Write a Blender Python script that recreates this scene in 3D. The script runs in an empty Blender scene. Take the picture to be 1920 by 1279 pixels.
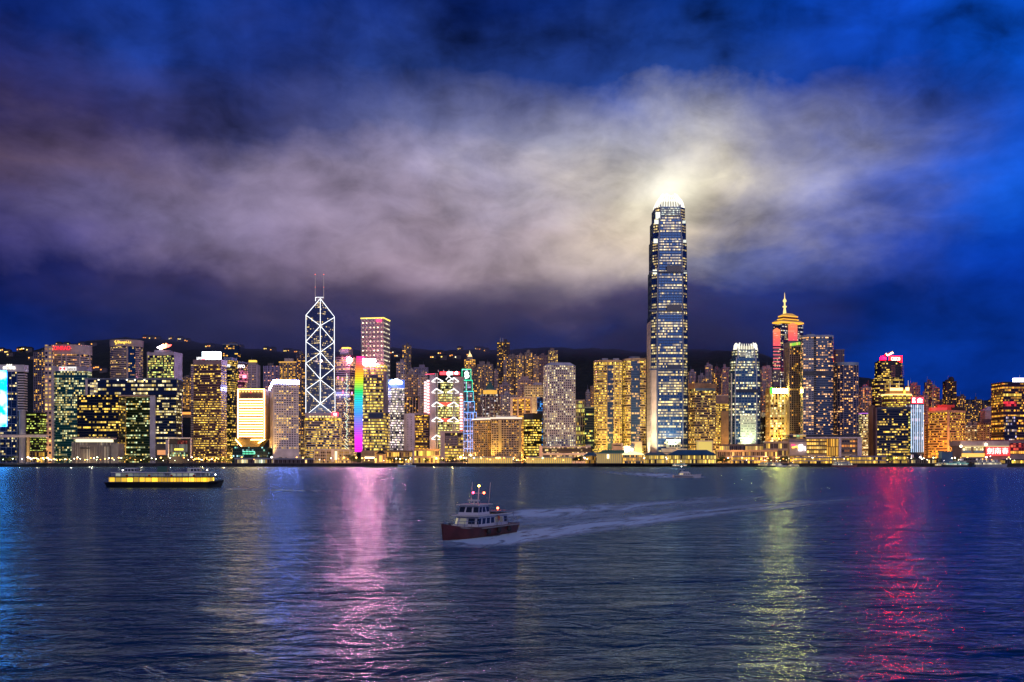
import bpy, math, random
from mathutils import Vector, Matrix
random.seed(7)
SC = bpy.context.scene
COL = SC.collection
PI = math.pi
def lin(c):
    return tuple(((v/255)/12.92 if v/255 <= 0.04045 else ((v/255+0.055)/1.055)**2.4) for v in c)

# ------------------------------------------------------------------ camera
CAM_H, HOR, FOC = 10.0, 862.0, 1920.0      # eye height (m), horizon row and focal length of the 1920 px photograph
cam_d = bpy.data.cameras.new('camera'); cam = bpy.data.objects.new('camera', cam_d); COL.objects.link(cam)
cam.location = (0, 0, CAM_H); cam.rotation_euler = (math.radians(90), 0, 0)
cam_d.sensor_width = 36; cam_d.lens = 36; cam_d.shift_y = (HOR-639.5)/1920
cam_d.clip_start = 0.5; cam_d.clip_end = 40000
SC.camera = cam
SC.view_settings.view_transform = 'Standard'; SC.view_settings.look = 'None'
SC.view_settings.exposure = 0.0; SC.view_settings.gamma = 1.0; SC.view_settings.use_curve_mapping = False
SC.cycles.max_bounces = 6; SC.cycles.diffuse_bounces = 2; SC.cycles.glossy_bounces = 3
SC.cycles.transparent_max_bounces = 12; SC.cycles.volume_bounces = 0
SC.cycles.sample_clamp_indirect = 60.0
SC.cycles.use_denoising = True
try:
    SC.cycles.denoiser = 'OPENIMAGEDENOISE'; SC.cycles.denoising_input_passes = 'RGB_ALBEDO_NORMAL'
except Exception: pass

# ------------------------------------------------------------------ dusk sky: cloud colours by compass bearing and height
world = bpy.data.worlds.new('World'); SC.world = world; world.use_nodes = True
def build_sky():
    nt = world.node_tree; N = nt.nodes; L = nt.links; N.clear()
    out = N.new('ShaderNodeOutputWorld'); bg = N.new('ShaderNodeBackground'); L.new(bg.outputs[0], out.inputs[0])
    tc = N.new('ShaderNodeTexCoord'); sep = N.new('ShaderNodeSeparateXYZ'); L.new(tc.outputs['Generated'], sep.inputs[0])
    def m(op, a, b=None, c=None, clamp=False):
        n = N.new('ShaderNodeMath'); n.operation = op; n.use_clamp = clamp
        for i, v in enumerate((a, b, c)):
            if v is None: continue
            if isinstance(v, (int, float)): n.inputs[i].default_value = v
            else: L.new(v, n.inputs[i])
        return n.outputs[0]
    az = m('ARCTAN2', sep.outputs[0], sep.outputs[1]); el = m('ARCSINE', sep.outputs[2])
    def noise(scale, detail, rough, sx, sy, sz, dist=0.0, off=0.0):
        mp = N.new('ShaderNodeCombineXYZ')
        L.new(m('MULTIPLY', az, sx), mp.inputs[0]); L.new(m('MULTIPLY', el, sy), mp.inputs[1]); mp.inputs[2].default_value = off
        n = N.new('ShaderNodeTexNoise'); n.inputs['Scale'].default_value = scale; n.inputs['Detail'].default_value = detail
        n.inputs['Roughness'].default_value = rough; n.inputs['Distortion'].default_value = dist; L.new(mp.outputs[0], n.inputs['Vector']); return n
    w1 = noise(1.0, 6, .55, 7, 11, 1, .3, 3.1); w2 = noise(1.0, 6, .56, 6, 9, 1, .3, 9.7)
    azw = m('ADD', az, m('MULTIPLY', m('SUBTRACT', w1.outputs[0], .5), .19))
    elw = m('ADD', el, m('MULTIPLY', m('SUBTRACT', w2.outputs[0], .5), .125))
    A0, A1 = math.radians(-75), math.radians(75)
    fac = m('DIVIDE', m('SUBTRACT', azw, A0), A1-A0)
    px = [0, 240, 480, 720, 960, 1200, 1320, 1440, 1680, 1920]
    rows = SKY_ROWS
    res = None; prev = None
    for py, cols, ends in rows:
        r = N.new('ShaderNodeValToRGB'); r.color_ramp.interpolation = 'B_SPLINE'
        e = r.color_ramp.elements
        st = [(0.0, ends[0]), ((math.radians(-38)-A0)/(A1-A0), cols[0])]
        st += [((math.atan((p-960)/1920)-A0)/(A1-A0), c) for p, c in zip(px, cols)]
        st += [((math.radians(38)-A0)/(A1-A0), cols[-1]), (1.0, ends[1])]
        while len(e) < len(st): e.new(0.5)
        for i, (p, c) in enumerate(st):
            e[i].position = p
        for i, (p, c) in enumerate(st):
            e[i].color = (*lin(c), 1)
        L.new(fac, r.inputs[0])
        h = math.atan((HOR-py)/1920)
        if res is None: res = r.outputs[0]
        else:
            mr = N.new('ShaderNodeMapRange'); mr.interpolation_type = 'LINEAR'
            mr.inputs['From Min'].default_value = prev; mr.inputs['From Max'].default_value = h; L.new(elw, mr.inputs['Value'])
            mx = N.new('ShaderNodeMix'); mx.data_type = 'RGBA'; L.new(mr.outputs[0], mx.inputs[0]); L.new(res, mx.inputs[6]); L.new(r.outputs[0], mx.inputs[7]); res = mx.outputs[2]
        prev = h
    # cloud texture: soft billows, drawn out by the long exposure
    d1 = noise(1.0, 5, .48, 8, 14, 1, .35, 21.0); d2 = noise(1.0, 5, .5, 24, 34, 1, .15, 5.0)
    f = m('ADD', m('MULTIPLY', m('SUBTRACT', d1.outputs[0], .5), 1.9), m('MULTIPLY', m('SUBTRACT', d2.outputs[0], .5), .32))
    d3 = noise(1.0, 4, .5, 22, 7, 1, .8, 33.0); d4 = noise(1.0, 5, .5, 12, 20, 1, .5, 47.0)
    hi = N.new('ShaderNodeMapRange'); hi.inputs['From Min'].default_value = .26; hi.inputs['From Max'].default_value = .40; L.new(el, hi.inputs['Value'])
    f = m('ADD', f, m('MULTIPLY', m('MULTIPLY', m('SUBTRACT', d3.outputs[0], .5), .55), hi.outputs[0]))
    f = m('ADD', f, m('MULTIPLY', m('SUBTRACT', d4.outputs[0], .5), 1.0))
    d5 = noise(1.0, 7, .6, 19, 33, 1, .7, 61.0)
    rg = m('SUBTRACT', 1.0, m('MULTIPLY', m('ABSOLUTE', m('SUBTRACT', d5.outputs[0], .5)), 4.5))      # ragged billow edges
    f = m('ADD', f, m('MULTIPLY', m('SUBTRACT', rg, .55), .17))
    f = m('MULTIPLY', f, m('ADD', 1.0, m('MULTIPLY', hi.outputs[0], .28)))
    f = m('MAXIMUM', m('ADD', 1.0, f), 0.26)
    vm = N.new('ShaderNodeVectorMath'); vm.operation = 'SCALE'; L.new(res, vm.inputs[0]); L.new(f, vm.inputs['Scale'])
    # glow around the tallest tower's crown, painted into the sky colour
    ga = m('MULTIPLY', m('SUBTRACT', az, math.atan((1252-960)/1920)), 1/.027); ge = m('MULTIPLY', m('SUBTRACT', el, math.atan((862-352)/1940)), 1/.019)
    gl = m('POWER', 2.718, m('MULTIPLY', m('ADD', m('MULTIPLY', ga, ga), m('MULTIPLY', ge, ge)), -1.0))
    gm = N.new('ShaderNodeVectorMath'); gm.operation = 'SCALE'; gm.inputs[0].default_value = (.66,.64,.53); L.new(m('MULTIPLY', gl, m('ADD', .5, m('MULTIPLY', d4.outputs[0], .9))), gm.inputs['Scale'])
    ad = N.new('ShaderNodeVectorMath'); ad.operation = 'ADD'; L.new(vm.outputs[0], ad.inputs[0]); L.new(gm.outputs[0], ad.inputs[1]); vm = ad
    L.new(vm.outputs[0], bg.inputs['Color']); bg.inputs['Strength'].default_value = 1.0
# behind the camera: clear deep dusk blue
E1 = ((26,68,160),(24,74,174)); E2 = ((34,72,152),(30,76,166)); E3 = ((40,70,140),(34,74,155))
SKY_ROWS = [   # photo row, colours at ten bearings, colours far left / far right
 (862, [(5,35,110),(20,35,90),(50,45,90),(60,45,85),(20,45,105),(10,25,75),(8,25,75),(10,35,95),(5,50,145),(5,50,150)], ((50,60,110),(40,70,140))),
 (690, [(5,34,110),(18,32,90),(46,42,90),(58,44,88),(18,46,116),(8,26,78),(8,26,78),(8,36,98),(5,46,138),(5,48,148)], ((28,60,140),(26,66,160))),
 (630, [(5,26,92),(16,32,90),(38,42,96),(50,48,96),(16,48,122),(20,34,92),(10,32,92),(10,36,108),(4,38,118),(5,48,145)], E1),
 (565, [(5,22,80),(38,38,88),(66,58,92),(112,92,112),(108,92,114),(82,74,110),(40,54,112),(30,50,126),(6,38,118),(5,46,145)], E1),
 (495, [(42,42,106),(98,89,129),(119,104,133),(155,136,156),(159,142,154),(178,164,156),(126,128,152),(92,100,156),(16,52,146),(5,58,168)], E1),
 (430, [(59,53,99),(119,110,154),(129,117,145),(155,138,159),(170,155,170),(218,200,178),(218,202,180),(160,154,164),(38,72,168),(6,74,190)], E1),
 (360, [(76,61,85),(102,89,122),(125,114,143),(144,134,163),(165,157,182),(238,226,200),(240,230,202),(186,178,172),(54,82,172),(8,80,198)], E1),
 (270, [(48,42,84),(50,48,96),(60,62,110),(82,90,140),(112,112,144),(176,174,180),(184,180,180),(146,144,164),(50,74,152),(8,70,182)], E2),
 (130, [(8,26,94),(30,60,144),(30,42,106),(38,62,132),(30,50,114),(36,68,148),(34,68,148),(22,56,138),(8,54,154),(8,80,202)], E3),
 (0,   [(5,28,100),(12,52,142),(9,38,114),(16,40,112),(7,24,82),(16,48,128),(12,50,134),(8,54,142),(5,54,162),(8,76,198)], E3),
 (-700,[(8,34,100)]*10, ((8,34,100),(8,38,108))),
]
build_sky()
# last daylight: one dim, very soft sun behind the camera
sun_d = bpy.data.lights.new('sun', 'SUN'); sun = bpy.data.objects.new('sun', sun_d); COL.objects.link(sun)
sun_d.energy = 0.74; sun_d.angle = math.radians(40); sun_d.color = (1, .80, .76)
sun.rotation_euler = (math.radians(64), 0, math.radians(14)); sun.location = (300, -300, 500)

# ------------------------------------------------------------------ placing: photo pixel + distance -> metres
def X(px, Y): return (px-960)/FOC*Y
def Z(py, Y): return CAM_H+(HOR-py)/FOC*Y
GROUND = 4.5
def sstep(a, b, v):
    t = max(0, min(1, (v-a)/(b-a))); return t*t*(3-2*t)
RIDGE = [(-900,640),(-300,650),(0,652),(60,650),(95,641),(135,642),(170,634),(205,626),(330,628),(400,640),(470,650),(560,655),(700,650),(900,648),(1100,648),(1300,650),(1420,655),(1500,680),(1620,702),(1700,738),(1760,746),(1860,744),(1920,741),(2200,735),(2900,740)]
def ridge_z(px):
    for (a, b), (c, d) in zip(RIDGE, RIDGE[1:]):
        if a <= px <= c:
            return Z(b+(d-b)*(px-a)/(c-a), 3000)
    return Z(650 if px < 0 else 735, 3000)
def terrain(x, y):
    if y < 1850: return GROUND
    px = x/y*FOC+960
    r = ridge_z(px)
    n = 9*math.sin(x*.013+y*.004)+6*math.sin(x*.031-y*.017)+3*math.sin(x*.07+y*.05)
    t = sstep(1820, 3150, y)
    return GROUND+(r-GROUND)*t+n*t*(1-.6*t)

# ------------------------------------------------------------------ mesh builder
class MB:
    def __init__(s): s.v = []; s.f = []; s.uv = []; s.m = []
    def poly(s, pts, m=0, uv=None):
        b = len(s.v); s.v += [tuple(p) for p in pts]; s.f.append(tuple(range(b, b+len(pts)))); s.m.append(m)
        s.uv += uv if uv else [(p[0], p[2]) for p in pts]
    def prism(s, fp, z0, z1, m=0, mt=None, cw=None, vz=None, fp2=None, cap=True):
        n = len(fp); q = fp2 or fp; vz = z0 if vz is None else vz; cum = 0
        for i in range(n):
            a, b = fp[i], fp[(i+1) % n]; c, d = q[i], q[(i+1) % n]
            Ln = math.hypot(b[0]-a[0], b[1]-a[1])
            if cw and n <= 12: u0 = i*400*cw; u1 = u0+max(1, round(Ln/cw))*cw
            else: u0 = cum; u1 = cum+Ln; cum = u1
            s.poly([(a[0],a[1],z0),(b[0],b[1],z0),(d[0],d[1],z1),(c[0],c[1],z1)], m, [(u0,z0-vz),(u1,z0-vz),(u1,z1-vz),(u0,z1-vz)])
        if cap:
            mt = m if mt is None else mt
            s.poly([(p[0],p[1],z1) for p in q], mt, [(-9e3,-9e3)]*n)
            s.poly([(p[0],p[1],z0) for p in reversed(fp)], mt, [(-9e3,-9e3)]*n)
    def box(s, x0, x1, y0, y1, z0, z1, m=0): s.prism([(x0,y0),(x1,y0),(x1,y1),(x0,y1)], z0, z1, m)
    def bar(s, p, q, r, n=6, m=0, r2=None):
        p = Vector(p); q = Vector(q); d = (q-p).normalized(); r2 = r if r2 is None else r2
        a = d.orthogonal().normalized(); b = d.cross(a)
        A = [p+(a*math.cos(2*PI*i/n)+b*math.sin(2*PI*i/n))*r for i in range(n)]
        B = [q+(a*math.cos(2*PI*i/n)+b*math.sin(2*PI*i/n))*r2 for i in range(n)]
        for i in range(n): s.poly([A[i], A[(i+1)%n], B[(i+1)%n], B[i]], m)
        s.poly(list(reversed(A)), m); s.poly(B, m)
    def ball(s, c, r, m=0, nu=8, nv=6, sz=1.0):
        P = lambda i, j: (c[0]+r*math.sin(PI*j/nv)*math.cos(2*PI*i/nu), c[1]+r*math.sin(PI*j/nv)*math.sin(2*PI*i/nu), c[2]+r*sz*math.cos(PI*j/nv))
        for j in range(nv):
            for i in range(nu):
                if j == 0: s.poly([P(0,0), P(i,1), P(i+1,1)], m)
                elif j == nv-1: s.poly([P(i,j), P(0,nv), P(i+1,j)], m)
                else: s.poly([P(i,j), P(i,j+1), P(i+1,j+1), P(i+1,j)], m)
    def mesh(s, name, mats, org=(0,0,0), smooth=False):
        me = bpy.data.meshes.new(name)
        me.from_pydata([(p[0]-org[0], p[1]-org[1], p[2]-org[2]) for p in s.v], [], s.f)
        for mt in mats: me.materials.append(mt)
        me.polygons.foreach_set('material_index', s.m)
        u = me.uv_layers.new(name='UVMap'); u.data.foreach_set('uv', [c for t in s.uv for c in t])
        if smooth: me.polygons.foreach_set('use_smooth', [True]*len(s.f))
        me.update(); return me
def put(name, me, parent=None, loc=(0,0,0)):
    o = bpy.data.objects.new(name, me); COL.objects.link(o); o.parent = parent; o.location = loc; return o
def tag(o, label=None, cat=None, group=None, kind=None):
    for k, v in (('label', label), ('category', cat), ('group', group), ('kind', kind)):
        if v: o[k] = v
    return o

# ------------------------------------------------------------------ materials
MATS = {}
def newmat(key):
    m = bpy.data.materials.new(key); m.use_nodes = True; MATS[key] = m
    return m, m.node_tree, m.node_tree.nodes['Principled BSDF']
def wall(rgb, rough=.75, var=.25, scale=.08, metal=0.0):
    key = 'wall_%s_%s_%s' % (rgb, rough, metal)
    if key in MATS: return MATS[key]
    m, nt, p = newmat(key); N = nt.nodes; L = nt.links
    tc = N.new('ShaderNodeTexCoord'); n = N.new('ShaderNodeTexNoise'); n.inputs['Scale'].default_value = scale; n.inputs['Detail'].default_value = 5
    L.new(tc.outputs['Object'], n.inputs['Vector'])
    r = N.new('ShaderNodeMapRange'); r.inputs['From Min'].default_value = .3; r.inputs['From Max'].default_value = .7
    r.inputs['To Min'].default_value = 1-var; r.inputs['To Max'].default_value = 1+var; L.new(n.outputs[0], r.inputs[0])
    v = N.new('ShaderNodeVectorMath'); v.operation = 'SCALE'; v.inputs[0].default_value = rgb; L.new(r.outputs[0], v.inputs['Scale'])
    L.new(v.outputs[0], p.inputs['Base Color']); p.inputs['Roughness'].default_value = rough; p.inputs['Metallic'].default_value = metal
    return m
def emit(rgb, s, base=(.12,.12,.12), sample=True):
    key = 'lamp_%s_%s' % (rgb, s)
    if key in MATS: return MATS[key]
    m, nt, p = newmat(key); p.inputs['Base Color'].default_value = (*base, 1)
    p.inputs['Emission Color'].default_value = (*rgb, 1); p.inputs['Emission Strength'].default_value = s
    if not sample: m.cycles.emission_sampling = 'NONE'
    return m
def facade_group():
    g = bpy.data.node_groups.new('facade', 'ShaderNodeTree'); I = g.interface
    for nm, d in (('cw',3.0),('fh',4.0),('p',.5),('clu',.5),('flo',.3),('mx',.42),('my',.33),('vc',.5)):
        s = I.new_socket(nm, in_out='INPUT', socket_type='NodeSocketFloat'); s.default_value = d
    for nm in ('mask','lit','hue'): I.new_socket(nm, in_out='OUTPUT', socket_type='NodeSocketFloat')
    N = g.nodes; L = g.links; gi = N.new('NodeGroupInput'); go = N.new('NodeGroupOutput')
    def m(op, a, b=None, clamp=False):
        n = N.new('ShaderNodeMath'); n.operation = op; n.use_clamp = clamp
        for i, v in enumerate((a, b)):
            if v is None: continue
            if isinstance(v, (int, float)): n.inputs[i].default_value = v
            else: L.new(v, n.inputs[i])
        return n.outputs[0]
    uv = N.new('ShaderNodeUVMap'); sp = N.new('ShaderNodeSeparateXYZ'); L.new(uv.outputs[0], sp.inputs[0])
    oi = N.new('ShaderNodeObjectInfo'); seed = m('MULTIPLY', oi.outputs['Random'], 977.0)
    u = m('DIVIDE', sp.outputs[0], gi.outputs['cw']); v = m('DIVIDE', sp.outputs[1], gi.outputs['fh'])
    iu = m('FLOOR', u); iv = m('FLOOR', v); fu = m('FRACT', u); fv = m('FRACT', v)
    def vec(a, b, c):
        n = N.new('ShaderNodeCombineXYZ')
        for i, x in enumerate((a, b, c)):
            if isinstance(x, (int, float)): n.inputs[i].default_value = x
            else: L.new(x, n.inputs[i])
        return n.outputs[0]
    wn = N.new('ShaderNodeTexWhiteNoise'); wn.noise_dimensions = '3D'; L.new(vec(iu, iv, seed), wn.inputs['Vector'])
    sc = N.new('ShaderNodeSeparateXYZ'); L.new(wn.outputs['Color'], sc.inputs[0])
    wf = N.new('ShaderNodeTexWhiteNoise'); wf.noise_dimensions = '3D'; L.new(vec(7.0, iv, seed), wf.inputs['Vector'])
    nz = N.new('ShaderNodeTexNoise'); nz.inputs['Scale'].default_value = 1.0; nz.inputs['Detail'].default_value = 1.0
    L.new(vec(m('MULTIPLY', iu, .15), m('MULTIPLY', iv, .8), seed), nz.inputs['Vector'])
    c = m('MULTIPLY', m('MULTIPLY', m('SUBTRACT', nz.outputs[0], .5), 4.0), gi.outputs['clu'])
    f = m('MULTIPLY', m('MULTIPLY', m('SUBTRACT', wf.outputs['Value'], .5), 2.0), gi.outputs['flo'])
    prob = m('ADD', gi.outputs['p'], m('ADD', c, f))
    on = m('LESS_THAN', wn.outputs['Value'], prob)
    mask = m('MULTIPLY', m('LESS_THAN', m('ABSOLUTE', m('SUBTRACT', fu, .5)), gi.outputs['mx']), m('LESS_THAN', m('ABSOLUTE', m('SUBTRACT', fv, gi.outputs['vc'])), gi.outputs['my']))
    mask = m('MULTIPLY', mask, m('GREATER_THAN', sp.outputs[0], -5000.0))
    br = m('ADD', .22, m('MULTIPLY', m('POWER', sc.outputs[1], 2.2), 1.25))
    L.new(mask, go.inputs['mask']); L.new(m('MULTIPLY', m('MULTIPLY', on, mask), br), go.inputs['lit']); L.new(sc.outputs[2], go.inputs['hue'])
    return g
FG = facade_group()
def win(cw=3.0, fh=4.0, p=.5, A=(1,.62,.12), B=(1,.8,.35), s=1.6, glass=(.03,.05,.08), wl=None, mx=.42, my=.33, vc=.5, clu=.45, flo=.25, metal=.35, rough=.14):
    key = 'facade_%s' % str((cw,fh,p,A,B,s,glass,wl,mx,my,vc,clu,flo,metal,rough))
    if key in MATS: return MATS[key]
    m, nt, pr = newmat(key); N = nt.nodes; L = nt.links
    g = N.new('ShaderNodeGroup'); g.node_tree = FG
    for k, v in (('cw',cw),('fh',fh),('p',p),('clu',clu),('flo',flo),('mx',mx),('my',my),('vc',vc)): g.inputs[k].default_value = v
    s = s*.95; p = p*.92
    wl_ = wl if wl else tuple(c*.55 for c in glass)
    def mix(fac, a, b):
        n = N.new('ShaderNodeMix'); n.data_type = 'RGBA'; L.new(fac, n.inputs[0]); n.inputs[6].default_value = (*a, 1); n.inputs[7].default_value = (*b, 1); return n.outputs[2]
    L.new(mix(g.outputs['mask'], wl_, glass), pr.inputs['Base Color'])
    def mr(a, b):
        n = N.new('ShaderNodeMapRange'); n.inputs['To Min'].default_value = a; n.inputs['To Max'].default_value = b; L.new(g.outputs['mask'], n.inputs[0]); return n.outputs[0]
    L.new(mr(.75 if wl else .3, rough), pr.inputs['Roughness']); L.new(mr(0 if wl else metal, metal), pr.inputs['Metallic'])
    L.new(mix(g.outputs['hue'], A, B), pr.inputs['Emission Color'])
    k = N.new('ShaderNodeMath'); k.operation = 'MULTIPLY'; L.new(g.outputs['lit'], k.inputs[0]); k.inputs[1].default_value = s
    L.new(k.outputs[0], pr.inputs['Emission Strength'])
    m.cycles.emission_sampling = 'NONE'
    return m

# ------------------------------------------------------------------ footprints (counter-clockwise, metres)
def R(pl, pr, Y, d): return [(X(pl,Y),Y),(X(pr,Y),Y),(X(pr,Y),Y+d),(X(pl,Y),Y+d)]
def K(pl, pc, pr, Y, dr):
    cx = X(pc, Y); wr = X(pr, Y+dr)-cx
    dl = 20.0
    for _ in range(20):
        wlf = cx-X(pl, Y+dl); dl = wlf*wr/dr
    r = (cx+wr, Y+dr); l = (cx-wlf, Y+dl)
    return [(cx,Y), r, (r[0]+l[0]-cx, r[1]+l[1]-Y), l]
def O(pl, pr, Y, d, n=28):
    a = (X(pr,Y)-X(pl,Y))/2; cx = (X(pr,Y)+X(pl,Y))/2
    return [(cx+a*math.sin(2*PI*i/n), Y+d/2-d/2*math.cos(2*PI*i/n)) for i in range(n)]
def CH(pl, pr, Y, d, c):
    x0, x1 = X(pl,Y), X(pr,Y)
    return [(x0+c,Y),(x1-c,Y),(x1,Y+c),(x1,Y+d-c),(x1-c,Y+d),(x0+c,Y+d),(x0,Y+d-c),(x0,Y+c)]
def RR(pl, pr, Y, d, r, n=6):
    x0, x1 = X(pl,Y), X(pr,Y); o = []
    for cx, cy, a in ((x1-r,Y+r,-90),(x1-r,Y+d-r,0),(x0+r,Y+d-r,90),(x0+r,Y+r,180)):
        for i in range(n+1):
            t = math.radians(a+90*i/n); o.append((cx+r*math.cos(t), cy+r*math.sin(t)))
    return o
def off(fp, e):
    n = len(fp); o = []
    for i in range(n):
        p0, p1, p2 = Vector(fp[i-1]), Vector(fp[i]), Vector(fp[(i+1)%n])
        d1 = (p1-p0).normalized(); d2 = (p2-p1).normalized()
        n1 = Vector((d1.y,-d1.x)); n2 = Vector((d2.y,-d2.x)); k = n1+n2
        k = k/max(.2, 1+n1.dot(n2)); o.append((p1.x+k.x*e, p1.y+k.y*e))
    return o
def shr(fp, f, cx=None):
    x = sum(p[0] for p in fp)/len(fp); y = sum(p[1] for p in fp)/len(fp)
    return [(x+(p[0]-x)*f, y+(p[1]-y)*f) for p in fp]

FOOT = []     # every footprint, for the clash check
class Bld:
    """a building: an Empty at its base that parents its parts"""
    def __init__(s, name, label, fp, cat='skyscraper', zb=None, group=None):
        x = sum(p[0] for p in fp)/len(fp); y = sum(p[1] for p in fp)/len(fp)
        if zb is None:
            zb = min(terrain(*p) for p in fp)
            zb = GROUND if y < 1850 else zb-3
        s.o = Vector((x, y, zb)); s.zb = zb; s.fp = fp; s.Y = min(p[1] for p in fp)
        s.root = bpy.data.objects.new(name, None); COL.objects.link(s.root); s.root.location = s.o; s.root.empty_display_size = 5
        tag(s.root, label, cat, group); FOOT.append((s.root.name, fp))
    def part(s, name, mb, mats, parent=None, smooth=False, label=None):
        if not isinstance(mats, (list, tuple)): mats = [mats]
        o = put(name, mb.mesh(name, mats, s.o, smooth), parent or s.root)
        if label: o['label'] = label
        return o
    def prism(s, name, fp, z0, z1, mat, mt=None, cw=None, fp2=None, vz=None, parent=None):
        b = MB(); b.prism(fp, z0, z1, 0, 1 if mt else None, cw, vz if vz is not None else s.zb, fp2)
        return s.part(name, b, [mat, mt] if mt else mat, parent)
    def bands(s, fp, z0, z1, fh, frac, proud, mat, name='floor_band', start=0.0):
        b = MB(); q = off(fp, proud); b.prism(q, z0, z0+fh*frac, 0); me = b.mesh(name, [mat], s.o)
        n = min(100, int((z1-z0)/fh))
        for k in range(n): put(name, me, s.root, (0, 0, k*fh+start))
    def piers(s, fp, z0, z1, sp, w, proud, mat, name='pier', every=None):
        n = len(fp)
        if n > 12:
            for i in range(0, n, every or 2):
                p = fp[i]; q = fp[(i+1)%n]; r = fp[i-1]
                d = Vector((q[0]-r[0], q[1]-r[1])).normalized(); nn = Vector((d.y,-d.x))
                if nn.dot(Vector(p)) > 0.02*Vector(p).length: continue
                c = Vector(p); b = MB()
                b.prism([tuple(c-d*w/2+nn*proud), tuple(c+d*w/2+nn*proud), tuple(c+d*w/2-nn*.3), tuple(c-d*w/2-nn*.3)], z0, z1)
                s.part(name, b, mat)
            return
        for i in range(n):
            a, b_ = Vector(fp[i]), Vector(fp[(i+1)%n]); L = (b_-a).length; d = (b_-a)/L; nn = Vector((d.y,-d.x))
            if nn.dot((a+b_)/2) > 0 or L < 4: continue
            k = max(1, round(L/sp)); mb = MB(); h = w/2
            mb.prism([tuple(a-d*h+nn*proud), tuple(a+d*h+nn*proud), tuple(a+d*h-nn*.4), tuple(a-d*h-nn*.4)], z0, z1); me = mb.mesh(name, [mat], s.o)
            for j in range(k+1):
                t = min(max(L*j/k, h-proud), L-h+proud) if 0 < j < k else (h if j == 0 else L-h)
                v = d*t; put(name, me, s.root, (v.x, v.y, 0))
    def cap(s, fp, z, h, mat, e=.6, name='parapet'):
        return s.prism(name, off(fp, e), z, z+h, mat)
    def plant(s, fp, z, h, f, mat, name='plant_room'):
        return s.prism(name, shr(fp, f), z, z+h, mat)
    def mast(s, x, y, z0, z1, r, mat, name='mast'):
        b = MB(); b.bar((x,y,z0),(x,y,z1), r, 6, 0, r*.35); return s.part(name, b, mat)
    def facebox(s, name, pl, pr, pt, pb, Y, t, mat, parent=None):
        """a slab standing on a front face: photo rows pt..pb at depth Y, thickness t towards the camera"""
        b = MB(); b.box(X(pl,Y), X(pr,Y), Y-t, Y, Z(pb,Y), Z(pt,Y)); return s.part(name, b, mat, parent)
def text_mesh(body, w, h, mat, ext=.25, bold=.0):
    cu = bpy.data.curves.new('t', 'FONT'); cu.body = body; cu.size = 1; cu.extrude = .02; cu.offset = bold; cu.align_x = 'CENTER'; cu.align_y = 'CENTER'
    o = bpy.data.objects.new('t', cu); COL.objects.link(o)
    dg = bpy.context.evaluated_depsgraph_get(); me = bpy.data.meshes.new_from_object(o.evaluated_get(dg)); bpy.data.objects.remove(o)
    xs = [v.co.x for v in me.vertices]; ys = [v.co.y for v in me.vertices]; zs = [v.co.z for v in me.vertices]
    sx = w/(max(xs)-min(xs)); sy = h/(max(ys)-min(ys)); cx = (max(xs)+min(xs))/2; cy = (max(ys)+min(ys))/2
    for v in me.vertices: v.co = Vector(((v.co.x-cx)*sx, -v.co.z*ext/.02, (v.co.y-cy)*sy))
    me.materials.clear(); me.materials.append(mat); return me
def sign_text(bld, body, pl, pr, pt, pb, Y, mat, name='lettering', parent=None, bold=.0):
    me = text_mesh(body, X(pr,Y)-X(pl,Y), Z(pt,Y)-Z(pb,Y), mat, .4, bold); me.name = name
    o = put(name, me, parent or bld.root); o.location = Vector((X((pl+pr)/2,Y), Y-.5, Z((pt+pb)/2,Y)))-bld.o; return o
def flood(x, y, z, tx, ty, tz, power, rgb, angle=70, size=2.0):
    d = bpy.data.lights.new('floodlight', 'SPOT'); d.energy = power*3.2; d.color = rgb; d.spot_size = math.radians(angle); d.spot_blend = .7; d.shadow_soft_size = size
    o = bpy.data.objects.new('floodlight', d); COL.objects.link(o); o.location = (x,y,z)
    o.rotation_euler = (Vector((tx,ty,tz))-Vector((x,y,z))).to_track_quat('-Z','Y').to_euler()
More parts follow.
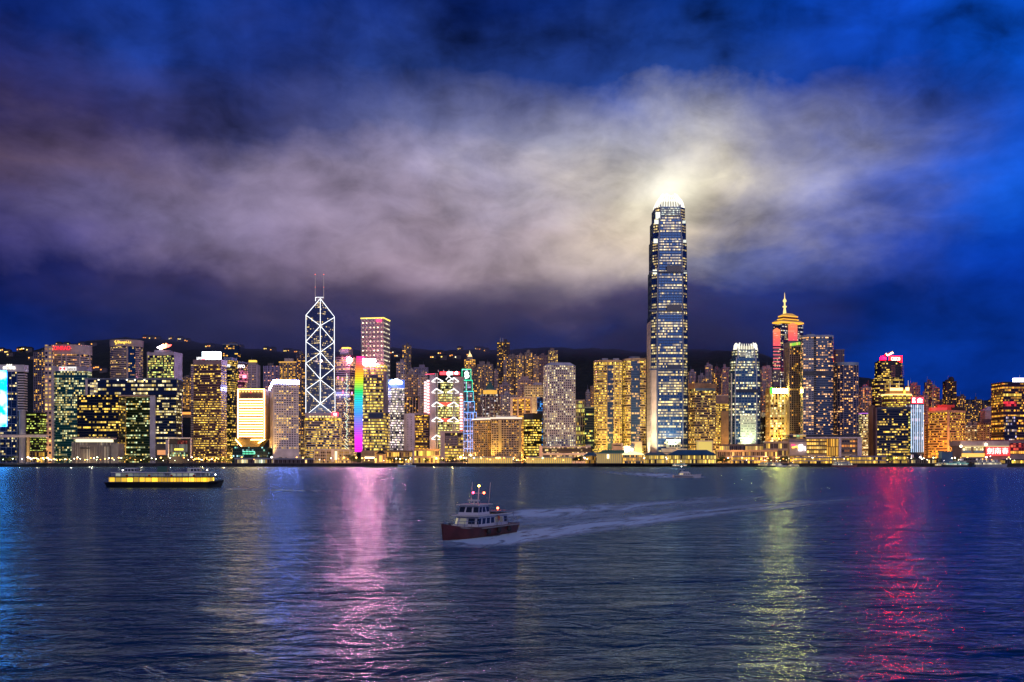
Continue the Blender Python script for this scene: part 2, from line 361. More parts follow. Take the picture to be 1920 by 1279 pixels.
# ------------------------------------------------------------------ setting: harbour water, quay, hills
def build_water():
    m, nt, p = newmat('harbour_water'); N = nt.nodes; L = nt.links
    N.remove(p); gl = N.new('ShaderNodeBsdfGlossy'); gl.inputs['Roughness'].default_value = .27; gl.inputs['Color'].default_value = (.40,.62,.85,1)
    df = N.new('ShaderNodeBsdfDiffuse'); df.inputs['Color'].default_value = (.003,.030,.066,1); fz = N.new('ShaderNodeFresnel'); fz.inputs['IOR'].default_value = 1.33
    ms = N.new('ShaderNodeMixShader'); L.new(fz.outputs[0], ms.inputs[0]); L.new(df.outputs[0], ms.inputs[1]); L.new(gl.outputs[0], ms.inputs[2]); L.new(ms.outputs[0], N['Material Output'].inputs['Surface'])
    tc = N.new('ShaderNodeTexCoord')
    prev = None
    for sx, sy, rot, det, dist, amp in ((.026,.045,.3,3,.7,3.2),(.25,.44,-.25,4,.9,.74),(1.1,1.7,.18,3,.5,.09)):
        mp = N.new('ShaderNodeMapping'); mp.inputs['Scale'].default_value = (sx,sy,1); mp.inputs['Rotation'].default_value = (0,0,rot); L.new(tc.outputs['Object'], mp.inputs[0])
        n = N.new('ShaderNodeTexNoise'); n.inputs['Scale'].default_value = 1; n.inputs['Detail'].default_value = det; n.inputs['Distortion'].default_value = dist; n.inputs['Roughness'].default_value = .55
        L.new(mp.outputs[0], n.inputs['Vector'])
        b = N.new('ShaderNodeBump'); b.inputs['Strength'].default_value = 1; b.inputs['Distance'].default_value = amp; L.new(n.outputs[0], b.inputs['Height'])
        if prev: L.new(prev, b.inputs['Normal'])
        prev = b.outputs[0]
    for q in (gl, df, fz): L.new(prev, q.inputs['Normal'])
    b = MB(); b.poly([(-9000,-400,0),(9000,-400,0),(9000,9000,0),(-9000,9000,0)])
    o = put('water', b.mesh('water', [m])); tag(o, 'dark choppy harbour water reflecting coloured city lights', 'water', None, 'structure')
build_water()
QY = 1440
def build_quay():
    m = wall((.10,.095,.09)); b = MB()
    b.prism([(-1500,QY),(1500,QY),(1500,1850),(-1500,1850)], -3, GROUND-.004)
    tag(put('ground', b.mesh('ground', [m])), 'paved reclaimed land behind the waterfront', 'ground', None, 'structure')
    s = MB(); s.prism([(-1500,QY-1.2),(1500,QY-1.2),(1500,QY-.003),(-1500,QY-.003)], -3, GROUND+.5)
    w = put('seawall', s.mesh('seawall', [wall((.025,.025,.03))])); tag(w, 'long dark concrete seawall along the water edge', 'seawall')
    # tyre fenders / fender beams along the wall
    f = MB(); f.box(-2.2,2.2,QY-1.7,QY-1.2,-1,3.6); fm = f.mesh('fender', [wall((.012,.012,.014))])
    for i in range(96): put('fender', fm, w, (-620+i*13, 0, 0))
    r = MB(); r.box(-1500,1500,1466,1494,GROUND+.004,GROUND+.012)
    tag(put('road', r.mesh('road', [wall((.045,.045,.048))])), 'asphalt road running behind the promenade', 'road', None, 'structure')
build_quay()
def build_hills():
    me_b = MB(); nx, ny = 220, 46
    ys = [1850+ (4300-1850)*(j/(ny-1))**1.15 for j in range(ny)]
    P = []
    for j, y in enumerate(ys):
        for i in range(nx):
            px = -1000+ (3920)*i/(nx-1); x = (px-960)/FOC*y
            h = terrain(x, y)
            if y > 3150: h = terrain(x/y*3150, 3150)*(1-.45*(y-3150)/1150)
            h += (random.random()-.5)*7*sstep(1900,2500,y)
            P.append((x, y, h))
    me_b.v = P
    for j in range(ny-1):
        for i in range(nx-1):
            a = j*nx+i; me_b.f.append((a, a+1, a+nx+1, a+nx)); me_b.m.append(0); me_b.uv += [(0,0)]*4
    m, nt, p = newmat('wooded_hill'); N = nt.nodes; L = nt.links
    tc = N.new('ShaderNodeTexCoord'); n = N.new('ShaderNodeTexNoise'); n.inputs['Scale'].default_value = .05; n.inputs['Detail'].default_value = 8; n.inputs['Roughness'].default_value = .7
    L.new(tc.outputs['Object'], n.inputs['Vector']); r = N.new('ShaderNodeValToRGB'); L.new(n.outputs[0], r.inputs[0])
    r.color_ramp.elements[0].position = .35; r.color_ramp.elements[0].color = (.006,.010,.008,1); r.color_ramp.elements[1].position = .7; r.color_ramp.elements[1].color = (.03,.042,.024,1)
    L.new(r.outputs[0], p.inputs['Base Color']); p.inputs['Roughness'].default_value = .95
    bm = N.new('ShaderNodeBump'); bm.inputs['Distance'].default_value = 12; L.new(n.outputs[0], bm.inputs['Height']); L.new(bm.outputs[0], p.inputs['Normal'])
    tag(put('hills', me_b.mesh('hills', [m], smooth=True)), 'dark wooded mountainside rising behind the towers', 'hill', None, 'structure')
build_hills()

def build_mist():
    """one cloud bank on the ridge: density fades to nothing well inside its box"""
    m, nt, p = newmat('mist'); N = nt.nodes; L = nt.links; N.remove(p)
    v = N.new('ShaderNodeVolumePrincipled'); v.inputs['Color'].default_value = (.50,.52,.72,1); v.inputs['Anisotropy'].default_value = 0
    L.new(v.outputs[0], N['Material Output'].inputs['Volume'])
    x0, x1, y0, y1, z0, z1 = -1250, 980, 2560, 3200, 250, 520
    tc = N.new('ShaderNodeTexCoord'); sp = N.new('ShaderNodeSeparateXYZ'); L.new(tc.outputs['Generated'], sp.inputs[0])
    def mm(op, a, b_=None, cl=False):
        k = N.new('ShaderNodeMath'); k.operation = op; k.use_clamp = cl
        for i, q in enumerate((a, b_)):
            if q is None: continue
            if isinstance(q,(int,float)): k.inputs[i].default_value = q
            else: L.new(q, k.inputs[i])
        return k.outputs[0]
    def hump(o): return mm('MULTIPLY', mm('MULTIPLY', o, mm('SUBTRACT', 1.0, o)), 4.0)
    n = N.new('ShaderNodeTexNoise'); n.inputs['Scale'].default_value = 1; n.inputs['Detail'].default_value = 4
    mp = N.new('ShaderNodeMapping'); mp.inputs['Scale'].default_value = (.0042,.0042,.009); L.new(tc.outputs['Object'], mp.inputs[0]); L.new(mp.outputs[0], n.inputs['Vector'])
    d = mm('MULTIPLY', hump(sp.outputs[0]), mm('MULTIPLY', hump(sp.outputs[1]), mm('POWER', hump(sp.outputs[2]), 1.6)))
    nn = mm('MULTIPLY', mm('SUBTRACT', n.outputs[0], .34, True), 4.0)
    L.new(mm('MULTIPLY', mm('MULTIPLY', d, nn), .0065), v.inputs['Density'])
    b = MB(); b.box(x0,x1,y0,y1,z0,z1)
    tag(put('mist', b.mesh('mist', [m])), 'low purple-grey cloud bank lying on the mountain ridge', 'mist', None, 'stuff')
build_mist()

def promenade_light():
    r = random.Random(2)
    for i in range(40):
        px = 20+i*48.5; d = bpy.data.lights.new('lamplight', 'POINT'); d.shadow_soft_size = .6; o = bpy.data.objects.new('lamplight', d); COL.objects.link(o)
        d.color = (1,.50,.12) if 330 < px < 1500 else (1,.62,.30); d.energy = (42000 if 640 < px < 1480 else 24000)*(.6+.8*r.random())
        Y = 1458 if i%2 else 1488; o.location = (X(px+r.random()*20,Y), Y, GROUND+7.5)
promenade_light()
def street_glow():
    """sodium lamps in the streets between the rows of towers"""
    for px, Y, e in ((85,1760,40),(190,1735,30),(345,1740,50),(432,1720,50),(500,1690,50),(562,1720,50),(640,1725,60),(728,1740,60),(768,1745,50),(792,1690,40),(878,1730,60),(940,1725,70),(978,1720,50),(1004,1760,50),(1088,1720,50),(1122,1745,40),(1290,1740,50),(1340,1740,60),(1368,1670,40),(1432,1680,50),(1622,1720,50),(1634,1800,50),(1735,1745,60),(1815,1700,60),(1845,1680,50),(1875,1720,60)):
        d = bpy.data.lights.new('lamplight', 'POINT'); d.shadow_soft_size = 1.0; o = bpy.data.objects.new('lamplight', d); COL.objects.link(o)
        d.color = (1,.48,.10); d.energy = e*2200; o.location = (X(px,Y), Y, GROUND+14)
street_glow()
# ------------------------------------------------------------------ shared facade looks
Y1 = (1,.55,.05); Y2 = (1,.68,.14); AM = (1,.42,.06); WH = (1,.87,.52); CY = (.55,.9,1); GR = (.75,1,.25); OR = (1,.30,.04)
STONE = wall((.42,.33,.30)); PALE = wall((.50,.45,.44)); BEIGE = wall((.42,.34,.24)); BROWN = wall((.16,.10,.085)); DARK = wall((.02,.022,.028)); GREY = wall((.22,.21,.23)); LILAC = wall((.36,.31,.36)); WHITE = wall((.62,.58,.57)); BLUEGREY = wall((.12,.15,.22)); PLANT = wall((.12,.11,.12)); METAL = wall((.35,.36,.38), .4, .1, .1, .8)
def rooftop(b, fp, z, seed, mat=PLANT, n=2):
    """plant rooms, tank and mast on a flat roof"""
    r = random.Random(seed); xs = [p[0] for p in fp]; ys = [p[1] for p in fp]
    cx = sum(xs)/len(xs); cy = sum(ys)/len(ys); w = max(xs)-min(xs); d = max(ys)-min(ys)
    for k in range(n):
        ox = (r.random()-.5)*w*.45; oy = (r.random()-.5)*d*.15; ww = w*(.10+.10*r.random()); h = 3+4*r.random()
        m = MB(); m.box(cx+ox-ww, cx+ox+ww, cy+oy-d*.15, cy+oy+d*.15, z, z+h); b.part('plant_room', m, mat)
    b.mast(cx+(r.random()-.5)*w*.4, cy, z, z+10+6*r.random(), .35, METAL, 'antenna')

# 1 ---- glass tower with video wall, left edge
b = Bld('office_tower', 'blue glass tower with a giant cyan video screen and white top panel', R(-40,44,1560,14), 'skyscraper')
zt = Z(697,1560); fp = R(-40,32,1560,14)
b.prism('glazing', fp, b.zb, zt, win(3,4,.18,WH,Y2,1.3,(.02,.06,.16),my=.3,clu=.7,flo=.3,metal=.6), PLANT, 3)
b.bands(fp, b.zb, zt, 12, .07, .4, wall((.12,.18,.3)))
b.piers(fp, b.zb, zt, 8, .5, .6, wall((.10,.16,.30)), 'mullion')
core = R(32,44,1562,10); b.prism('core', core, b.zb, zt, DARK)
b.bands(core, Z(770,1560), zt, 3.9, .42, 1.0, WHITE, 'sun_shade')
b.prism('stair_drum', O(33,44.6,1548,10,16), b.zb, Z(770,1560), wall((.30,.31,.34)))
b.prism('roof_panel', off(R(-40,44,1560,14),.8), zt, Z(684,1560), WHITE)
def screen_mat():
    m, nt, p = newmat('video_screen'); N = nt.nodes; L = nt.links; tc = N.new('ShaderNodeTexCoord')
    n = N.new('ShaderNodeTexNoise'); n.inputs['Scale'].default_value = .035; n.inputs['Detail'].default_value = 3; L.new(tc.outputs['Object'], n.inputs[0])
    r = N.new('ShaderNodeValToRGB'); L.new(n.outputs[0], r.inputs[0]); e = r.color_ramp.elements
    e[0].position = .36; e[0].color = (0,.06,.9,1); e[1].position = .66; e[1].color = (.3,.9,1,1); x = e.new(.5); x.color = (0,.3,1,1)
    L.new(r.outputs[0], p.inputs['Emission Color']); p.inputs['Emission Strength'].default_value = 9; p.inputs['Base Color'].default_value = (.01,.01,.02,1); return m
sc_ = b.facebox('video_screen', -34, 13, 695, 800, 1560, 1.2, screen_mat())
sign_text(b, 'CITIC TOWER', 6, 29, 687.2, 692.5, 1559, emit((1,.95,.8), 2))
m_ = MB(); zz = Z(686,1559); xx = X(16,1559)
for k in range(3): m_.bar((xx-3+k*3,1558.3,zz-1.2), (xx-1+k*3,1558.3,zz+2.2), .9, 4)
b.part('emblem', m_, emit((1,.95,.8), 2))
# footbridge in front of it
b = Bld('footbridge', 'pale elevated footbridge deck on one lit pillar at the left edge', R(-40,88,1525,7), 'bridge')
b.prism('deck', R(-40,88,1525,7), Z(820,1525), Z(816,1525), PALE); b.prism('pillar', R(50,54,1527,4), b.zb, Z(820,1525), wall((.4,.3,.16)))
b.facebox('railing', -40, 88, 814.6, 815.9, 1525.4, .3, GREY)
flood(X(52,1510), 1515, 6, X(52,1527), 1527, 25, 9000, (1,.7,.15), 60)
# 2
b = Bld('apartment_tower', 'slim grey apartment tower with amber windows left of the curved hotel', R(63,86,2150,22), 'apartment tower')
zt = Z(660,2150); b.prism('wall', b.fp, b.zb, zt, win(4,3.4,.33,AM,Y1,1.7,(.02,.02,.03),(.16,.14,.18),.36,.3)); b.piers(b.fp, b.zb, zt, 9, 1.2, .8, wall((.2,.18,.22))); rooftop(b, b.fp, zt, 2)
# 3 ---- curved hotel with red letters
b = Bld('hotel_tower', 'pale curved hotel tower under glowing red CONRAD letters', O(86,162,1800,42), 'hotel')
fp = b.fp; z1 = Z(664,1800); zt = Z(646,1800)
b.prism('glazing', fp, b.zb, z1, win(3.6,3.5,.16,(1,.35,.12),Y2,1.5,(.03,.03,.05),None,.42,.5,.5,.6), PLANT)
b.bands(fp, b.zb, z1, 3.5, .5, .35, STONE); b.piers(fp, b.zb, z1, 0, 2.4, .6, STONE, 'pier', 3)
b.prism('crown_wall', off(fp,.8), z1, zt, STONE)
sh = R(83.5,97,1794,14); b.prism('service_shaft', sh, b.zb, Z(646.5,1794), win(5.2,7,.55,(1,.4,.2),Y2,1.4,(.02,.03,.07),(.42,.34,.33),.3,.28,clu=.9), STONE, 5.2)
sign_text(b, 'CONRAD', 95, 132, 648.8, 656.5, 1797, emit((1,.01,.03), 1.7), bold=.0)
# 4 ---- teal tower with red-white logo
b = Bld('office_tower', 'teal glass office tower with white top panel and red bow-tie logo sign', R(98,181,1640,18), 'office tower')
fp = R(98,163,1640,18); zt = Z(696,1640)
G4 = win(2.6,3.8,.50,Y2,(.9,1,.55),1.1,(.01,.12,.13),None,.40,.34,.55,.7,.45,.5)
b.prism('glazing', fp, b.zb, zt, G4, PLANT, 2.6); b.bands(fp, b.zb, zt, 3.8, .22, .35, wall((.02,.13,.15),.4))
fr = R(163.2,178,1646,12); b.prism('side_wing', fr, b.zb, Z(708,1646), G4, PLANT, 2.6)
b.prism('edge_pier', R(97,100.5,1637.5,30), b.zb, Z(686,1640), PALE)
for k in range(24): b.facebox('balcony', 100.5, 103.5, 710+k*6, 712.6+k*6, 1640, 3, PALE)
b.prism('roof_panel', off(R(98,163,1640,18),.7), zt, Z(687,1640), LILAC)
s = b.facebox('sign_panel', 111, 143, 687.8, 695, 1639, .5, emit((1,.95,.9), 1.2))
m_ = MB(); zc = Z(691.3,1638)
for sgn, p0 in ((1,111.5),(-1,122.5)):
    x0 = X(p0,1638); m_.prism([(x0,1638.0),(x0+.01,1638.0),(x0+.01,1638.4),(x0,1638.4)], zc, zc+.01)
    m_.poly([(x0,1637.9,zc-2.8),(x0+4.2*sgn,1637.9,zc),(x0,1637.9,zc+2.8)] if sgn>0 else [(x0,1637.9,zc-2.8),(x0,1637.9,zc+2.8),(x0-4.2,1637.9,zc)])
put('logo', m_.mesh('logo', [emit((1,.01,.02), 1.0)], b.o), s)
sign_text(b, 'Sance', 125, 142, 688.6, 694.4, 1638, wall((.25,.12,.1)), parent=s)
# 5 ---- gate-shaped government building
b = Bld('government_office', 'wide gate-shaped glass office block with an open doorway through its middle', [(X(145,1590),1590),(X(331,1590),1590),(X(331,1590),1618),(X(145,1590),1618)], 'office block')
zb_, zt = Z(741,1590), Z(712,1590)
G5 = win(3.0,4.1,.24,Y1,Y2,1.6,(.008,.014,.03),None,.45,.30,.55,.7,.5,.45)
L5 = R(145,222,1590,28); L5b = R(291,330,1590,28)
b.prism('left_leg', L5, b.zb, zb_, G5, PLANT, 3.2); b.bands(L5, b.zb, zb_, 4.1, .16, .3, DARK)
b.prism('right_leg', L5b, b.zb, zb_, win(2.8,4.1,.44,Y2,WH,1.5,(.01,.025,.06),None,.45,.28,.55,.8,.5,.45), PLANT, 3.0); b.bands(L5b, b.zb, zb_, 4.1, .16, .3, wall((.03,.05,.09)))
BR = R(161,331,1588,32); b.prism('bridge_block', BR, zb_, zt, win(3.2,6.2,.34,Y2,WH,1.5,(.02,.04,.10),None,.46,.25,.5,.9,.3,.5), PLANT, 3.2)
b.prism('parapet', off(BR,.5), zt, zt+2.2, BLUEGREY); b.prism('soffit', R(222.2,290.8,1588.5,30), zb_-1.5, zb_-.02, STONE)
b.prism('left_end_wall', R(160,164,1587,30), zb_-.5, zt+.6, PALE)
b.prism('portal_frame', R(281,290.7,1586.5,30), b.zb, zb_-1.6, wall((.36,.37,.44)))
b.facebox('end_window', 169, 183, 717, 741, 1588, .4, win(3,4,.8,WH,Y2,1.4,(.05,.05,.06),(.4,.38,.36)))
for p in (184,220,237,252,270): b.facebox('roof_lamp', p, p+2, 711.5, 713.5, 1587, .8, emit((1,.9,.6), 5))
b = Bld('office_block', 'beige-lit ribbed building seen through the gate-shaped office block', R(216,236,1700,20), 'office block')
z1 = Z(815,1700); b.prism('glazing', b.fp, z1, Z(735,1700), win(2.2,3.6,.45,AM,Y1,1.0,(.05,.04,.02),(.38,.27,.10),.36,.25,clu=.3), BEIGE, 2.2)
b.bands(b.fp, z1, Z(735,1700), 3.6, .3, .3, BEIGE); b.prism('base_wall', off(b.fp,.4), b.zb, z1, BEIGE)
flood(X(226,1680), 1685, 6, X(226,1700), 1700, 40, 26000, (1,.65,.15), 80)
b = Bld('office_block', 'dark green glass building with scattered lights inside the gate opening', R(236.6,281,1660,24), 'office block')
b.prism('glazing', b.fp, b.zb, Z(738,1660), win(2.6,3.9,.33,Y2,(.7,1,.6),1.3,(.006,.05,.04),None,.42,.3,.5,.8,.5,.5), PLANT, 2.6); b.bands(b.fp, b.zb, Z(740,1660), 3.9, .25, .3, wall((.015,.05,.045),.5))
# 6 ---- oval hotel
b = Bld('hotel_tower', 'pale oval hotel tower crowned by a yellow Shangri-La sign', O(199,259,1880,44), 'hotel')
fp = b.fp; z1 = Z(649,1880); zt = Z(636.5,1880)
b.prism('glazing', fp, b.zb, z1, win(3.4,3.5,.2,(1,.5,.15),Y2,1.4,(.04,.05,.10),None,.42,.5,.5,.5), PLANT)
b.bands(fp, b.zb, z1, 3.5, .52, .35, STONE); b.prism('crown_wall', off(fp,1.2), z1, zt, STONE)
b.facebox('glass_bay', 241, 254, 650, 712, 1881, 2.0, win(3.6,3.5,.3,OR,Y2,1.6,(.02,.09,.22),None,.34,.3,.5,.9,.4,.5))
b.facebox('rib', 238, 241, 649, 712, 1880.5, 2.4, STONE)
sign_text(b, 'Shangri-La', 220, 246, 638.8, 645.5, 1879, emit((1,.66,.08), 1.9), bold=.0)
m_ = MB()
for k in range(12):
    t = k/11; m_.ball((X(216.5,1878)+1.4*math.sin(t*2*PI), 1878.4, Z(645.5,1878)+t*6.5), .65, 0, 5, 4)
b.part('emblem', m_, emit((1,.66,.08), 2.4))
# 7 ---- tower with phoenix-like sign
b = Bld('office_tower', 'grey tower with green-yellow windows and a white-to-red feather sign on its roof', K(277,326,341,1790,28), 'office tower')
fp = b.fp; z1 = Z(666,1790); zt = Z(660,1790)
b.prism('glazing', fp, b.zb, z1, win(2.6,3.9,.62,GR,Y2,1.3,(.012,.018,.035),None,.46,.5,.5,.45,.45), PLANT, 2.6)
b.bands(fp, b.zb, z1, 3.9, .38, .3, wall((.05,.05,.07)))
b.prism('roof_wall', off(fp,.9), z1, zt, LILAC); b.facebox('left_pier', 277, 282, 660.2, 845, 1806, 4, LILAC)
cnr, rt = Vector(fp[0]), Vector(fp[1])
m_ = MB(); d = (rt-cnr).normalized(); nn = Vector((d.y,-d.x)); a = cnr+nn*1.0; c = rt+nn*1.0
m_.prism([tuple(a),tuple(c),tuple(c-nn*1.6),tuple(a-nn*1.6)], b.zb, zt+.2); b.part('side_wall', m_, LILAC)
for k in range(44):
    m_ = MB(); q = a+(c-a)*.55; m_.prism([tuple(q+nn*.12),tuple(q+d*1.2+nn*.12),tuple(q+d*1.2-nn*.4),tuple(q-nn*.4)], zt-8-k*3.9, zt-6.2-k*3.9); b.part('slot_window', m_, DARK)
b.prism('plant_room', R(289,318,1798,18), zt, Z(656.5,1798), LILAC)
def feather(name, pts, rgb, s):
    m_ = MB(); q = [(X(px,1797), Z(py,1797)) for px, py in pts]
    m_.poly([(x,1796.2,z) for x,z in q]); m_.poly([(x,1797.2,z) for x,z in reversed(q)])
    for i in range(len(q)):
        u, v = q[i], q[(i+1)%len(q)]; m_.poly([(u[0],1796.2,u[1]),(u[0],1797.2,u[1]),(v[0],1797.2,v[1]),(v[0],1796.2,v[1])])
    b.part(name, m_, emit(rgb, s))
feather('sign_feather', [(294,651.5),(297,650),(303,647.8),(304.5,646),(306.5,648.3),(303.5,655),(300,655)], (1,.9,1), 9)
feather('sign_feather', [(306.8,648.2),(305.5,644.2),(309,646.6),(311.6,643.4),(312,652.2),(304,654.8)], (1,.35,.12), 9)
feather('sign_feather', [(312.2,652),(311.9,643.6),(315,646),(322,646.4),(319,649.5),(315,651.5)], (1,.07,.05), 9)
# 8
b = Bld('apartment_tower', 'amber-lit apartment tower low between the feather-sign tower and the brown tower', R(340,364,2080,20), 'apartment tower', zb=Z(768,2080))
zt = Z(708,2080); b.prism('wall', b.fp, b.zb, zt, win(3.3,3.2,.62,AM,Y1,1.5,(.02,.02,.03),(.2,.15,.14),.34,.32)); b.piers(b.fp, b.zb, zt, 8, 1.2, .8, wall((.22,.18,.17))); rooftop(b, b.fp, zt, 8)
b = Bld('retaining_wall', 'orange-lit hillside road wall below the amber apartment tower', R(338,366,2060,4), 'wall', zb=Z(783,2060))
b.prism('wall', b.fp, b.zb, Z(772,2060), wall((.35,.25,.15))); b.facebox('lit_strip', 340, 361, 773, 777, 2060, .4, emit((1,.35,.05), 1.6))
b = Bld('apartment_tower', 'small lilac tower just left of the brown tower carrying a white LIPPO sign', R(358,372,1960,14), 'apartment tower')
b.prism('wall', b.fp, b.zb, Z(683,1960), win(4,3.4,.1,Y1,Y2,1,(.06,.05,.08),(.32,.27,.36),.4,.25)); b.prism('crown', R(367.5,380,1958,12), Z(690,1958), Z(674,1958), DARK)
sign_text(b, 'LIPPO', 369, 378.4, 669.6, 674.6, 1957, emit((.95,.97,1), 2), bold=.01)
b.part('red_panel', (lambda q: (q.box(X(368,1957),X(371.5,1957),1956.6,1957.8,Z(681,1957),Z(676,1957)), q)[1])(MB()), emit((1,.03,.04), 3))
# 9 ---- brown tower with white box sign
b = Bld('office_tower', 'brown stone tower with yellow windows and a blazing white box sign on top', K(363,414,425,1640,24), 'office tower')
fp = b.fp; z1 = Z(684,1640); zm = Z(738,1640)
BR_ = (.17,.10,.09)
b.prism('lower_glazing', fp, b.zb, zm, win(2.2,3.7,.62,Y1,Y2,1.7,(.03,.018,.012),BR_,.47,.30,.5,.6,.4,.2), PLANT, 2.2)
b.prism('upper_glazing', fp, zm, z1, win(2.2,3.7,.22,Y1,Y2,1.7,(.06,.035,.03),BR_,.47,.30,.5,.8,.45,.2), PLANT, 2.2, vz=zm)
b.bands(fp, b.zb, z1, 3.7, .4, .35, wall(BR_)); b.prism('roof_wall', off(fp,.7), z1, Z(674,1640), wall((.28,.19,.18)))
sg = b.prism('sign_box', R(379,412,1646,8), Z(673.5,1646), Z(659.5,1646), emit((.75,.9,1), 9))
for p0, p1 in ((384,389),(396,398),(403,407)): b.facebox('sign_mark', p0, p1, 668.4, 669.6, 1645.9, .3, DARK, sg)
b.facebox('sign_frame', 379, 385, 672.8, 675, 1645.5, .6, emit((1,.02,.05), 4))
b = Bld('slab_block', 'narrow pale stair slab hugging the left side of the brown tower', R(358,365.5,1690,14), 'building')
b.prism('wall', b.fp, b.zb, Z(756,1690), win(5,3.7,.05,Y1,Y2,1,(.03,.03,.04),(.34,.29,.31),.4,.28)); b.bands(b.fp, b.zb, Z(756,1690), 3.7, .4, .3, LILAC)
# 10 ---- faceted twin towers
b = Bld('office_tower', 'dark faceted glass tower with white LIPPO letters right of the brown tower', K(418,434,446,1810,22), 'office tower')
zt = Z(676,1810); G10 = win(2.6,3.8,.42,Y1,Y2,1.4,(.012,.02,.03),None,.44,.3,.5,.7,.5,.5)
b.prism('glazing', b.fp, b.zb, zt, G10, PLANT, 2.6)
for i, (pt, pb) in enumerate(((694,712),(732,752),(775,795))):
    b.prism('bulge', off(b.fp,1.8), Z(pb,1810), Z(pt,1810), G10, PLANT, 2.6)
b.prism('roof_box', shr(b.fp,.9), zt, zt+6, BLUEGREY); sign_text(b, 'LIPPO', 423, 431.5, 683.5, 688.5, 1808, emit((.95,.97,1), 2), bold=.01)
b = Bld('office_tower', 'pink-lit faceted glass tower with white LIPPO letters behind the amber-outlined block', K(440,455,463,1870,20), 'office tower')
zt = Z(681,1870)
b.prism('glazing', b.fp, b.zb, zt, win(2.8,3.8,.5,(1,.25,.45),Y2,1.0,(.10,.03,.07),None,.44,.32,.5,.7,.5,.4), PLANT, 2.8)
b.prism('bulge', off(b.fp,1.6), Z(716,1870), Z(695,1870), win(2.8,3.8,.75,(1,.2,.45),(1,.45,.3),1.2,(.2,.05,.12),None,.46,.34), PLANT, 2.8)
b.prism('roof_box', off(b.fp,.6), zt, Z(678,1870), BLUEGREY)
sign_text(b, 'LIPPO', 443, 459, 684, 690, 1868, emit((.95,.97,1), 2.4), bold=.01); b.facebox('red_lamp', 455, 462, 703, 709, 1869, 1, emit((1,.15,.25), 5))
b = Bld('office_tower', 'tall blue-grey glass slab behind the faceted towers with scattered amber windows', R(418,446,2150,20), 'office tower')
zt = Z(647,2150); b.prism('glazing', b.fp, b.zb, zt, win(3.4,3.8,.16,Y1,AM,1.6,(.02,.05,.10),None,.4,.3,.5,.8), PLANT, 3.4); b.cap(b.fp, zt, 3, BLUEGREY); rooftop(b, b.fp, zt+3, 10)
# 11 ---- inverted bottle block
b = Bld('office_block', 'amber-outlined block on a narrow waist above a dark green base', R(441,498,1610,34), 'office block')
zc = Z(823,1610); zt = Z(730,1610); fp = CH(441,498,1610,36,5)
b.prism('wall', fp, zc, zt, wall((.22,.13,.08)))
w = R(453,485,1614,26); b.prism('waist', w, Z(838,1610), zc, wall((.5,.36,.1)), None, None, R(444,495,1612,33))
pg = R(436,502,1606,40); b.prism('podium', pg, b.zb, Z(838,1606), win(3,4.5,.12,(.3,1,.6),CY,1.0,(.01,.05,.045),(.01,.035,.03),.4,.3), DARK)
NE = emit((1,.55,.15), 14)
for k in range(15): b.facebox('window_strip', 449, 493, 748+k*4.95, 749.6+k*4.95, 1610, .5, emit((1,.46,.12), 20))
b.facebox('upper_louvre', 451, 492, 738, 745.5, 1610, .4, wall((.12,.08,.06)))
for k in range(8): b.facebox('top_window', 448+k*5.8, 451.5+k*5.8, 733.5, 735.5, 1610, .5, emit((1,.7,.15), 2))
for p in (445.6, 495): b.facebox('neon_edge', p, p+1.4, 731, 822, 1609, .8, NE)
b.facebox('neon_edge', 445, 496.5, 729.5, 731, 1608.5, .8, NE)
for (a1,a2),(c1,c2) in (((441.5,824),(453,837)),((497,824),(484,831)),((470,824.5),(495,824.5))):
    m_ = MB(); m_.bar((X(a1,1607),1607,Z(a2,1607)),(X(c1,1607),1607,Z(c2,1607)),.8,5); b.part('neon_edge', m_, NE)
m_ = MB(); m_.ball((X(470,1608),1608.6,Z(735,1608)),1.6,0,10,6); b.part('red_star', m_, emit((.9,.03,.03),2.5))
for k in range(4): b.facebox('green_window', 455+k*6, 460+k*6, 846, 848, 1605.8, .4, emit((.15,1,.55),1.4)); b.facebox('green_window', 455+k*6, 460+k*6, 850, 852, 1605.8, .4, emit((.15,1,.55),1.0))
# 12-14 behind
b = Bld('apartment_tower', 'slender beige tower with a yellow-lit stepped top behind the amber-outlined block', R(461,483,2010,18), 'apartment tower')
zt = Z(684,2010); b.prism('wall', b.fp, b.zb, zt, win(4,3.3,.12,Y1,AM,1.4,(.05,.04,.05),(.36,.30,.33),.3,.25)); b.piers(b.fp, b.zb, zt, 10, 2.4, 1.0, LILAC)
b.prism('crown', shr(b.fp,.72), zt, Z(679,2010), wall((.3,.25,.2))); b.prism('crown_lights', shr(b.fp,.6), Z(679,2010), Z(675,2010), emit((1,.6,.06),1.6)); b.mast(X(472,2018),2018,Z(675,2010),Z(668,2010),.4,METAL)
b = Bld('apartment_tower', 'broad violet-lit apartment block above the white hotel, left of the gold-lit one', R(494,522,2180,20), 'apartment tower')
zt = Z(686,2180); b.prism('wall', b.fp, b.zb, zt, win(4.4,3.4,.28,AM,(1,.4,.3),1.5,(.03,.03,.06),(.22,.2,.38),.32,.28)); b.piers(b.fp, b.zb, zt, 8, 1.8, .9, wall((.26,.24,.42))); rooftop(b, b.fp, zt, 13)
b = Bld('apartment_tower', 'gold-lit apartment tower with a bright eave line above the white hotel', R(524,556,2120,22), 'apartment tower')
zt = Z(680,2120); b.prism('wall', b.fp, b.zb, zt, win(3.2,3.3,.6,Y1,AM,1.7,(.03,.025,.02),(.24,.19,.16),.32,.34)); b.piers(b.fp, b.zb, zt, 8, 1.6, .9, wall((.28,.22,.2)))
b.prism('eave', off(b.fp,1.2), zt, zt+2.2, emit((1,.5,.06),.9)); b.plant(b.fp, zt+2.2, 7, .5, wall((.3,.3,.36))); b.mast(X(541,2130),2130,zt+9,zt+15,.3,METAL)
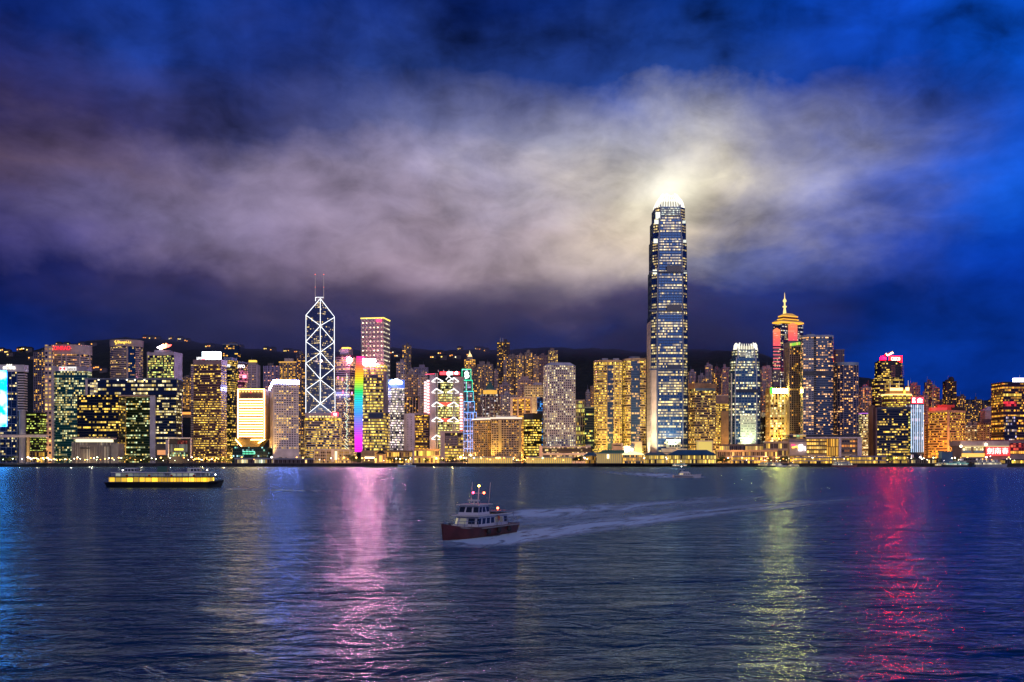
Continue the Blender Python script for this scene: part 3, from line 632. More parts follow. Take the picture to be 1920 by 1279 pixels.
b = Bld('apartment_tower', 'dark slim tower with orange windows immediately left of the braced tower', R(556,573,2060,18), 'apartment tower')
zt = Z(664,2060); b.prism('wall', b.fp, b.zb, zt, win(3.4,3.4,.42,AM,Y1,1.6,(.015,.015,.025),(.09,.08,.12),.36,.32)); b.piers(b.fp, b.zb, zt, 9, 1.6, .9, wall((.12,.1,.14))); rooftop(b, b.fp, zt, 14)
b = Bld('office_block', 'small pale block tucked between the white hotel and the striped block', R(559,572,1660,20), 'office block')
b.prism('wall', b.fp, b.zb, Z(818,1660), win(4,3.6,.2,Y1,Y2,1.2,(.04,.04,.05),(.38,.34,.34),.36,.28)); b.cap(b.fp, Z(818,1660), 1.5, LILAC)
# 15 ---- white gridded hotel with violet-white roof light
b = Bld('hotel_tower', 'white gridded hotel slab with a blue-white glowing roof line', K(505.5,513,560,1600,10), 'hotel')
fp = b.fp; zt = Z(719,1600)
b.prism('glazing', fp, b.zb, zt, win(3.7,3.55,.36,Y1,Y2,1.6,(.03,.032,.06),None,.5,.5,.5,.55,.2,.3), PLANT, 3.7)
b.bands(fp, b.zb, zt, 3.55, .48, .45, WHITE); b.piers(fp, b.zb, zt, 3.7, 1.75, .7, WHITE)
b.prism('base_wall', off(fp,.9), b.zb, Z(841,1600), WHITE)
b.prism('roof_light', off(fp,1.0), Z(718.5,1600), Z(713,1600), emit((.40,.42,1),90))
b.cap(fp, Z(713,1600)-.01, 1.2, wall((.4,.4,.6)), .4)
flood(X(509,1590), 1588, 6, X(509,1603), 1604, 70, 60000, (1,.55,.1), 50)
# 17 ---- rounded striped block
b = Bld('hotel_tower', 'rounded low block of pale horizontal bands with a small red roof sign', RR(569,636,1625,30,9), 'hotel')
fp = b.fp; zt = Z(784,1625)
b.prism('glazing', fp, b.zb, zt, win(2.4,3.6,.62,Y1,Y2,1.7,(.03,.025,.02),None,.47,.5,.5,.5,.25,.2), PLANT)
b.bands(fp, b.zb, zt, 3.6, .45, .6, wall((.46,.40,.38))); b.prism('roof_wall', off(shr(fp,.97),.0), zt, Z(774,1625), LILAC)
for k in range(9): b.facebox('roof_window', 580+k*6, 583.5+k*6, 780, 782.5, 1625.6, .7, emit((1,.75,.2),1.7))
s = b.facebox('roof_sign', 623, 634, 773, 781, 1624, 1.5, emit((1,.02,.06),4)); sign_text(b, 'CE', 625.5, 631.5, 775, 779, 1622, emit((1,.7,.7),5), parent=None)
# 18
b = Bld('city_hall', 'low wide civic block with rows of square lit windows by the water', R(589,656,1522,24), 'public building')
zt = Z(844,1522); b.prism('glazing', b.fp, b.zb, zt, win(3.2,4.6,.6,Y1,Y2,1.4,(.05,.04,.03),(.35,.29,.24),.34,.27,clu=.5), PLANT, 3.2)
b.bands(b.fp, b.zb, zt, 4.6, .22, .5, BEIGE); b.piers(b.fp, b.zb, zt, 9.6, .9, .8, PALE); b.cap(b.fp, zt, 1.2, PALE); b.facebox('stair_tower', 621, 627, 842, 866, 1521, 1.5, PALE)
b.facebox('bright_bay', 628, 632, 846, 862, 1521, 1.0, emit((1,.9,.5),1.6))
# 16 ---- braced crystalline tower
def braced_tower():
    Yc = 1900.0; cx = X(600.6, Yc); s = 51.5/2; th = math.radians(11.2)
    rot = lambda u, v: (cx+u*math.cos(th)-v*math.sin(th), Yc+u*math.sin(th)+v*math.cos(th))
    F, Rr, B_, A, C = rot(-s,-s), rot(s,-s), rot(s,s), rot(-s,s), (cx, Yc)
    b = Bld('braced_tower', 'dark glass tower outlined with white triangular bracing and twin roof masts', [F,Rr,B_,A], 'skyscraper')
    g = win(1.9,3.9,.18,Y2,(1,.75,.4),1.1,(.12,.16,.25),None,.45,.26,.5,.8,.35,.55)
    q = lambda py: Z(py, Yc)
    def shaft(name, P, Q, zo, zc):
        m = MB()
        for i, (u, v, zu, zv) in enumerate(((P,Q,zo,zo),(Q,C,zo,zc),(C,P,zc,zo))):
            L = math.hypot(u[0]-v[0], u[1]-v[1]); n = round(L/1.9)*1.9
            m.poly([(*u,b.zb),(*v,b.zb),(*v,zv),(*u,zu)], 0, [(i*900,0),(i*900+n,0),(i*900+n,zv-b.zb),(i*900,zu-b.zb)])
        m.poly([(*P,zo),(*Q,zo),(*C,zc)], 0, [(0,0),(51,0),(25,30)]); m.poly([(*Q,b.zb),(*P,b.zb),(*C,b.zb)], 0, [(-9e3,0)]*3)
        b.part(name, m, g)
    shaft('back_shaft', B_, A, q(589), q(559)); shaft('left_shaft', A, F, q(684), q(661)); shaft('right_shaft', Rr, B_, q(735), q(712)); shaft('front_shaft', F, Rr, q(782), q(757))
    W = emit((.93,.96,1), 2.0)
    def tube(p, zp, r, zr, w=.52):
        def out(t):
            v = Vector((t[0]-cx, t[1]-Yc)); 
            if v.length < 1: return Vector((t[0]+.2, t[1]-1.0))
            return Vector(t)+v.normalized()*.7
        P, Q = out(p), out(r); m = MB(); m.bar((P.x,P.y,zp),(Q.x,Q.y,zr), w, 6); b.part('light_tube', m, W)
    G = b.zb
    tube(A,G,A,q(588)); tube(F,G,F,q(683.5)); tube(C,q(757),C,q(560)); tube(Rr,G,Rr,q(734.5)); tube(B_,q(735),B_,q(589.5))
    tube(A,q(588),C,q(560)); tube(B_,q(589.5),C,q(560)); tube(A,q(588),C,q(611)); tube(B_,q(591),C,q(611))
    for z0, z1, z2 in ((611,638,660.5),):
        tube(C,q(z0),A,q(z1)); tube(C,q(z0),B_,q(z1)); tube(A,q(z1),C,q(z2)); tube(B_,q(z1),C,q(z2))
    tube(C,q(661),A,q(684)); tube(C,q(662),F,q(684)); tube(C,q(661),B_,q(687)); tube(F,q(684),C,q(711)); tube(B_,q(687),C,q(711))
    tube(C,q(712),F,q(733)); tube(C,q(712),Rr,q(735)); tube(C,q(712),B_,q(735)); tube(F,q(733),C,q(757)); tube(Rr,q(735),C,q(757))
    tube(C,q(757),F,q(780)); tube(C,q(757),Rr,q(780))
    for z0, z1 in ((684,733),(733,782)): tube(A,q(z0),F,q(z1),.6); tube(F,q(z0),A,q(z1),.6)
    tube(B_,q(735),Rr,q(735),.7)
    m = MB(); m.box(cx-7,cx+5,Yc+2,Yc+12,q(562),q(557.5)); b.part('roof_box', m, PALE)
    MA = wall((.6,.45,.45),.5); RD = emit((1,.12,.10), 1.6)
    for p in (590.3, 606.2):
        x = X(p, Yc); ma = b.mast(x, Yc+4, q(560), q(513.5), .6, emit((1,.75,.7),.30), 'mast')
        for py in (514, 538):
            m = MB(); m.ball((x,Yc+4,q(py)),1.0 if py < 520 else .7,0,8,6); put('beacon', m.mesh('beacon',[RD],b.o), ma)
    m = MB(); m.bar((X(591,Yc),Yc+4,q(557)),(X(606,Yc),Yc+4,q(557)),.6,5); m.bar((X(591,Yc),Yc+4,q(564)),(X(591,Yc),Yc+4,q(557)),.6,5); b.part('mast_brace', m, W)
    m = MB(); m.ball((X(603.5,Yc),Yc-6,q(677.5)),2.4,0,8,6); b.part('lit_sign', m, emit((1,.6,.6),6))
braced_tower()
# 19 ---- dark tower with sculpted light lines
b = Bld('office_tower', 'dark banded tower with a glowing white logo and light sculptures right of the braced tower', K(630,656,669,1810,22), 'office tower')
zt = Z(665,1810); b.prism('glazing', b.fp, b.zb, zt, win(2.4,3.8,.45,Y2,(1,.6,.3),1.3,(.03,.025,.03),None,.46,.5,.5,.6,.5,.4), PLANT, 2.4)
b.bands(b.fp, b.zb, zt, 3.8, .42, .35, wall((.15,.11,.13))); b.prism('upper_block', shr(b.fp,.62), zt, Z(653,1810), wall((.35,.25,.28)))
b.prism('crown_lights', shr(b.fp,.45), Z(653,1810), Z(650,1810), emit((1,.5,.04),3))
m_ = MB(); m_.ball((X(655,1805),1806,Z(675,1805)),4.6,0,12,8,.85); b.part('logo', m_, emit((1,.26,.34),420))
r_ = random.Random(5)
for k in range(26):
    py = 700+k*5.6; a = (r_.random()-.5)*9; m_ = MB(); y = 1807
    m_.bar((X(649+a,y),y,Z(py,y)),(X(651-a*.6,y),y,Z(py+5+4*r_.random(),y)),.35,4); b.part('light_line', m_, emit((.7,1,.75),1.6))
for px_, py_, c in ((634,708,(1,.1,.2)),(642,711,(1,.15,.2)),(643,735,(1,.1,.2)),(660,737,(1,.2,.4))):
    b.facebox('red_lamp', px_-1, px_+1, py_-2, py_+3, 1806, 1, emit(c,4))
b = Bld('office_tower', 'low brown banded tower filling in behind the striped block', K(622,634,640,1965,14), 'office tower')
zt = Z(676,1965); b.prism('glazing', b.fp, b.zb, zt, win(2.6,3.8,.3,Y1,AM,1.2,(.03,.02,.03),None,.44,.5), PLANT, 2.6); b.bands(b.fp, b.zb, zt, 3.8, .5, .35, wall((.2,.14,.16)))
# 20 ---- office slab with rainbow wall
b = Bld('office_tower', 'yellow-lit office slab with a curved rainbow light wall down its left edge', R(664,724,1605,30), 'office tower')
fp = R(681,722,1608,26); zt = Z(684,1608)
b.prism('glazing', fp, b.zb, zt, win(2.1,4.6,.86,Y1,(1,.85,.2),1.7,(.04,.05,.05),None,.48,.5,.5,.35,.45,.3), PLANT, 2.1)
b.bands(fp, b.zb, zt, 4.6, .42, .6, wall((.16,.14,.16))); b.prism('roof_wall', off(fp,.4), zt, Z(680,1608), STONE)
b.prism('edge_wall', R(718.5,724.5,1606,24), Z(775,1606), Z(696,1606), wall((.13,.12,.17)))
b.prism('lower_wing', R(722.3,728,1609,22), b.zb, Z(775,1609), win(2.4,4.6,.7,Y1,Y2,1.6,(.04,.04,.05),(.12,.11,.13),.44,.3), PLANT)
for p0,p1,t0,t1 in ((691,719,775,784),(699,709,703,709)): b.facebox('dark_bay', p0, p1, t0, t1, 1607.3, 1.0, wall((.02,.04,.10),.3))
b.facebox('podium', 679, 728, 845, 866, 1604, 8, wall((.3,.22,.13)))
b.facebox('sign_box', 680.8, 704.2, 672.6, 684, 1606.5, 3, DARK); b.facebox('sign_face', 681, 704, 673, 683.8, 1603.4, .4, emit((1,.24,.30),800))
sign_text(b, 'AIA', 685, 700, 674.5, 682, 1602.9, emit((1,.3,.4),10))
for k in range(5): b.facebox('top_window', 684+k*7.6, 689+k*7.6, 686.5, 688.5, 1607, .4, emit((1,.85,.4),2))
def rainbow_mat():
    m, nt, p = newmat('rainbow_light_wall'); N = nt.nodes; L = nt.links; uv = N.new('ShaderNodeUVMap'); sp = N.new('ShaderNodeSeparateXYZ'); L.new(uv.outputs[0], sp.inputs[0])
    r = N.new('ShaderNodeValToRGB'); e = r.color_ramp.elements
    cols = [(0,(1,0,.75)),(.14,(.9,.02,.9)),(.26,(.35,.12,1)),(.40,(.05,.3,1)),(.52,(0,.6,.8)),(.64,(.0,.75,.12)),(.74,(.6,.8,0)),(.82,(1,.5,0)),(.90,(1,.12,.03)),(1,(1,.0,.35))]
    while len(e) < len(cols): e.new(.5)
    for i,(q,c) in enumerate(cols): e[i].position = q; e[i].color = (*c,1)
    L.new(sp.outputs[1], r.inputs[0]); 
    g = N.new('ShaderNodeMath'); g.operation='FRACT'; k = N.new('ShaderNodeMath'); k.operation='MULTIPLY'; k.inputs[1].default_value=42; L.new(sp.outputs[1],k.inputs[0]); L.new(k.outputs[0],g.inputs[0])
    h = N.new('ShaderNodeMath'); h.operation='GREATER_THAN'; h.inputs[1].default_value=.18; L.new(g.outputs[0],h.inputs[0])
    k2 = N.new('ShaderNodeMath'); k2.operation='MULTIPLY_ADD'; k2.inputs[1].default_value=.8; k2.inputs[2].default_value=.5; L.new(h.outputs[0],k2.inputs[0])
    L.new(r.outputs[0], p.inputs['Emission Color']); L.new(k2.outputs[0], p.inputs['Emission Strength']); p.inputs['Base Color'].default_value=(.05,.05,.05,1); return m
m_ = MB(); Yr = 1604; prof = [(848,665,679),(800,664.3,679.3),(760,664,679.5),(720,665,680.5),(690,666.5,681.5),(668,668.5,684)]
for i in range(len(prof)-1):
    (p0,l0,r0),(p1,l1,r1) = prof[i], prof[i+1]; v0 = (848-p0)/180; v1 = (848-p1)/180
    m_.poly([(X(l0,Yr),Yr,Z(p0,Yr)),(X(r0,Yr),Yr,Z(p0,Yr)),(X(r1,Yr),Yr,Z(p1,Yr)),(X(l1,Yr),Yr,Z(p1,Yr))],0,[(0,v0),(1,v0),(1,v1),(0,v1)])
    m_.poly([(X(l1,Yr),Yr,Z(p1,Yr)),(X(l1,Yr),Yr+9,Z(p1,Yr)),(X(l0,Yr),Yr+9,Z(p0,Yr)),(X(l0,Yr),Yr,Z(p0,Yr))],0,[(0,v1),(0,v1),(0,v0),(0,v0)])
    m_.poly([(X(r0,Yr),Yr,Z(p0,Yr)),(X(r0,Yr),Yr+3,Z(p0,Yr)),(X(r1,Yr),Yr+3,Z(p1,Yr)),(X(r1,Yr),Yr,Z(p1,Yr))],0,[(0,v0),(0,v0),(0,v1),(0,v1)])
b.part('rainbow_wall', m_, rainbow_mat())
# 21 ---- tall square tower with dotted lights
b = Bld('office_tower', 'tall square steel tower dotted with white lights and edged in yellow at the roof', K(677,719,731,1860,40), 'skyscraper')
fp = b.fp; zt = Z(597,1860)
b.prism('glazing', fp, b.zb, zt, win(6.6,8.4,1.2,(1,.9,.6),WH,3.0,(.14,.12,.14),(.26,.22,.24),.17,.13,.55,.1,.1,.3), PLANT, 6.6)
b.bands(fp, b.zb, zt, 8.4, .16, .3, wall((.18,.15,.17),.5)); b.piers(fp, b.zb, zt, 6.6, .5, .5, wall((.38,.34,.36),.4))
b.bands(fp, b.zb, zt, 4.2, .12, .45, wall((.45,.38,.3),.4), 'light_ledge', 1.5)
b.prism('roof_edge', off(fp,.8), zt, zt+1.9, emit((1,.75,.08),1.8)); b.mast(X(704,1890),1890,zt+2,zt+6,1.5,PLANT,'plant_mast')
b.facebox('logo', 706, 716, 598.5, 604, 1862, 4, emit((1,.02,.12),2.5))
# 22 ---- blue sign tower
b = Bld('office_tower', 'white-banded office tower under a cloud-shaped blue-white sign', K(723,733,758,1665,14), 'office tower')
fp = b.fp; zt = Z(727,1665)
b.prism('glazing', fp, b.zb, zt, win(2.3,3.9,.8,WH,(1,.75,.9),1.7,(.04,.05,.09),None,.47,.5,.5,.4,.3,.3), PLANT, 2.3); b.bands(fp, b.zb, zt, 3.9, .45, .4, wall((.17,.16,.2)))
b.prism('sign_block', off(fp,.5), zt, Z(711,1665), emit((.0,.12,.75),1.0))
m_ = MB()
for px_, py_, r_ in ((733,717.5,3.0),(738,716,3.6),(743,714.8,4.2),(748.5,717,3.6),(752,717.8,2.4)): m_.ball((X(px_,1661),1662,Z(py_,1661)), r_, 0, 10, 7)
b.part('cloud_logo', m_, emit((.7,.88,1),16))
# 23-25 mid-distance mass
def resi(label, pl, pr, py, Y, d=18, p=.35, A=AM, B=Y1, c=(.2,.17,.18), s=1.6, zb=None, cw=3.3, n=2, cat='apartment tower', name='apartment_tower', fh=3.2, top=None, tm=None):
    b = Bld(name, label, R(pl,pr,Y,d), cat, zb); zt = Z(py,Y); dk = tuple(x*.12 for x in c)
    w = X(pr,Y)-X(pl,Y)
    # re-entrant plan: a core with two projecting wings, as flats are planned
    core = R(pl+(pr-pl)*.06, pr-(pr-pl)*.06, Y+2.2, d-4)
    c = tuple(x*1.15 for x in c); gl = win(cw,fh,p*.72,A,B,s,dk,c,.30,.28,.5,.35,.1,.2)
    b.prism('core', core, b.zb, zt, gl, PLANT, cw)
    k = max(2, round(w/11))
    for i in range(k):
        a = pl+(pr-pl)*(i+.12)/k; e = pl+(pr-pl)*(i+.88)/k
        b.prism('wing', R(a,e,Y,5), b.zb, zt-((i*37)%3)*1.6, gl, PLANT, cw)
    b.cap(core, zt, 1.6, wall(tuple(x*.9 for x in c)), .3); rooftop(b, core, zt+1.6, label, wall(tuple(x*.8 for x in c)), n)
    return b
resi('tall slim apartment tower with yellow corner windows rising right of the square steel tower', 753, 771, 648, 2200, 18, .45, Y1, AM, (.13,.12,.15))
resi('lilac apartment tower leaning in front of a taller slim one, above the cloud sign', 742, 761, 680, 2090, 16, .32, AM, Y2, (.30,.26,.32))
resi('stepped apartment block with small windows behind the pink-walled office', 757, 783, 703, 1990, 20, .42, Y1, AM, (.30,.22,.22))
resi('plain lilac apartment tower just left of the red-and-white exoskeleton bank', 783, 802, 705, 1940, 18, .15, AM, Y1, (.34,.28,.30))
resi('blank bluish tower far behind the red-and-white exoskeleton bank', 774, 804, 690, 2270, 18, .05, AM, Y1, (.26,.24,.36))
resi('small beige tower with a stepped peak between the cloud sign and the bank', 766, 777, 697, 2130, 12, .18, AM, Y1, (.42,.36,.36))
b = Bld('office_block', 'black-framed office block with sparse yellow windows above the pink-walled office', R(757.5,785,1790,22), 'office block')
zt = Z(745,1790); b.prism('glazing', b.fp, b.zb, zt, win(2.6,3.9,.35,Y1,AM,1.4,(.012,.01,.012),None,.4,.34), PLANT, 2.6); b.piers(b.fp, b.zb, zt, 5.2, .8, .6, wall((.28,.2,.2))); b.cap(b.fp, zt, 2, DARK)
# 24
b = Bld('office_block', 'office block with a blank pinkish left wall and brown window bands on the right', K(757,778,803,1650,14), 'office block')
fp = b.fp; zt = Z(778,1650)
b.prism('glazing', fp, b.zb, zt, win(2.4,4.0,.55,(1,.5,.05),Y1,1.6,(.05,.03,.015),None,.48,.5,.5,.6,.5), PLANT, 2.4)
b.bands(fp, b.zb, zt, 4.0, .48, .3, wall((.20,.12,.10)))
a, c = Vector(fp[3]), Vector(fp[0]); d = (c-a).normalized(); nn = Vector((d.y,-d.x)); m_ = MB()
m_.prism([tuple(a+nn*1.3),tuple(c+nn*1.3),tuple(c-nn*1),tuple(a-nn*1)], b.zb, zt+2.3); b.part('blank_wall', m_, wall((.52,.40,.42)))
for t in (.42,.72):
    for k in range(14):
        q = a+(c-a)*t; m_ = MB(); m_.prism([tuple(q+nn*1.5),tuple(q+d*1.5+nn*1.5),tuple(q+d*1.5+nn*.8),tuple(q+nn*.8)], zt-4-k*4, zt-2.2-k*4); b.part('slot_window', m_, DARK)
b.prism('roof_wall', off(fp,.6), zt, zt+3.4, wall((.30,.24,.26)))
# 26 ---- exoskeleton bank
def exo_bank():
    Y = 1730
    b = Bld('bank_tower', 'steel-framed bank with exposed white trusses, red lit bays and a red-white roof sign', R(795,869,Y,44), 'skyscraper')
    WS = emit((1,.96,.92), 1.7); ST = wall((.42,.40,.40), .5); zt = Z(716,Y)
    g = win(1.9,4.3,.82,Y2,(.95,1,.35),1.6,(.03,.035,.03),None,.47,.5,.5,.35,.45,.3)
    b.prism('glazing', R(820,862,Y+6,36), b.zb, Z(733,Y), g, PLANT, 1.9); b.bands(R(820,862,Y+6,36), b.zb, Z(733,Y), 4.3, .40, .4, wall((.16,.15,.14)))
    b.prism('upper_glazing', R(826,850,Y+7,30), Z(733,Y), zt, win(1.9,4.3,.8,Y2,(.9,1,.4),1.6,(.03,.03,.03),None,.47,.3), PLANT, 1.9, vz=Z(733,Y))
    b.prism('service_core', R(805.5,815.5,Y-1,40), b.zb, Z(703,Y), LILAC); b.prism('service_core', R(851,868,Y+5,34), Z(742,Y), Z(706,Y), wall((.26,.24,.27)))
    b.prism('side_core', R(862.2,868,Y+6,30), b.zb, Z(742,Y), wall((.5,.35,.36)))
    for p0, p1, t, n in ((795.5,799.5,716,11),(800.5,805,713,12),(862.5,867,738,13)):
        for k in range(n):
            py = t+k*5.4
            b.facebox('lit_module', p0, p1, py, py+3.0, Y-1.5, 3, emit((1,.72,.74), 2.6))
            b.facebox('red_module', p0, p1, py+3.1, py+5.2, Y-1.2, 3, emit((1,.06,.04), 1.7))
    # ladder masts and coat-hanger trusses
    for pm in (816.8, 820.2, 849.5, 853.2):
        m = MB(); m.bar((X(pm,Y-2),Y-2,b.zb),(X(pm,Y-2),Y-2,Z(700 if pm < 840 else 707,Y)), .9, 6); b.part('mast', m, ST)
    for pa, pb_ in ((816.8,820.2),(849.5,853.2)):
        for k in range(28):
            py = 712+k*5; m = MB(); m.bar((X(pa,Y-2),Y-2,Z(py,Y)),(X(pb_,Y-2),Y-2,Z(py,Y)), .45, 5); b.part('rung', m, ST)
    def hang(py, l, r, full=True):
        y = Y-3
        for c0 in (818.5, 851.3):
            for e in (-1, 1):
                tip = c0+e*12.5 if (e > 0) == (c0 < 840) else c0+e*9
                m = MB(); m.bar((X(c0,y),y,Z(py-7,y)),(X(tip,y),y,Z(py,y)), .95, 6); b.part('truss', m, WS)
                m = MB(); m.bar((X(c0+e*2,y),y,Z(py+1.4,y)),(X(tip,y),y,Z(py+.6,y)), .6, 5); b.part('truss', m, WS)
    for py in (715.5, 736, 761, 789.5, 823): hang(py, 0, 0)
    m = MB(); m.bar((X(836,Y-3),Y-3,Z(712,Y)),(X(845,Y-3),Y-3,Z(702,Y)),.8,5); m.bar((X(838,Y-3),Y-3,Z(703,Y)),(X(850,Y-3),Y-3,Z(713,Y)),.8,5); b.part('roof_truss', m, WS)
    for py in (757, 787):
        m = MB(); y = Y-1; q = [(820,py-2.5),(850,py-2.5),(836,py+4.5)]
        m.poly([(X(p,y),y,Z(t,y)) for p,t in reversed(q)]); m.poly([(X(p,y),y+1,Z(t,y)) for p,t in q]); b.part('red_bay', m, emit((1,.06,.02), 1.1))
    RD = emit((1,.03,.04), 4)
    s = b.facebox('roof_sign', 825, 838, 697.5, 703, Y-2, 2, RD)
    put('sign_panel', (lambda q: (q.box(X(838.1,Y-2),X(849,Y-2),Y-4,Y-2,Z(703,Y-2),Z(697.5,Y-2)), q)[1])(MB()).mesh('sign_panel',[emit((.75,1,1),4)],b.o), s)
    sign_text(b, 'HSBC', 839.5, 847.5, 698.6, 702, Y-4.2, emit((1,.1,.1),2), 'lettering', None)
    put('sign_panel', (lambda q: (q.box(X(849.1,Y-2),X(862,Y-2),Y-4,Y-2,Z(703,Y-2),Z(697.5,Y-2)), q)[1])(MB()).mesh('sign_panel',[RD],b.o), s)
    m = MB(); m.ball((X(855.5,Y-5),Y-5,Z(700,Y)),2.4,0,10,6); b.part('lit_logo', m, emit((1,.75,.8),16))
    m = MB(); m.bar((X(797,Y),Y,Z(702,Y)),(X(815,Y),Y,Z(701,Y)),.7,5); b.part('red_neon', m, emit((1,.06,.15),1.6))
    for k in range(3): b.facebox('roof_crane', 821+k*10, 823+k*10, 694, 698, Y+8, 2, ST)
exo_bank()
# 27
b = Bld('office_block', 'low office block with a blank left wall and a gridded dark bay by the waterfront', R(826,868,1600,26), 'office block')
fp = R(834,868,1601,24); zt = Z(812,1600)
b.prism('glazing', fp, b.zb, zt, win(2.4,4.4,.6,Y1,Y2,1.6,(.05,.045,.05),None,.46,.5,.5,.2,.7), PLANT, 2.4); b.bands(fp, b.zb, zt, 4.4, .4, .4, wall((.25,.19,.16)))
b.prism('blank_wall', R(825.5,834,1598.5,27), b.zb, Z(808,1600), wall((.48,.38,.38))); b.prism('roof_wall', R(834.1,868,1599,26), zt, Z(808,1600), wall((.42,.34,.33)))
b.facebox('window_grid', 835, 858, 817, 835, 1600.6, 1.2, win(2.1,2.6,.03,Y1,Y2,1,(.05,.045,.075),(.34,.29,.30),.38,.38,clu=.1,flo=.05))
# 28 ---- stepped neon tower
b = Bld('bank_tower', 'slender stepped tower outlined in green and blue neon with a white knot logo', R(866,893,1775,26), 'skyscraper')
tiers = [(866,883.5,692.5,713,(.0,1,.45)),(866.5,886,713,734,(.0,1,.5)),(868,888,734,753,(.05,.75,.8)),(869.5,890,753,773,(.08,.45,1)),(869.5,887,773,862,(.12,.36,1))]
for l, r, t, bo, c in tiers:
    f = R(l, r, 1775+(713-bo)*.0, 24); zb_ = b.zb if bo > 850 else Z(bo,1775)
    b.prism('tier', f, zb_, Z(t,1775), win(3.2,3.8,.42,(1,.55,.25),(.6,.5,1),1.1,(.03,.05,.09),(.10,.10,.18),.36,.3), PLANT, 3.2)
    N_ = emit(c, 2.0)
    for p in (l, r-.8, l+(r-l)*.38) + (((l+(r-l)*.68),) if bo > 850 else ()):
        b.facebox('neon_tube', p, p+.6, t, min(bo,848), 1774.6, .6, N_)
    b.facebox('neon_tube', l, r, t-.4, t+.5, 1774.2, .8, N_)
    if bo > 850:
        for k in range(5): b.facebox('neon_tube', l+.9, r-.9, 785+k*14, 785.7+k*14, 1774.5, .4, N_)
s = R(887.1,893.5,1776,20); b.prism('side_step', s, b.zb, Z(773,1776), win(3,3.8,.5,Y1,Y2,1.2,(.03,.05,.1),(.12,.1,.12),.36,.3), PLANT, 3)
for p in (887.3,892.8): b.facebox('neon_tube', p, p+.7, 773, 793, 1775.4, .6, emit((.12,.36,1),2.0))
b.facebox('neon_tube', 887, 893.5, 772.6, 773.4, 1775.2, .8, emit((.12,.36,1),2.0))
b.facebox('logo_panel', 867.4, 882, 695, 711.5, 1774.4, .4, wall((.01,.06,.04)))
m_ = MB(); y = 1773; pts = [(877,696.5),(873,698),(871.5,700.5),(874,702.5),(878,703.5),(879,706),(876,708),(872,708.5)]
for (a,c),(d,e) in zip(pts, pts[1:]): m_.bar((X(a,y),y,Z(c,y)),(X(d,y),y,Z(e,y)),1.35,6)
m_.bar((X(878.5,y),y-.2,Z(698.5,y)),(X(877,y),y-.2,Z(703,y)),1.1,6); m_.bar((X(871.5,y),y-.2,Z(704.5,y)),(X(874,y),y-.2,Z(709,y)),1.1,6)
b.part('knot_logo', m_, emit((.8,1,1),3))
# 29 ---- lit pyramid
b = Bld('office_tower', 'gold-lit granite tower topped by a small glowing pyramid behind the neon tower', CH(867,894,2010,26,5), 'skyscraper')
zt = Z(688,2010); b.prism('wall', b.fp, b.zb, zt, win(3.2,3.6,.38,Y1,AM,1.6,(.03,.025,.025),(.20,.16,.15),.34,.3), PLANT, 3.2)
f2 = shr(b.fp,.78); b.prism('upper_tier', f2, zt, Z(674,2010), win(3.2,3.6,.7,Y1,AM,1.8,(.03,.025,.02),(.22,.17,.13),.34,.3), PLANT, 3.2)
f3 = shr(b.fp,.5); b.prism('crown', f3, Z(674,2010), Z(668,2010), wall((.3,.25,.2)), fp2=shr(b.fp,.36)); b.prism('pyramid', shr(b.fp,.34), Z(668,2010), Z(659.5,2010), emit((1,.72,.3),1.6), fp2=shr(b.fp,.03))
b.mast(X(880.5,2023),2023,Z(661,2010),Z(656,2010),.5,emit((1,.8,.4),2))
# 30 ---- mid-levels
resi('broad apartment block of amber windows right of the gold-lit pyramid tower', 893, 926, 684, 2130, 20, .42, Y1, AM, (.26,.21,.20))
resi('low lilac apartment tower beside the twin-horned dark tower', 926, 934, 697, 2060, 16, .3, AM, Y1, (.32,.26,.28))
b = resi('tall dark apartment tower with two pale horn spires on its roof', 931, 957, 642, 2280, 22, .36, Y1, AM, (.085,.07,.075))
for p in (938.2, 942.6): b.mast(X(p,2290), 2290, Z(641,2280), Z(632.5,2280), 1.3, wall((.6,.55,.5)), 'horn_spire')
resi('beige apartment slab standing below the twin-horned dark tower', 944, 951, 676, 2160, 14, .06, AM, Y1, (.40,.33,.32))
resi('narrow apartment tower with gold windows right of the twin-horned tower', 952, 967, 668, 2200, 18, .45, Y1, AM, (.28,.22,.21))
resi('gold-lit ornate apartment tower left of a matching antennaed one', 966, 983, 667, 2180, 18, .55, Y1, AM, (.33,.26,.22), 1.8)
b = resi('gold-lit ornate apartment tower with two thin roof antennas', 983, 999, 662, 2230, 18, .6, Y1, AM, (.34,.27,.22), 1.8)
resi('beige apartment tower right of the antennaed gold one, top slightly lower', 999, 1011, 669, 2170, 16, .48, Y1, AM, (.34,.26,.23))
resi('dusky pink apartment tower left of the bright stepped one above the porthole tower', 1010, 1028, 667, 2210, 18, .16, Y1, AM, (.22,.15,.17))
resi('bright-topped apartment tower peeking over the porthole tower roof', 1027, 1047, 658, 2290, 20, .62, Y1, Y2, (.26,.2,.18), 1.8)
resi('pinkish apartment block with pale frames in front of the ornate gold towers', 970, 1000, 713, 2010, 22, .28, Y1, AM, (.36,.27,.26))
resi('low dim apartment block behind the green-coned round tower', 934, 960, 722, 1950, 20, .35, AM, Y1, (.24,.19,.20))
resi('grey-blue apartment block between the round tower and the wide-headed white block', 938, 972, 742, 1880, 18, .22, (1,.7,.4), Y2, (.24,.24,.30))
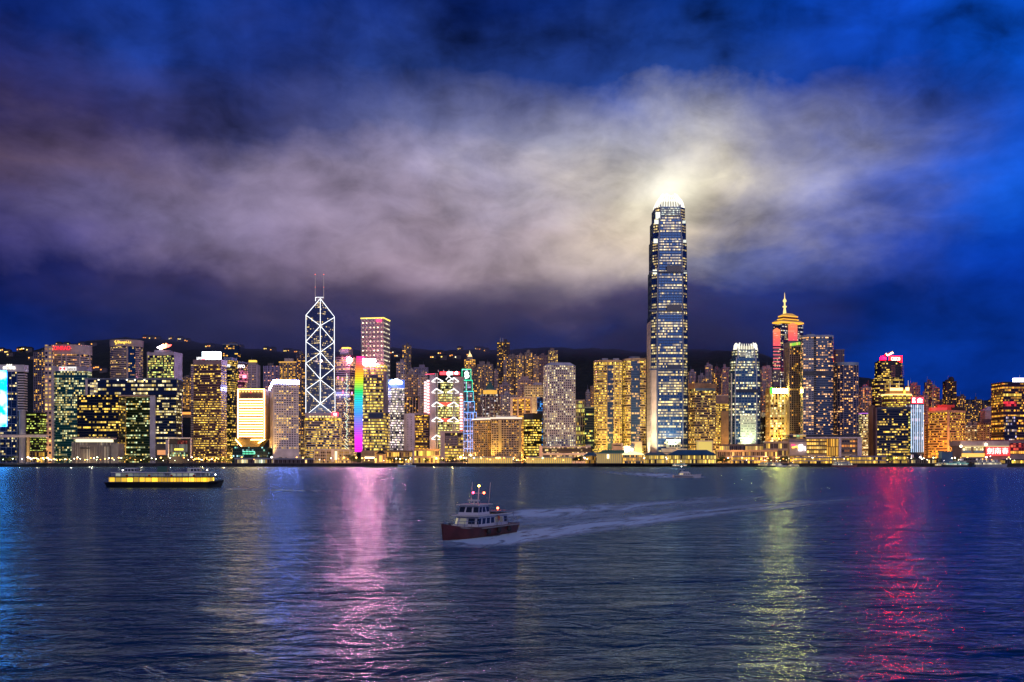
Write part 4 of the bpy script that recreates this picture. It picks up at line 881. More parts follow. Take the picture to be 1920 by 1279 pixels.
# 31 ---- round tower with cone
b = Bld('office_tower', 'round dark office tower with a gold-lit drum and a green cone roof', O(900,937,1800,34), 'office tower')
fp = b.fp; z1 = Z(739,1800); b.prism('glazing', fp, b.zb, z1, win(2.6,3.8,.26,Y2,(.7,.8,1),1.2,(.04,.05,.09),None,.44,.5,.5,.6), PLANT); b.bands(fp, b.zb, z1, 3.8, .4, .3, wall((.12,.10,.13))); b.piers(fp, b.zb, z1, 0, 1.2, .6, wall((.2,.17,.19)), 'pier', 2)
f2 = shr(fp,.72); b.prism('gold_drum', f2, z1, Z(731,1800), emit((1,.5,.04),1.0)); b.prism('drum_roof', off(f2,1.2), Z(731,1800), Z(729,1800), wall((.2,.3,.26)), fp2=shr(f2,.8))
b.prism('cone_roof', shr(fp,.5), Z(729,1800), Z(714,1800), wall((.05,.16,.13),.5), fp2=shr(fp,.04)); b.mast(X(918.5,1817),1817,Z(714,1800),Z(708,1800),.5,METAL)
# 32 ---- two ribbed hotels
for l, c, r, lab in ((887,914,927,'left of two ribbed beige hotel blocks with white rooflines, the gold-sided one'),(921,976,977.5,'right of two ribbed beige hotel blocks with white rooflines, with a gold light column')):
    first = l == 887
    b = Bld('hotel_tower', lab, K(l,c,r,1674,12) if first else R(l,r,1640,26), 'hotel')
    fp = b.fp; zt = Z(788,1640)
    b.prism('glazing', fp, b.zb, zt, win(2.0,3.5,.28,Y1,AM,1.3,(.05,.04,.03),None,.5,.5,.5,.5), PLANT, 2.0)
    b.bands(fp, b.zb, zt, 3.5, .45, .3, wall((.44,.33,.23))); b.piers(fp, b.zb, zt, 4.0, .9, .5, wall((.46,.35,.25)))
    b.prism('roof_wall', off(fp,.9), zt, zt+2.6, wall((.3,.24,.2))); b.prism('roof_light', off(fp,1.2), zt+2.6, Z(783,1640), emit((1,.86,.66),1.5)); b.plant(fp, Z(783,1640), 3, .7, PALE)
    if not first:
        b.facebox('light_column', 934.5, 940.5, 787, 846, 1639, .8, wall((.5,.38,.2))); b.facebox('right_pier', 973, 977, 787, 848, 1639, .8, wall((.5,.38,.2)))
        flood(X(937.5,1634), 1634.5, 7, X(937.5,1639), 1640, 80, 22000, (1,.6,.05), 40, .5); flood(X(975,1634), 1634.5, 7, X(975,1639), 1640, 70, 15000, (1,.6,.05), 40, .5)
    else: flood(X(921,1600), 1622, 6, X(922,1650), 1652, 60, 45000, (1,.6,.1), 70)
# 33
b = Bld('office_tower', 'office tower of beige piers and gold windows behind the ribbed hotels', R(958,997,1780,26), 'office tower')
zt = Z(748,1780); b.prism('glazing', b.fp, b.zb, zt, win(2.8,3.9,.62,Y1,AM,1.7,(.03,.025,.02),None,.46,.5), PLANT, 2.8); b.bands(b.fp, b.zb, zt, 3.9, .42, .3, wall((.24,.16,.12))); b.piers(b.fp, b.zb, zt, 12, 2.6, .8, wall((.48,.38,.33))); b.cap(b.fp, zt, 3, STONE); b.prism('corner_shaft', R(957,961.5,1778.5,14), b.zb, Z(746,1780), PALE)
b = Bld('office_block', 'cream mushroom-shaped block with a wide gridded head on a narrower shaft', R(983,1018,1870,30), 'office block')
zh = Z(744,1870); hd = R(983,1019,1870,30); b.prism('head', hd, zh, Z(722,1870), win(2.9,4.4,.22,Y1,Y2,1.2,(.06,.05,.03),(.58,.48,.30),.33,.27), PALE, 2.9, vz=zh); b.prism('shaft', R(993,1012,1873,22), b.zb, zh, wall((.5,.4,.26)))
b.prism('roof_block', R(1000,1016,1875,14), Z(722,1870), Z(717,1870), wall((.36,.33,.38))); b.bands(R(1002,1012,1872.5,20), Z(790,1870), zh, 4, .35, .5, wall((.55,.45,.3)), 'balcony')
flood(X(996,1845), 1850, 60, X(1000,1870), 1870, 160, 60000, (1,.75,.4), 60)
b = Bld('office_block', 'black office block with solid rows of yellow windows left of the porthole tower', K(982,999,1016,1632,14), 'office block')
zt = Z(785,1632); b.prism('glazing', b.fp, b.zb, zt, win(2.2,3.9,.58,Y1,(1,.8,.2),1.7,(.008,.008,.01),None,.47,.3,.5,.6,.6), PLANT, 2.2); b.bands(b.fp, b.zb, zt, 3.9, .22, .3, DARK); b.prism('roof_wall', off(b.fp,.4), zt, Z(775,1632), DARK)
b = Bld('office_block', 'narrow blue-lit glass block squeezed beside the porthole tower', R(1007,1017.5,1720,14), 'office block')
b.prism('glazing', b.fp, b.zb, Z(745,1720), win(2.6,3.6,.5,(.05,.25,1),(.1,.5,1),1.1,(.02,.05,.15),None,.42,.34), PLANT, 2.6); b.bands(b.fp, b.zb, Z(745,1720), 7.2, .12, .3, BLUEGREY)
# 34 ---- porthole tower
def porthole_tower():
    fp = K(1018.5,1026.5,1079,1595,12)
    b = Bld('porthole_tower', 'silver-white slab tower pierced by a grid of round porthole windows', fp, 'skyscraper')
    zt = Z(685,1595)
    m, nt, p = newmat('porthole_facade'); N = nt.nodes; L = nt.links
    src = win(3.25,3.75,.55,Y2,(1,.9,.6),1.9,(.03,.035,.05),(.42,.41,.42),.5,.5,.5,.55,.1,.3)
    # circular mask instead of a rectangle
    uv = N.new('ShaderNodeUVMap'); dv = N.new('ShaderNodeVectorMath'); dv.operation = 'DIVIDE'; dv.inputs[1].default_value = (3.25,3.75,1); L.new(uv.outputs[0], dv.inputs[0])
    fr = N.new('ShaderNodeVectorMath'); fr.operation = 'FRACTION'; L.new(dv.outputs[0], fr.inputs[0]); sb = N.new('ShaderNodeVectorMath'); sb.operation = 'SUBTRACT'; sb.inputs[1].default_value = (.5,.5,0); L.new(fr.outputs[0], sb.inputs[0])
    ml = N.new('ShaderNodeVectorMath'); ml.operation = 'MULTIPLY'; ml.inputs[1].default_value = (1,1.1,0); L.new(sb.outputs[0], ml.inputs[0]); ln = N.new('ShaderNodeVectorMath'); ln.operation = 'LENGTH'; L.new(ml.outputs[0], ln.inputs[0])
    lt = N.new('ShaderNodeMath'); lt.operation = 'LESS_THAN'; lt.inputs[1].default_value = .34; L.new(ln.outputs['Value'], lt.inputs[0])
    g = N.new('ShaderNodeGroup'); g.node_tree = FG
    for k, v in (('cw',3.25),('fh',3.75),('p',.60),('clu',.5),('flo',.15),('mx',.5),('my',.5),('vc',.5)): g.inputs[k].default_value = v
    k = N.new('ShaderNodeMath'); k.operation = 'MULTIPLY'; L.new(g.outputs['lit'], k.inputs[0]); L.new(lt.outputs[0], k.inputs[1]); k2 = N.new('ShaderNodeMath'); k2.operation = 'MULTIPLY'; k2.inputs[1].default_value = 1.3; L.new(k.outputs[0], k2.inputs[0])
    mx = N.new('ShaderNodeMix'); mx.data_type = 'RGBA'; L.new(lt.outputs[0], mx.inputs[0]); mx.inputs[6].default_value = (.46,.44,.45,1); mx.inputs[7].default_value = (.02,.02,.035,1); L.new(mx.outputs[2], p.inputs['Base Color'])
    mc = N.new('ShaderNodeMix'); mc.data_type = 'RGBA'; L.new(g.outputs['hue'], mc.inputs[0]); mc.inputs[6].default_value = (1,.72,.22,1); mc.inputs[7].default_value = (1,.92,.6,1); L.new(mc.outputs[2], p.inputs['Emission Color'])
    L.new(k2.outputs[0], p.inputs['Emission Strength']); p.inputs['Roughness'].default_value = .55; m.cycles.emission_sampling = 'NONE'
    b.prism('wall', fp, Z(838,1595), zt, m, PALE, 3.25); b.prism('base_wall', off(fp,.3), b.zb, Z(838,1595), PALE)
    b.prism('corner_fin', [(fp[0][0]-.9,fp[0][1]-.6),(fp[0][0]+.9,fp[0][1]-.6),(fp[0][0]+.9,fp[0][1]+.6),(fp[0][0]-.9,fp[0][1]+.6)], b.zb, zt, WHITE)
    b.prism('roof_cap', off(fp,.4), zt, Z(678.5,1595), wall((.5,.5,.55),.5), fp2=shr(fp,.66))
porthole_tower()
b = Bld('post_office', 'low pale terraced building with long balconies at the foot of the porthole tower', R(1012,1112,1545,24), 'public building')
zt = Z(839,1545); g_ = win(2.6,4.4,.55,Y2,(1,.75,.5),1.3,(.06,.05,.05),None,.46,.3,.5,.6,.4)
b.prism('glazing', R(1012,1108,1546,22), b.zb, zt, g_, PLANT, 2.6); b.bands(R(1012,1108,1546,22), b.zb, zt, 6.2, .5, .9, wall((.50,.41,.40)), 'terrace'); b.prism('end_wall', R(1011.5,1017,1543,24), b.zb, Z(836,1545), wall((.52,.38,.36)))
b.prism('roof_deck', R(1017.1,1108,1544,24), zt, Z(837,1545), LILAC)
for p in (1041,1060,1098): b.facebox('roof_hut', p, p+9, 834, 837, 1552, 4, wall((.28,.3,.36)))
# 35
b = Bld('office_block', 'narrow beige-framed block right of the porthole tower with tall dark slots', R(1079.5,1096,1660,18), 'office block')
zt = Z(752,1660); b.prism('glazing', b.fp, b.zb, zt, win(2.4,7.4,.45,Y1,(.85,.9,.2),1.4,(.02,.02,.015),None,.44,.36), PLANT, 2.4); b.piers(b.fp, b.zb, zt, 3.4, 1.1, .6, wall((.42,.36,.30))); b.bands(b.fp, b.zb, zt, 14.8, .14, .4, wall((.42,.36,.30))); b.cap(b.fp, zt, 2, STONE)
b = Bld('office_block', 'dark glass block with scattered green-yellow windows beside the rounded twin towers', R(1096.5,1114,1635,22), 'office block')
zt = Z(765,1635); b.prism('glazing', b.fp, b.zb, zt, win(2.4,3.8,.36,GR,Y1,1.4,(.008,.02,.03),None,.45,.3,.5,.7,.4), PLANT, 2.4); b.bands(b.fp, b.zb, zt, 3.8, .2, .3, DARK); b.cap(b.fp, zt, 2, BLUEGREY)
resi('plain brown tower with a slanted top left of the rounded twin towers', 1107, 1121, 725, 1960, 18, .08, AM, Y1, (.26,.19,.15))
resi('small pale tower behind the dark green-lit block', 1098, 1107, 736, 2050, 12, .1, AM, Y1, (.24,.25,.32))
# 36 ---- rounded twin towers
for l, r, py, lab, lo in ((1116,1168,675,'gold-lit left tower of the rounded banded pair, with two roof boxes',.8),(1171,1213,672,'right tower of the rounded banded pair, with a blue glass bay',.55)):
    fp = RR(l, r, 1622, 38, 13, 7)
    b = Bld('office_tower', lab, fp, 'skyscraper'); zt = Z(py+4,1622)
    b.prism('glazing', fp, b.zb, zt, win(2.2,3.85,lo,Y1,(1,.72,.15),1.5,(.03,.025,.02),None,.48,.5,.5,.5,.4,.3), PLANT)
    b.bands(fp, b.zb, zt, 3.85, .46, .5, wall((.36,.25,.19))); b.prism('roof_wall', off(fp,.8), zt, Z(py,1622), wall((.34,.24,.20)))
    bl = R(1139,1150,1620.5,10) if l == 1116 else R(1183,1200,1620.5,10)
    b.prism('glass_bay', bl, b.zb+14, Z(py+(11 if l==1116 else 5),1622), win(2.2,3.85,.30 if l==1116 else .22,Y1,(1,.5,.2),1.3,(.06,.11,.20),None,.46,.33,.5,.7,.45,.6), PLANT, 2.2)
    if l == 1116:
        for p in (1129,1150): b.prism('roof_box', R(p,p+11,1632,12), Z(py,1622), Z(670.5,1622), wall((.4,.4,.46)))
        for p in (1137.6,1151.4,1161): b.prism('pier', R(p,p+1.2,1621,3), b.zb, zt, wall((.4,.3,.2)))
        flood(X(1128,1590), 1590, 6, X(1130,1622), 1622, 60, 110000, (1,.68,.1), 75); flood(X(1155,1590), 1592, 6, X(1157,1622), 1622, 60, 90000, (1,.68,.1), 70)
    else:
        b.plant(fp, Z(py,1622), 4, .5, wall((.4,.4,.46))); flood(X(1178,1592), 1594, 6, X(1177,1622), 1622, 60, 60000, (1,.68,.1), 60)
b = Bld('link_block', 'dark recessed core joining the rounded twin towers', R(1168.3,1170.4,1650,8), 'building'); b.prism('wall', b.fp, b.zb, Z(673,1650), DARK); b.bands(b.fp, b.zb, Z(674,1650), 8, .1, .3, BROWN)
# 37 ---- the tallest tower
def tallest():
    Y = 1560
    b = Bld('tall_tower', 'tallest tower, tapering blue glass with a blazing white crown of fins', CH(1222.5,1290.5,Y,60,9), 'skyscraper')
    segs = [(866,590,1222.5,1290.5),(590,505,1223.5,1290),(505,447,1225,1289),(447,411,1226.5,1287.5),(411,386,1229.5,1285.5)]
    for i, (pb, pt, l, r) in enumerate(segs):
        zb_ = b.zb if i == 0 else Z(pb,Y); zt = Z(pt,Y)
        fp = CH(l, r, Y+i*1.2, 60-i*2.4, 9); p_ = .54 if i == 0 else .40
        g = win(2.5,4.15,p_,(1,.66,.14),(1,.82,.36),1.45,(.03,.10,.27),None,.48,.30,.5,.6,1.0,.65)
        lw = R(0,1,Y,1)
        b.prism('glazing', fp, zb_, zt, g, PLANT, 2.5, vz=b.zb)
        b.bands(fp, zb_, zt-1, 4.15, .14, .25, wall((.04,.07,.14),.4,.1,.1,.5))
        b.piers(fp, zb_, zt, 4.6, .45, .7, wall((.07,.11,.20),.35,.1,.1,.6), 'mullion')
        # corner buttresses and lit shoulders where it steps back
        for q in (l+8.5, r-11):
            b.prism('corner_rib', R(q,q+2.2,Y+i*1.2-1.6,4), zb_, zt+3, wall((.12,.15,.22),.35,.1,.1,.5))
        if i in (1,2,3):
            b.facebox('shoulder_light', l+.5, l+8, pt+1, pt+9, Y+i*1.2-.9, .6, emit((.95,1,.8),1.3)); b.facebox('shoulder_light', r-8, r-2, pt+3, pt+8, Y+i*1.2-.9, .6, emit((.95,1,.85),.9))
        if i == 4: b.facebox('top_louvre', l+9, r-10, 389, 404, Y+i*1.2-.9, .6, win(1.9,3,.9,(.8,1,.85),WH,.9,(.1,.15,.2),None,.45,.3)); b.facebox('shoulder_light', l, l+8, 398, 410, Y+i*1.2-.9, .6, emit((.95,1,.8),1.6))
    for pt, pb in ((498,509),(571,582),(684,692)):
        b.facebox('dark_floor', 1250, 1277.5, pt, pb, Y-1.0, 1.4, wall((.015,.03,.08),.2)); b.facebox('plant_floor', 1217, 1288, pb-.5, pb+2, Y-.8, 1.0, wall((.04,.07,.15),.3))
    # cream left flank washed by floodlights
    xf = X(1222.5,Y); ST_ = wall((.44,.38,.32),.5)
    f1 = [(xf-1.2,Y+9.5),(xf+.4,Y+9.5),(xf+.4,Y+51),(xf-1.2,Y+51)]; b.prism('stone_flank', f1, b.zb, Z(600,Y), ST_); b.bands(f1, b.zb, Z(600,Y), 8.3, .1, .2, wall((.30,.27,.25)), 'stone_course')
    f2 = [(xf-.6,Y+9),(xf+6.6,Y-.6),(xf+8.4,Y-.6),(xf+8.4,Y+1),(xf+.6,Y+9.3)]; b.prism('stone_flank', f2, b.zb, Z(690,Y), ST_)
    b.facebox('podium_screen', 1249, 1276, 824, 840, Y-2, 1.5, win(4.2,6,.25,Y2,(.7,1,.8),1.2,(.06,.1,.09),(.62,.72,.60),.34,.28)); b.facebox('podium_base', 1240, 1288, 841, 848, Y-2.5, 2, wall((.6,.62,.5)))
    b.prism('podium', R(1212,1292,Y-9,6), b.zb, Z(849,Y), wall((.5,.48,.4)))
    # crown: a ring of inward-curving claw fins
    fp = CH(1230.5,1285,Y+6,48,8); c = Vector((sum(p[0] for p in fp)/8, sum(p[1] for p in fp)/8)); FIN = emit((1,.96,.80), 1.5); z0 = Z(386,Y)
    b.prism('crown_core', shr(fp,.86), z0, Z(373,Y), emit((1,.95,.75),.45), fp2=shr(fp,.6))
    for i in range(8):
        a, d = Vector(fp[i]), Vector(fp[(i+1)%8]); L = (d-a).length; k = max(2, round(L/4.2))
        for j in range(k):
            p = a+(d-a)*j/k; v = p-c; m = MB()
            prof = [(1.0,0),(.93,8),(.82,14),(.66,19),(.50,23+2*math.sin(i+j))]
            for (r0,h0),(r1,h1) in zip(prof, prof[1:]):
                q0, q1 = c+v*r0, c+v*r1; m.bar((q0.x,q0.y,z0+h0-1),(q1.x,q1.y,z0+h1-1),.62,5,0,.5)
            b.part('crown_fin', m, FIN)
    flood(xf-24, Y+26, 7, xf, Y+28, 70, 140000, (1,.80,.5), 90); flood(X(1222,Y-40), Y-38, 6, xf+5, Y, 60, 260000, (1,.80,.5), 60); flood(X(1262,Y-20), Y-22, 26, X(1262,Y), Y, 60, 90000, (.9,1,.75), 80); flood(xf-40, Y-20, 8, xf, Y+20, 170, 260000, (1,.75,.6), 60)
tallest()
# 38
b = Bld('office_tower', 'brown-topped slab with yellow window bands right of the tallest tower', K(1291,1303,1342,1660,18), 'office tower')
fp = b.fp; zt = Z(729,1660); b.prism('glazing', fp, b.zb, zt, win(2.2,3.9,.55,Y1,(1,.75,.2),1.4,(.04,.05,.06),None,.47,.5,.5,.6,.4), PLANT, 2.2); b.bands(fp, b.zb, zt, 3.9, .46, .4, wall((.28,.20,.16))); b.prism('roof_wall', off(fp,.7), zt, Z(718,1660), wall((.28,.17,.13)))
b.facebox('sky_strip', 1304, 1341, 728, 733, 1660.5, 1, wall((.10,.16,.24),.2)); flood(X(1296,1635), 1638, 6, X(1297,1670), 1672, 60, 60000, (1,.62,.1), 60)
b = Bld('office_block', 'stepped block of cream bands and yellow windows left of the shorter clawed tower', R(1342.5,1367,1710,22), 'office block')
zt = Z(757,1710); b.prism('glazing', b.fp, b.zb, zt, win(2.4,3.9,.72,Y1,Y2,1.7,(.04,.03,.02),None,.46,.5), PLANT, 2.4); b.bands(b.fp, b.zb, zt, 3.9, .45, .4, wall((.34,.25,.16))); b.prism('step', R(1352,1367,1708,8), b.zb, Z(771,1710), wall((.3,.22,.15)))
b = Bld('office_block', 'plain plum-coloured block behind the cream-banded stepped block', R(1343,1368,1800,18), 'office block'); b.prism('wall', b.fp, b.zb, Z(742,1800), wall((.15,.12,.17))); b.facebox('roof_edge', 1343, 1368, 740.5, 742.5, 1800, .6, LILAC)
resi('pale apartment tower group just right of the tallest tower, far behind', 1291, 1306, 698, 2300, 18, .2, AM, Y1, (.28,.24,.30))
resi('tall grey apartment tower with a stepped top, half way to the shorter clawed tower', 1322, 1337, 686, 2330, 18, .18, AM, Y1, (.24,.23,.28))
resi('dark apartment tower with one amber window column behind the brown-topped slab', 1337, 1354, 693, 2220, 18, .22, Y1, AM, (.10,.09,.12))
resi('banded lilac apartment tower immediately left of the shorter clawed tower', 1354, 1369, 690, 2140, 18, .34, AM, Y1, (.28,.22,.28))
resi('low pale apartment block far behind between two taller grey ones', 1309, 1322, 705, 2260, 16, .3, AM, Y1, (.25,.22,.27))
# 39 ---- shorter clawed tower
def clawed():
    Y = 1575
    b = Bld('clawed_tower', 'shorter tapering blue glass tower with a white clawed crown and green-white lit base', CH(1371,1427,Y,22,6), 'skyscraper')
    segs = [(866,693,1371,1427),(693,672,1373,1425.5),(672,655,1376,1423)]
    for i, (pb, pt, l, r) in enumerate(segs):
        fp = CH(l, r, Y+i, 22-2*i, 6); zb_ = b.zb if i == 0 else Z(pb,Y); zt = Z(pt,Y)
        b.prism('glazing', fp, zb_, zt, win(2.0,4.05,.26 if i == 0 else .38,Y2,(.9,1,.7),1.8,(.03,.12,.25),None,.46,.29,.5,.7,.7,.65), PLANT, 2.0, vz=b.zb)
        b.bands(fp, zb_, zt-1, 4.05, .14, .25, wall((.12,.17,.24),.4,.1,.1,.5)); b.piers(fp, zb_, zt, 5.2, .45, .6, wall((.10,.15,.22),.35,.1,.1,.6), 'mullion')
        for q in (l+7, r-9): b.prism('corner_rib', R(q,q+1.8,Y+i-1.4,3), zb_, zt+2, wall((.3,.34,.38),.35,.1,.1,.5))
    b.facebox('dark_floor', 1380, 1422, 729.5, 736, Y-1, 1.2, wall((.012,.02,.05),.2)); b.facebox('top_louvre', 1387, 1414, 660, 669, Y+1, 1.2, win(2,2.6,.95,WH,(.9,1,.9),.9,(.2,.22,.2),None,.46,.3))
    b.facebox('left_light_edge', 1370.4, 1372.6, 700, 845, Y+5, 1.2, wall((.6,.62,.6)))
    g2 = win(2.0,4.05,.7,(.8,1,.7),WH,1.0,(.2,.25,.22),(.55,.60,.50),.44,.2,.5,.3,.2,.2); b.facebox('lit_base_bay', 1388, 1417, 779, 846, Y-.9, .7, g2)
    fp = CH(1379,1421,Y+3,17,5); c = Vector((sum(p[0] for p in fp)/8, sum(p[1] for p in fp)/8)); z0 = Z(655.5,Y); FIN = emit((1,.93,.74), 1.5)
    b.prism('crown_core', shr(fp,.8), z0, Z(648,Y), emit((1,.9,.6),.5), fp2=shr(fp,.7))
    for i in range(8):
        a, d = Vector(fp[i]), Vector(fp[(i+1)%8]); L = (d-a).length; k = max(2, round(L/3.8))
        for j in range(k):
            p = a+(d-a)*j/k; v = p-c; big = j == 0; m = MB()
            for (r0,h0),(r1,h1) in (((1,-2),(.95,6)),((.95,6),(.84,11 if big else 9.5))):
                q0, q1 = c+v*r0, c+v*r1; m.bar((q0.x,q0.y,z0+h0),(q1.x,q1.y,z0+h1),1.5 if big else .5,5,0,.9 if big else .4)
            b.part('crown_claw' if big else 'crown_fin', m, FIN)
    flood(X(1401,Y-16), Y-18, 27, X(1401,Y), Y, 62, 36000, (.85,1,.58), 95); flood(X(1371,Y-30), Y-30, 6, X(1369,Y), Y, 60, 160000, (.9,1,.8), 60)
clawed()
# 40
resi('grey apartment block with orange windows between the shorter clawed tower and the gold-spired one', 1427, 1449, 690, 2180, 18, .3, AM, Y1, (.27,.25,.30))
resi('lower reddish apartment block right of the shorter clawed tower', 1428, 1442, 741, 1990, 16, .22, OR, AM, (.24,.18,.2))
b = Bld('office_block', 'narrow black block with a pale lit cap beside the shorter clawed tower', R(1429,1442,1730,16), 'office block'); b.prism('wall', b.fp, b.zb, Z(781,1730), win(3,3.8,.15,WH,Y2,1,(.008,.01,.02),None,.3,.3), PLANT, 3); b.prism('roof_cap', off(b.fp,.5), Z(781,1730), Z(774,1730), wall((.35,.42,.5)))
for k in range(10): b.facebox('white_panel', 1438.5, 1441, 785+k*6, 788.6+k*6, 1729.5, .4, wall((.4,.42,.5)))
# 41 ---- gold-spired tower with red columns
def spired():
    Y = 1950
    b = Bld('spired_tower', 'dark tower with red glowing light columns, golden eaves and a golden spire', K(1449,1464.5,1506,Y,26), 'skyscraper')
    fp = b.fp; zt = Z(607,Y)
    b.prism('glazing', fp, b.zb, zt, win(2.6,4.0,.33,(.85,.9,1),Y2,1.3,(.035,.06,.13),None,.45,.24,.5,.8,.5,.6), PLANT, 2.6); b.bands(fp, b.zb, zt, 8, .1, .25, wall((.04,.05,.09)))
    G = emit((1,.48,.03), 1.3)
    b.prism('eave', off(fp,.9), Z(604.5,Y), Z(602,Y), G); b.prism('eave_roof', off(fp,.6), Z(602,Y), Z(599,Y), emit((1,.5,.05),.28), fp2=shr(fp,.86))
    b.prism('drum', shr(fp,.62), Z(607,Y), Z(590,Y), wall((.10,.06,.04))); b.prism('eave', shr(fp,.72), Z(597.6,Y), Z(596,Y), G); b.prism('eave', shr(fp,.66), Z(592,Y), Z(590,Y), G); b.prism('hip_roof', shr(fp,.64), Z(590,Y), Z(585,Y), emit((1,.52,.05),.5), fp2=shr(fp,.3))
    x = X(1477,Y); y = Y+22
    S = emit((1,.7,.2),1.6); m = MB()
    for z0, z1, r0, r1 in ((585,573,3.2,1.6),(573,571,4,4),(571,563,1.5,1.3),(563,559,3.2,3.2),(559,556,2.4,.9),(556,545,.8,.2)): m.bar((x,y,Z(z0,Y)),(x,y,Z(z1,Y)),r0,8,0,r1)
    b.part('spire', m, S)
    # red columns: red glow fading from solid near the top to thin bars lower down
    RDm = emit((1,.10,.05), 1.15); RL = emit((1,.12,.16), 1.6)
    def column(p0, p1, yc, top, solid, low):
        pm = (p0+p1)/2
        m = MB(); m.prism([(X(p0,yc),yc-.6),(X(p1,yc),yc-.6),(X(p1,yc),yc+.6),(X(p0,yc),yc+.6)], Z(top+4,yc), Z(top,yc), 0, None, None, None, [(X(pm-.6,yc),yc-.6),(X(pm+.6,yc),yc-.6),(X(pm+.6,yc),yc+.6),(X(pm-.6,yc),yc+.6)]); b.part('red_peak', m, emit((1,.22,.06),1.3))
        n = int((solid-top-4)/2)
        for k in range(n):
            t = k/n; b.facebox('red_light', p0, p1, top+4.2+k*2, top+5.7+k*2, yc, .7, emit((1,round(.22-.16*t,2),round(.06+.05*t,2)),1.25))
        for k in range(7): b.facebox('red_light', p0, p1, solid+2+k*6.5, solid+2.9+k*6.5, yc, .7, RL)
    column(1449.4, 1463.2, Y+2, 615, 650, 700); 
    column(1478, 1495, Y+6, 605, 640, 700)
    b.facebox('column_face', 1450, 1463, 651, 724, Y+3, .5, win(2.2,4,.2,Y2,WH,.9,(.12,.10,.14),None,.46,.3))
spired()
# 42
b = Bld('office_block', 'short bright yellow gridded block under a green and white light box', R(1443,1481,1705,24), 'office block')
fp = b.fp; zt = Z(739,1705); b.prism('glazing', fp, b.zb, zt, win(3.4,4.2,.75,(1,.78,.15),(1,.9,.5),2.0,(.05,.03,.02),None,.45,.5,.5,.4,.4), PLANT, 3.4); b.bands(fp, b.zb, zt, 4.2, .3, .4, wall((.48,.33,.12))); b.piers(fp, b.zb, zt, 6.4, 1.4, .9, wall((.5,.36,.16)))
b.facebox('light_box', 1448.9, 1480.2, 728.6, 737.4, 1704, 2, wall((.3,.25,.1))); b.facebox('light_face', 1449, 1480, 729, 737, 1701.9, .4, emit((1,.66,.10),190)); b.facebox('green_panel', 1445, 1448.9, 726.5, 738, 1703.5, 2, emit((.02,.8,.05),3)); b.prism('roof_wall', off(fp,.6), zt, Z(727,1705), wall((.5,.35,.1)))
for k in range(6): b.facebox('uplight_pier', 1446+k*6, 1447.6+k*6, 739, 757, 1703.8, 1, emit((1,.62,.1),1.1))
flood(X(1462,1680), 1684, 30, X(1462,1705), 1706, 80, 70000, (1,.65,.08), 80)
# 43-44 ---- blue residential hotel towers
b = Bld('hotel_tower', 'stone gridded hotel wing with a green-yellow lit top edge', R(1480,1504.6,1690,34), 'hotel')
fp = b.fp; zt = Z(650,1690); b.prism('glazing', fp, b.zb, zt, win(3.0,3.5,.12,AM,Y1,1.5,(.03,.035,.06),None,.44,.5,.5,.5), PLANT, 3.0); b.bands(fp, b.zb, zt, 3.5, .34, .35, wall((.22,.20,.23))); b.piers(fp, b.zb, zt, 3.4, 1.1, .6, wall((.30,.26,.27)))
b.prism('roof_wall', off(fp,.5), zt, Z(640,1690), wall((.24,.24,.26)))
for k in range(6): b.facebox('green_light', 1481+k*4, 1484.4+k*4, 643.8-k*.6, 649-k*.6, 1689.2, .6, emit((.35,.8,.05) if k%3 else (.8,.8,.1),1.0))
b = Bld('hotel_tower', 'tall blue-grey curved hotel tower with amber room lights and a dark mid belt', RR(1506,1566,1640,26,11,7), 'hotel')
fp = b.fp; zt = Z(632,1640)
g43 = win(2.9,3.5,.20,AM,(1,.55,.25),1.9,(.05,.09,.17),None,.40,.30,.5,.75,.25,.5)
b.prism('glazing', fp, b.zb, zt, g43, PLANT); b.bands(fp, b.zb, zt, 3.5, .26, .35, wall((.12,.16,.25)))
b.prism('roof_wall', off(fp,.6), zt, Z(628,1640), wall((.28,.32,.42))); b.prism('roof_box', R(1513,1528,1652,14), Z(628,1640), Z(625,1640), wall((.42,.44,.5)))
b.prism('flat_bay', R(1506,1526,1637.5,8), b.zb, Z(636,1640), win(4.4,3.5,.3,AM,(1,.6,.3),1.9,(.08,.11,.18),(.20,.22,.30),.36,.28,.5,.8,.2,.4), PLANT, 4.4)
b.prism('dark_slot', R(1526.3,1530.5,1637,6), b.zb, zt, DARK); b.bands(R(1526.3,1530.5,1637,6), b.zb, zt, 3.5, .3, .4, wall((.16,.2,.3)))
for q in (696,): b.facebox('mid_belt', 1505.5, 1526, q, q+8, 1636.8, .9, wall((.05,.06,.09))); b.prism('mid_belt_ring', off(fp,.9), Z(q+8,1640), Z(q,1640), wall((.05,.06,.10)))
b.mast(X(1520,1660),1660,Z(625,1640),Z(619,1640),1.2,PLANT,'roof_tank')
b = Bld('hotel_tower', 'shorter blue curved hotel tower dotted all over with amber room lights', RR(1571,1614,1650,30,12,7), 'hotel')
fp = b.fp; zt = Z(685,1650); b.prism('glazing', fp, b.zb, zt, win(3.4,3.4,.30,AM,(1,.5,.2),2.0,(.04,.05,.11),None,.34,.30,.5,.5,.1,.5), PLANT); b.bands(fp, b.zb, zt, 3.4, .26, .35, wall((.10,.11,.19))); b.piers(fp, b.zb, zt, 0, .8, .5, wall((.22,.21,.30)), 'pier', 2)
b.prism('roof_screen', off(fp,.3), zt, Z(679,1650), wall((.18,.26,.4),.4))
b = Bld('apartment_tower', 'plum-dark tower peeping above the shorter blue hotel tower', R(1567,1583,1760,16), 'apartment tower'); b.prism('wall', b.fp, b.zb, Z(657,1760), win(4,3.4,.03,AM,Y1,1,(.03,.025,.05),(.10,.08,.15),.4,.26)); b.cap(b.fp, Z(657,1760), 2, wall((.12,.1,.18)))
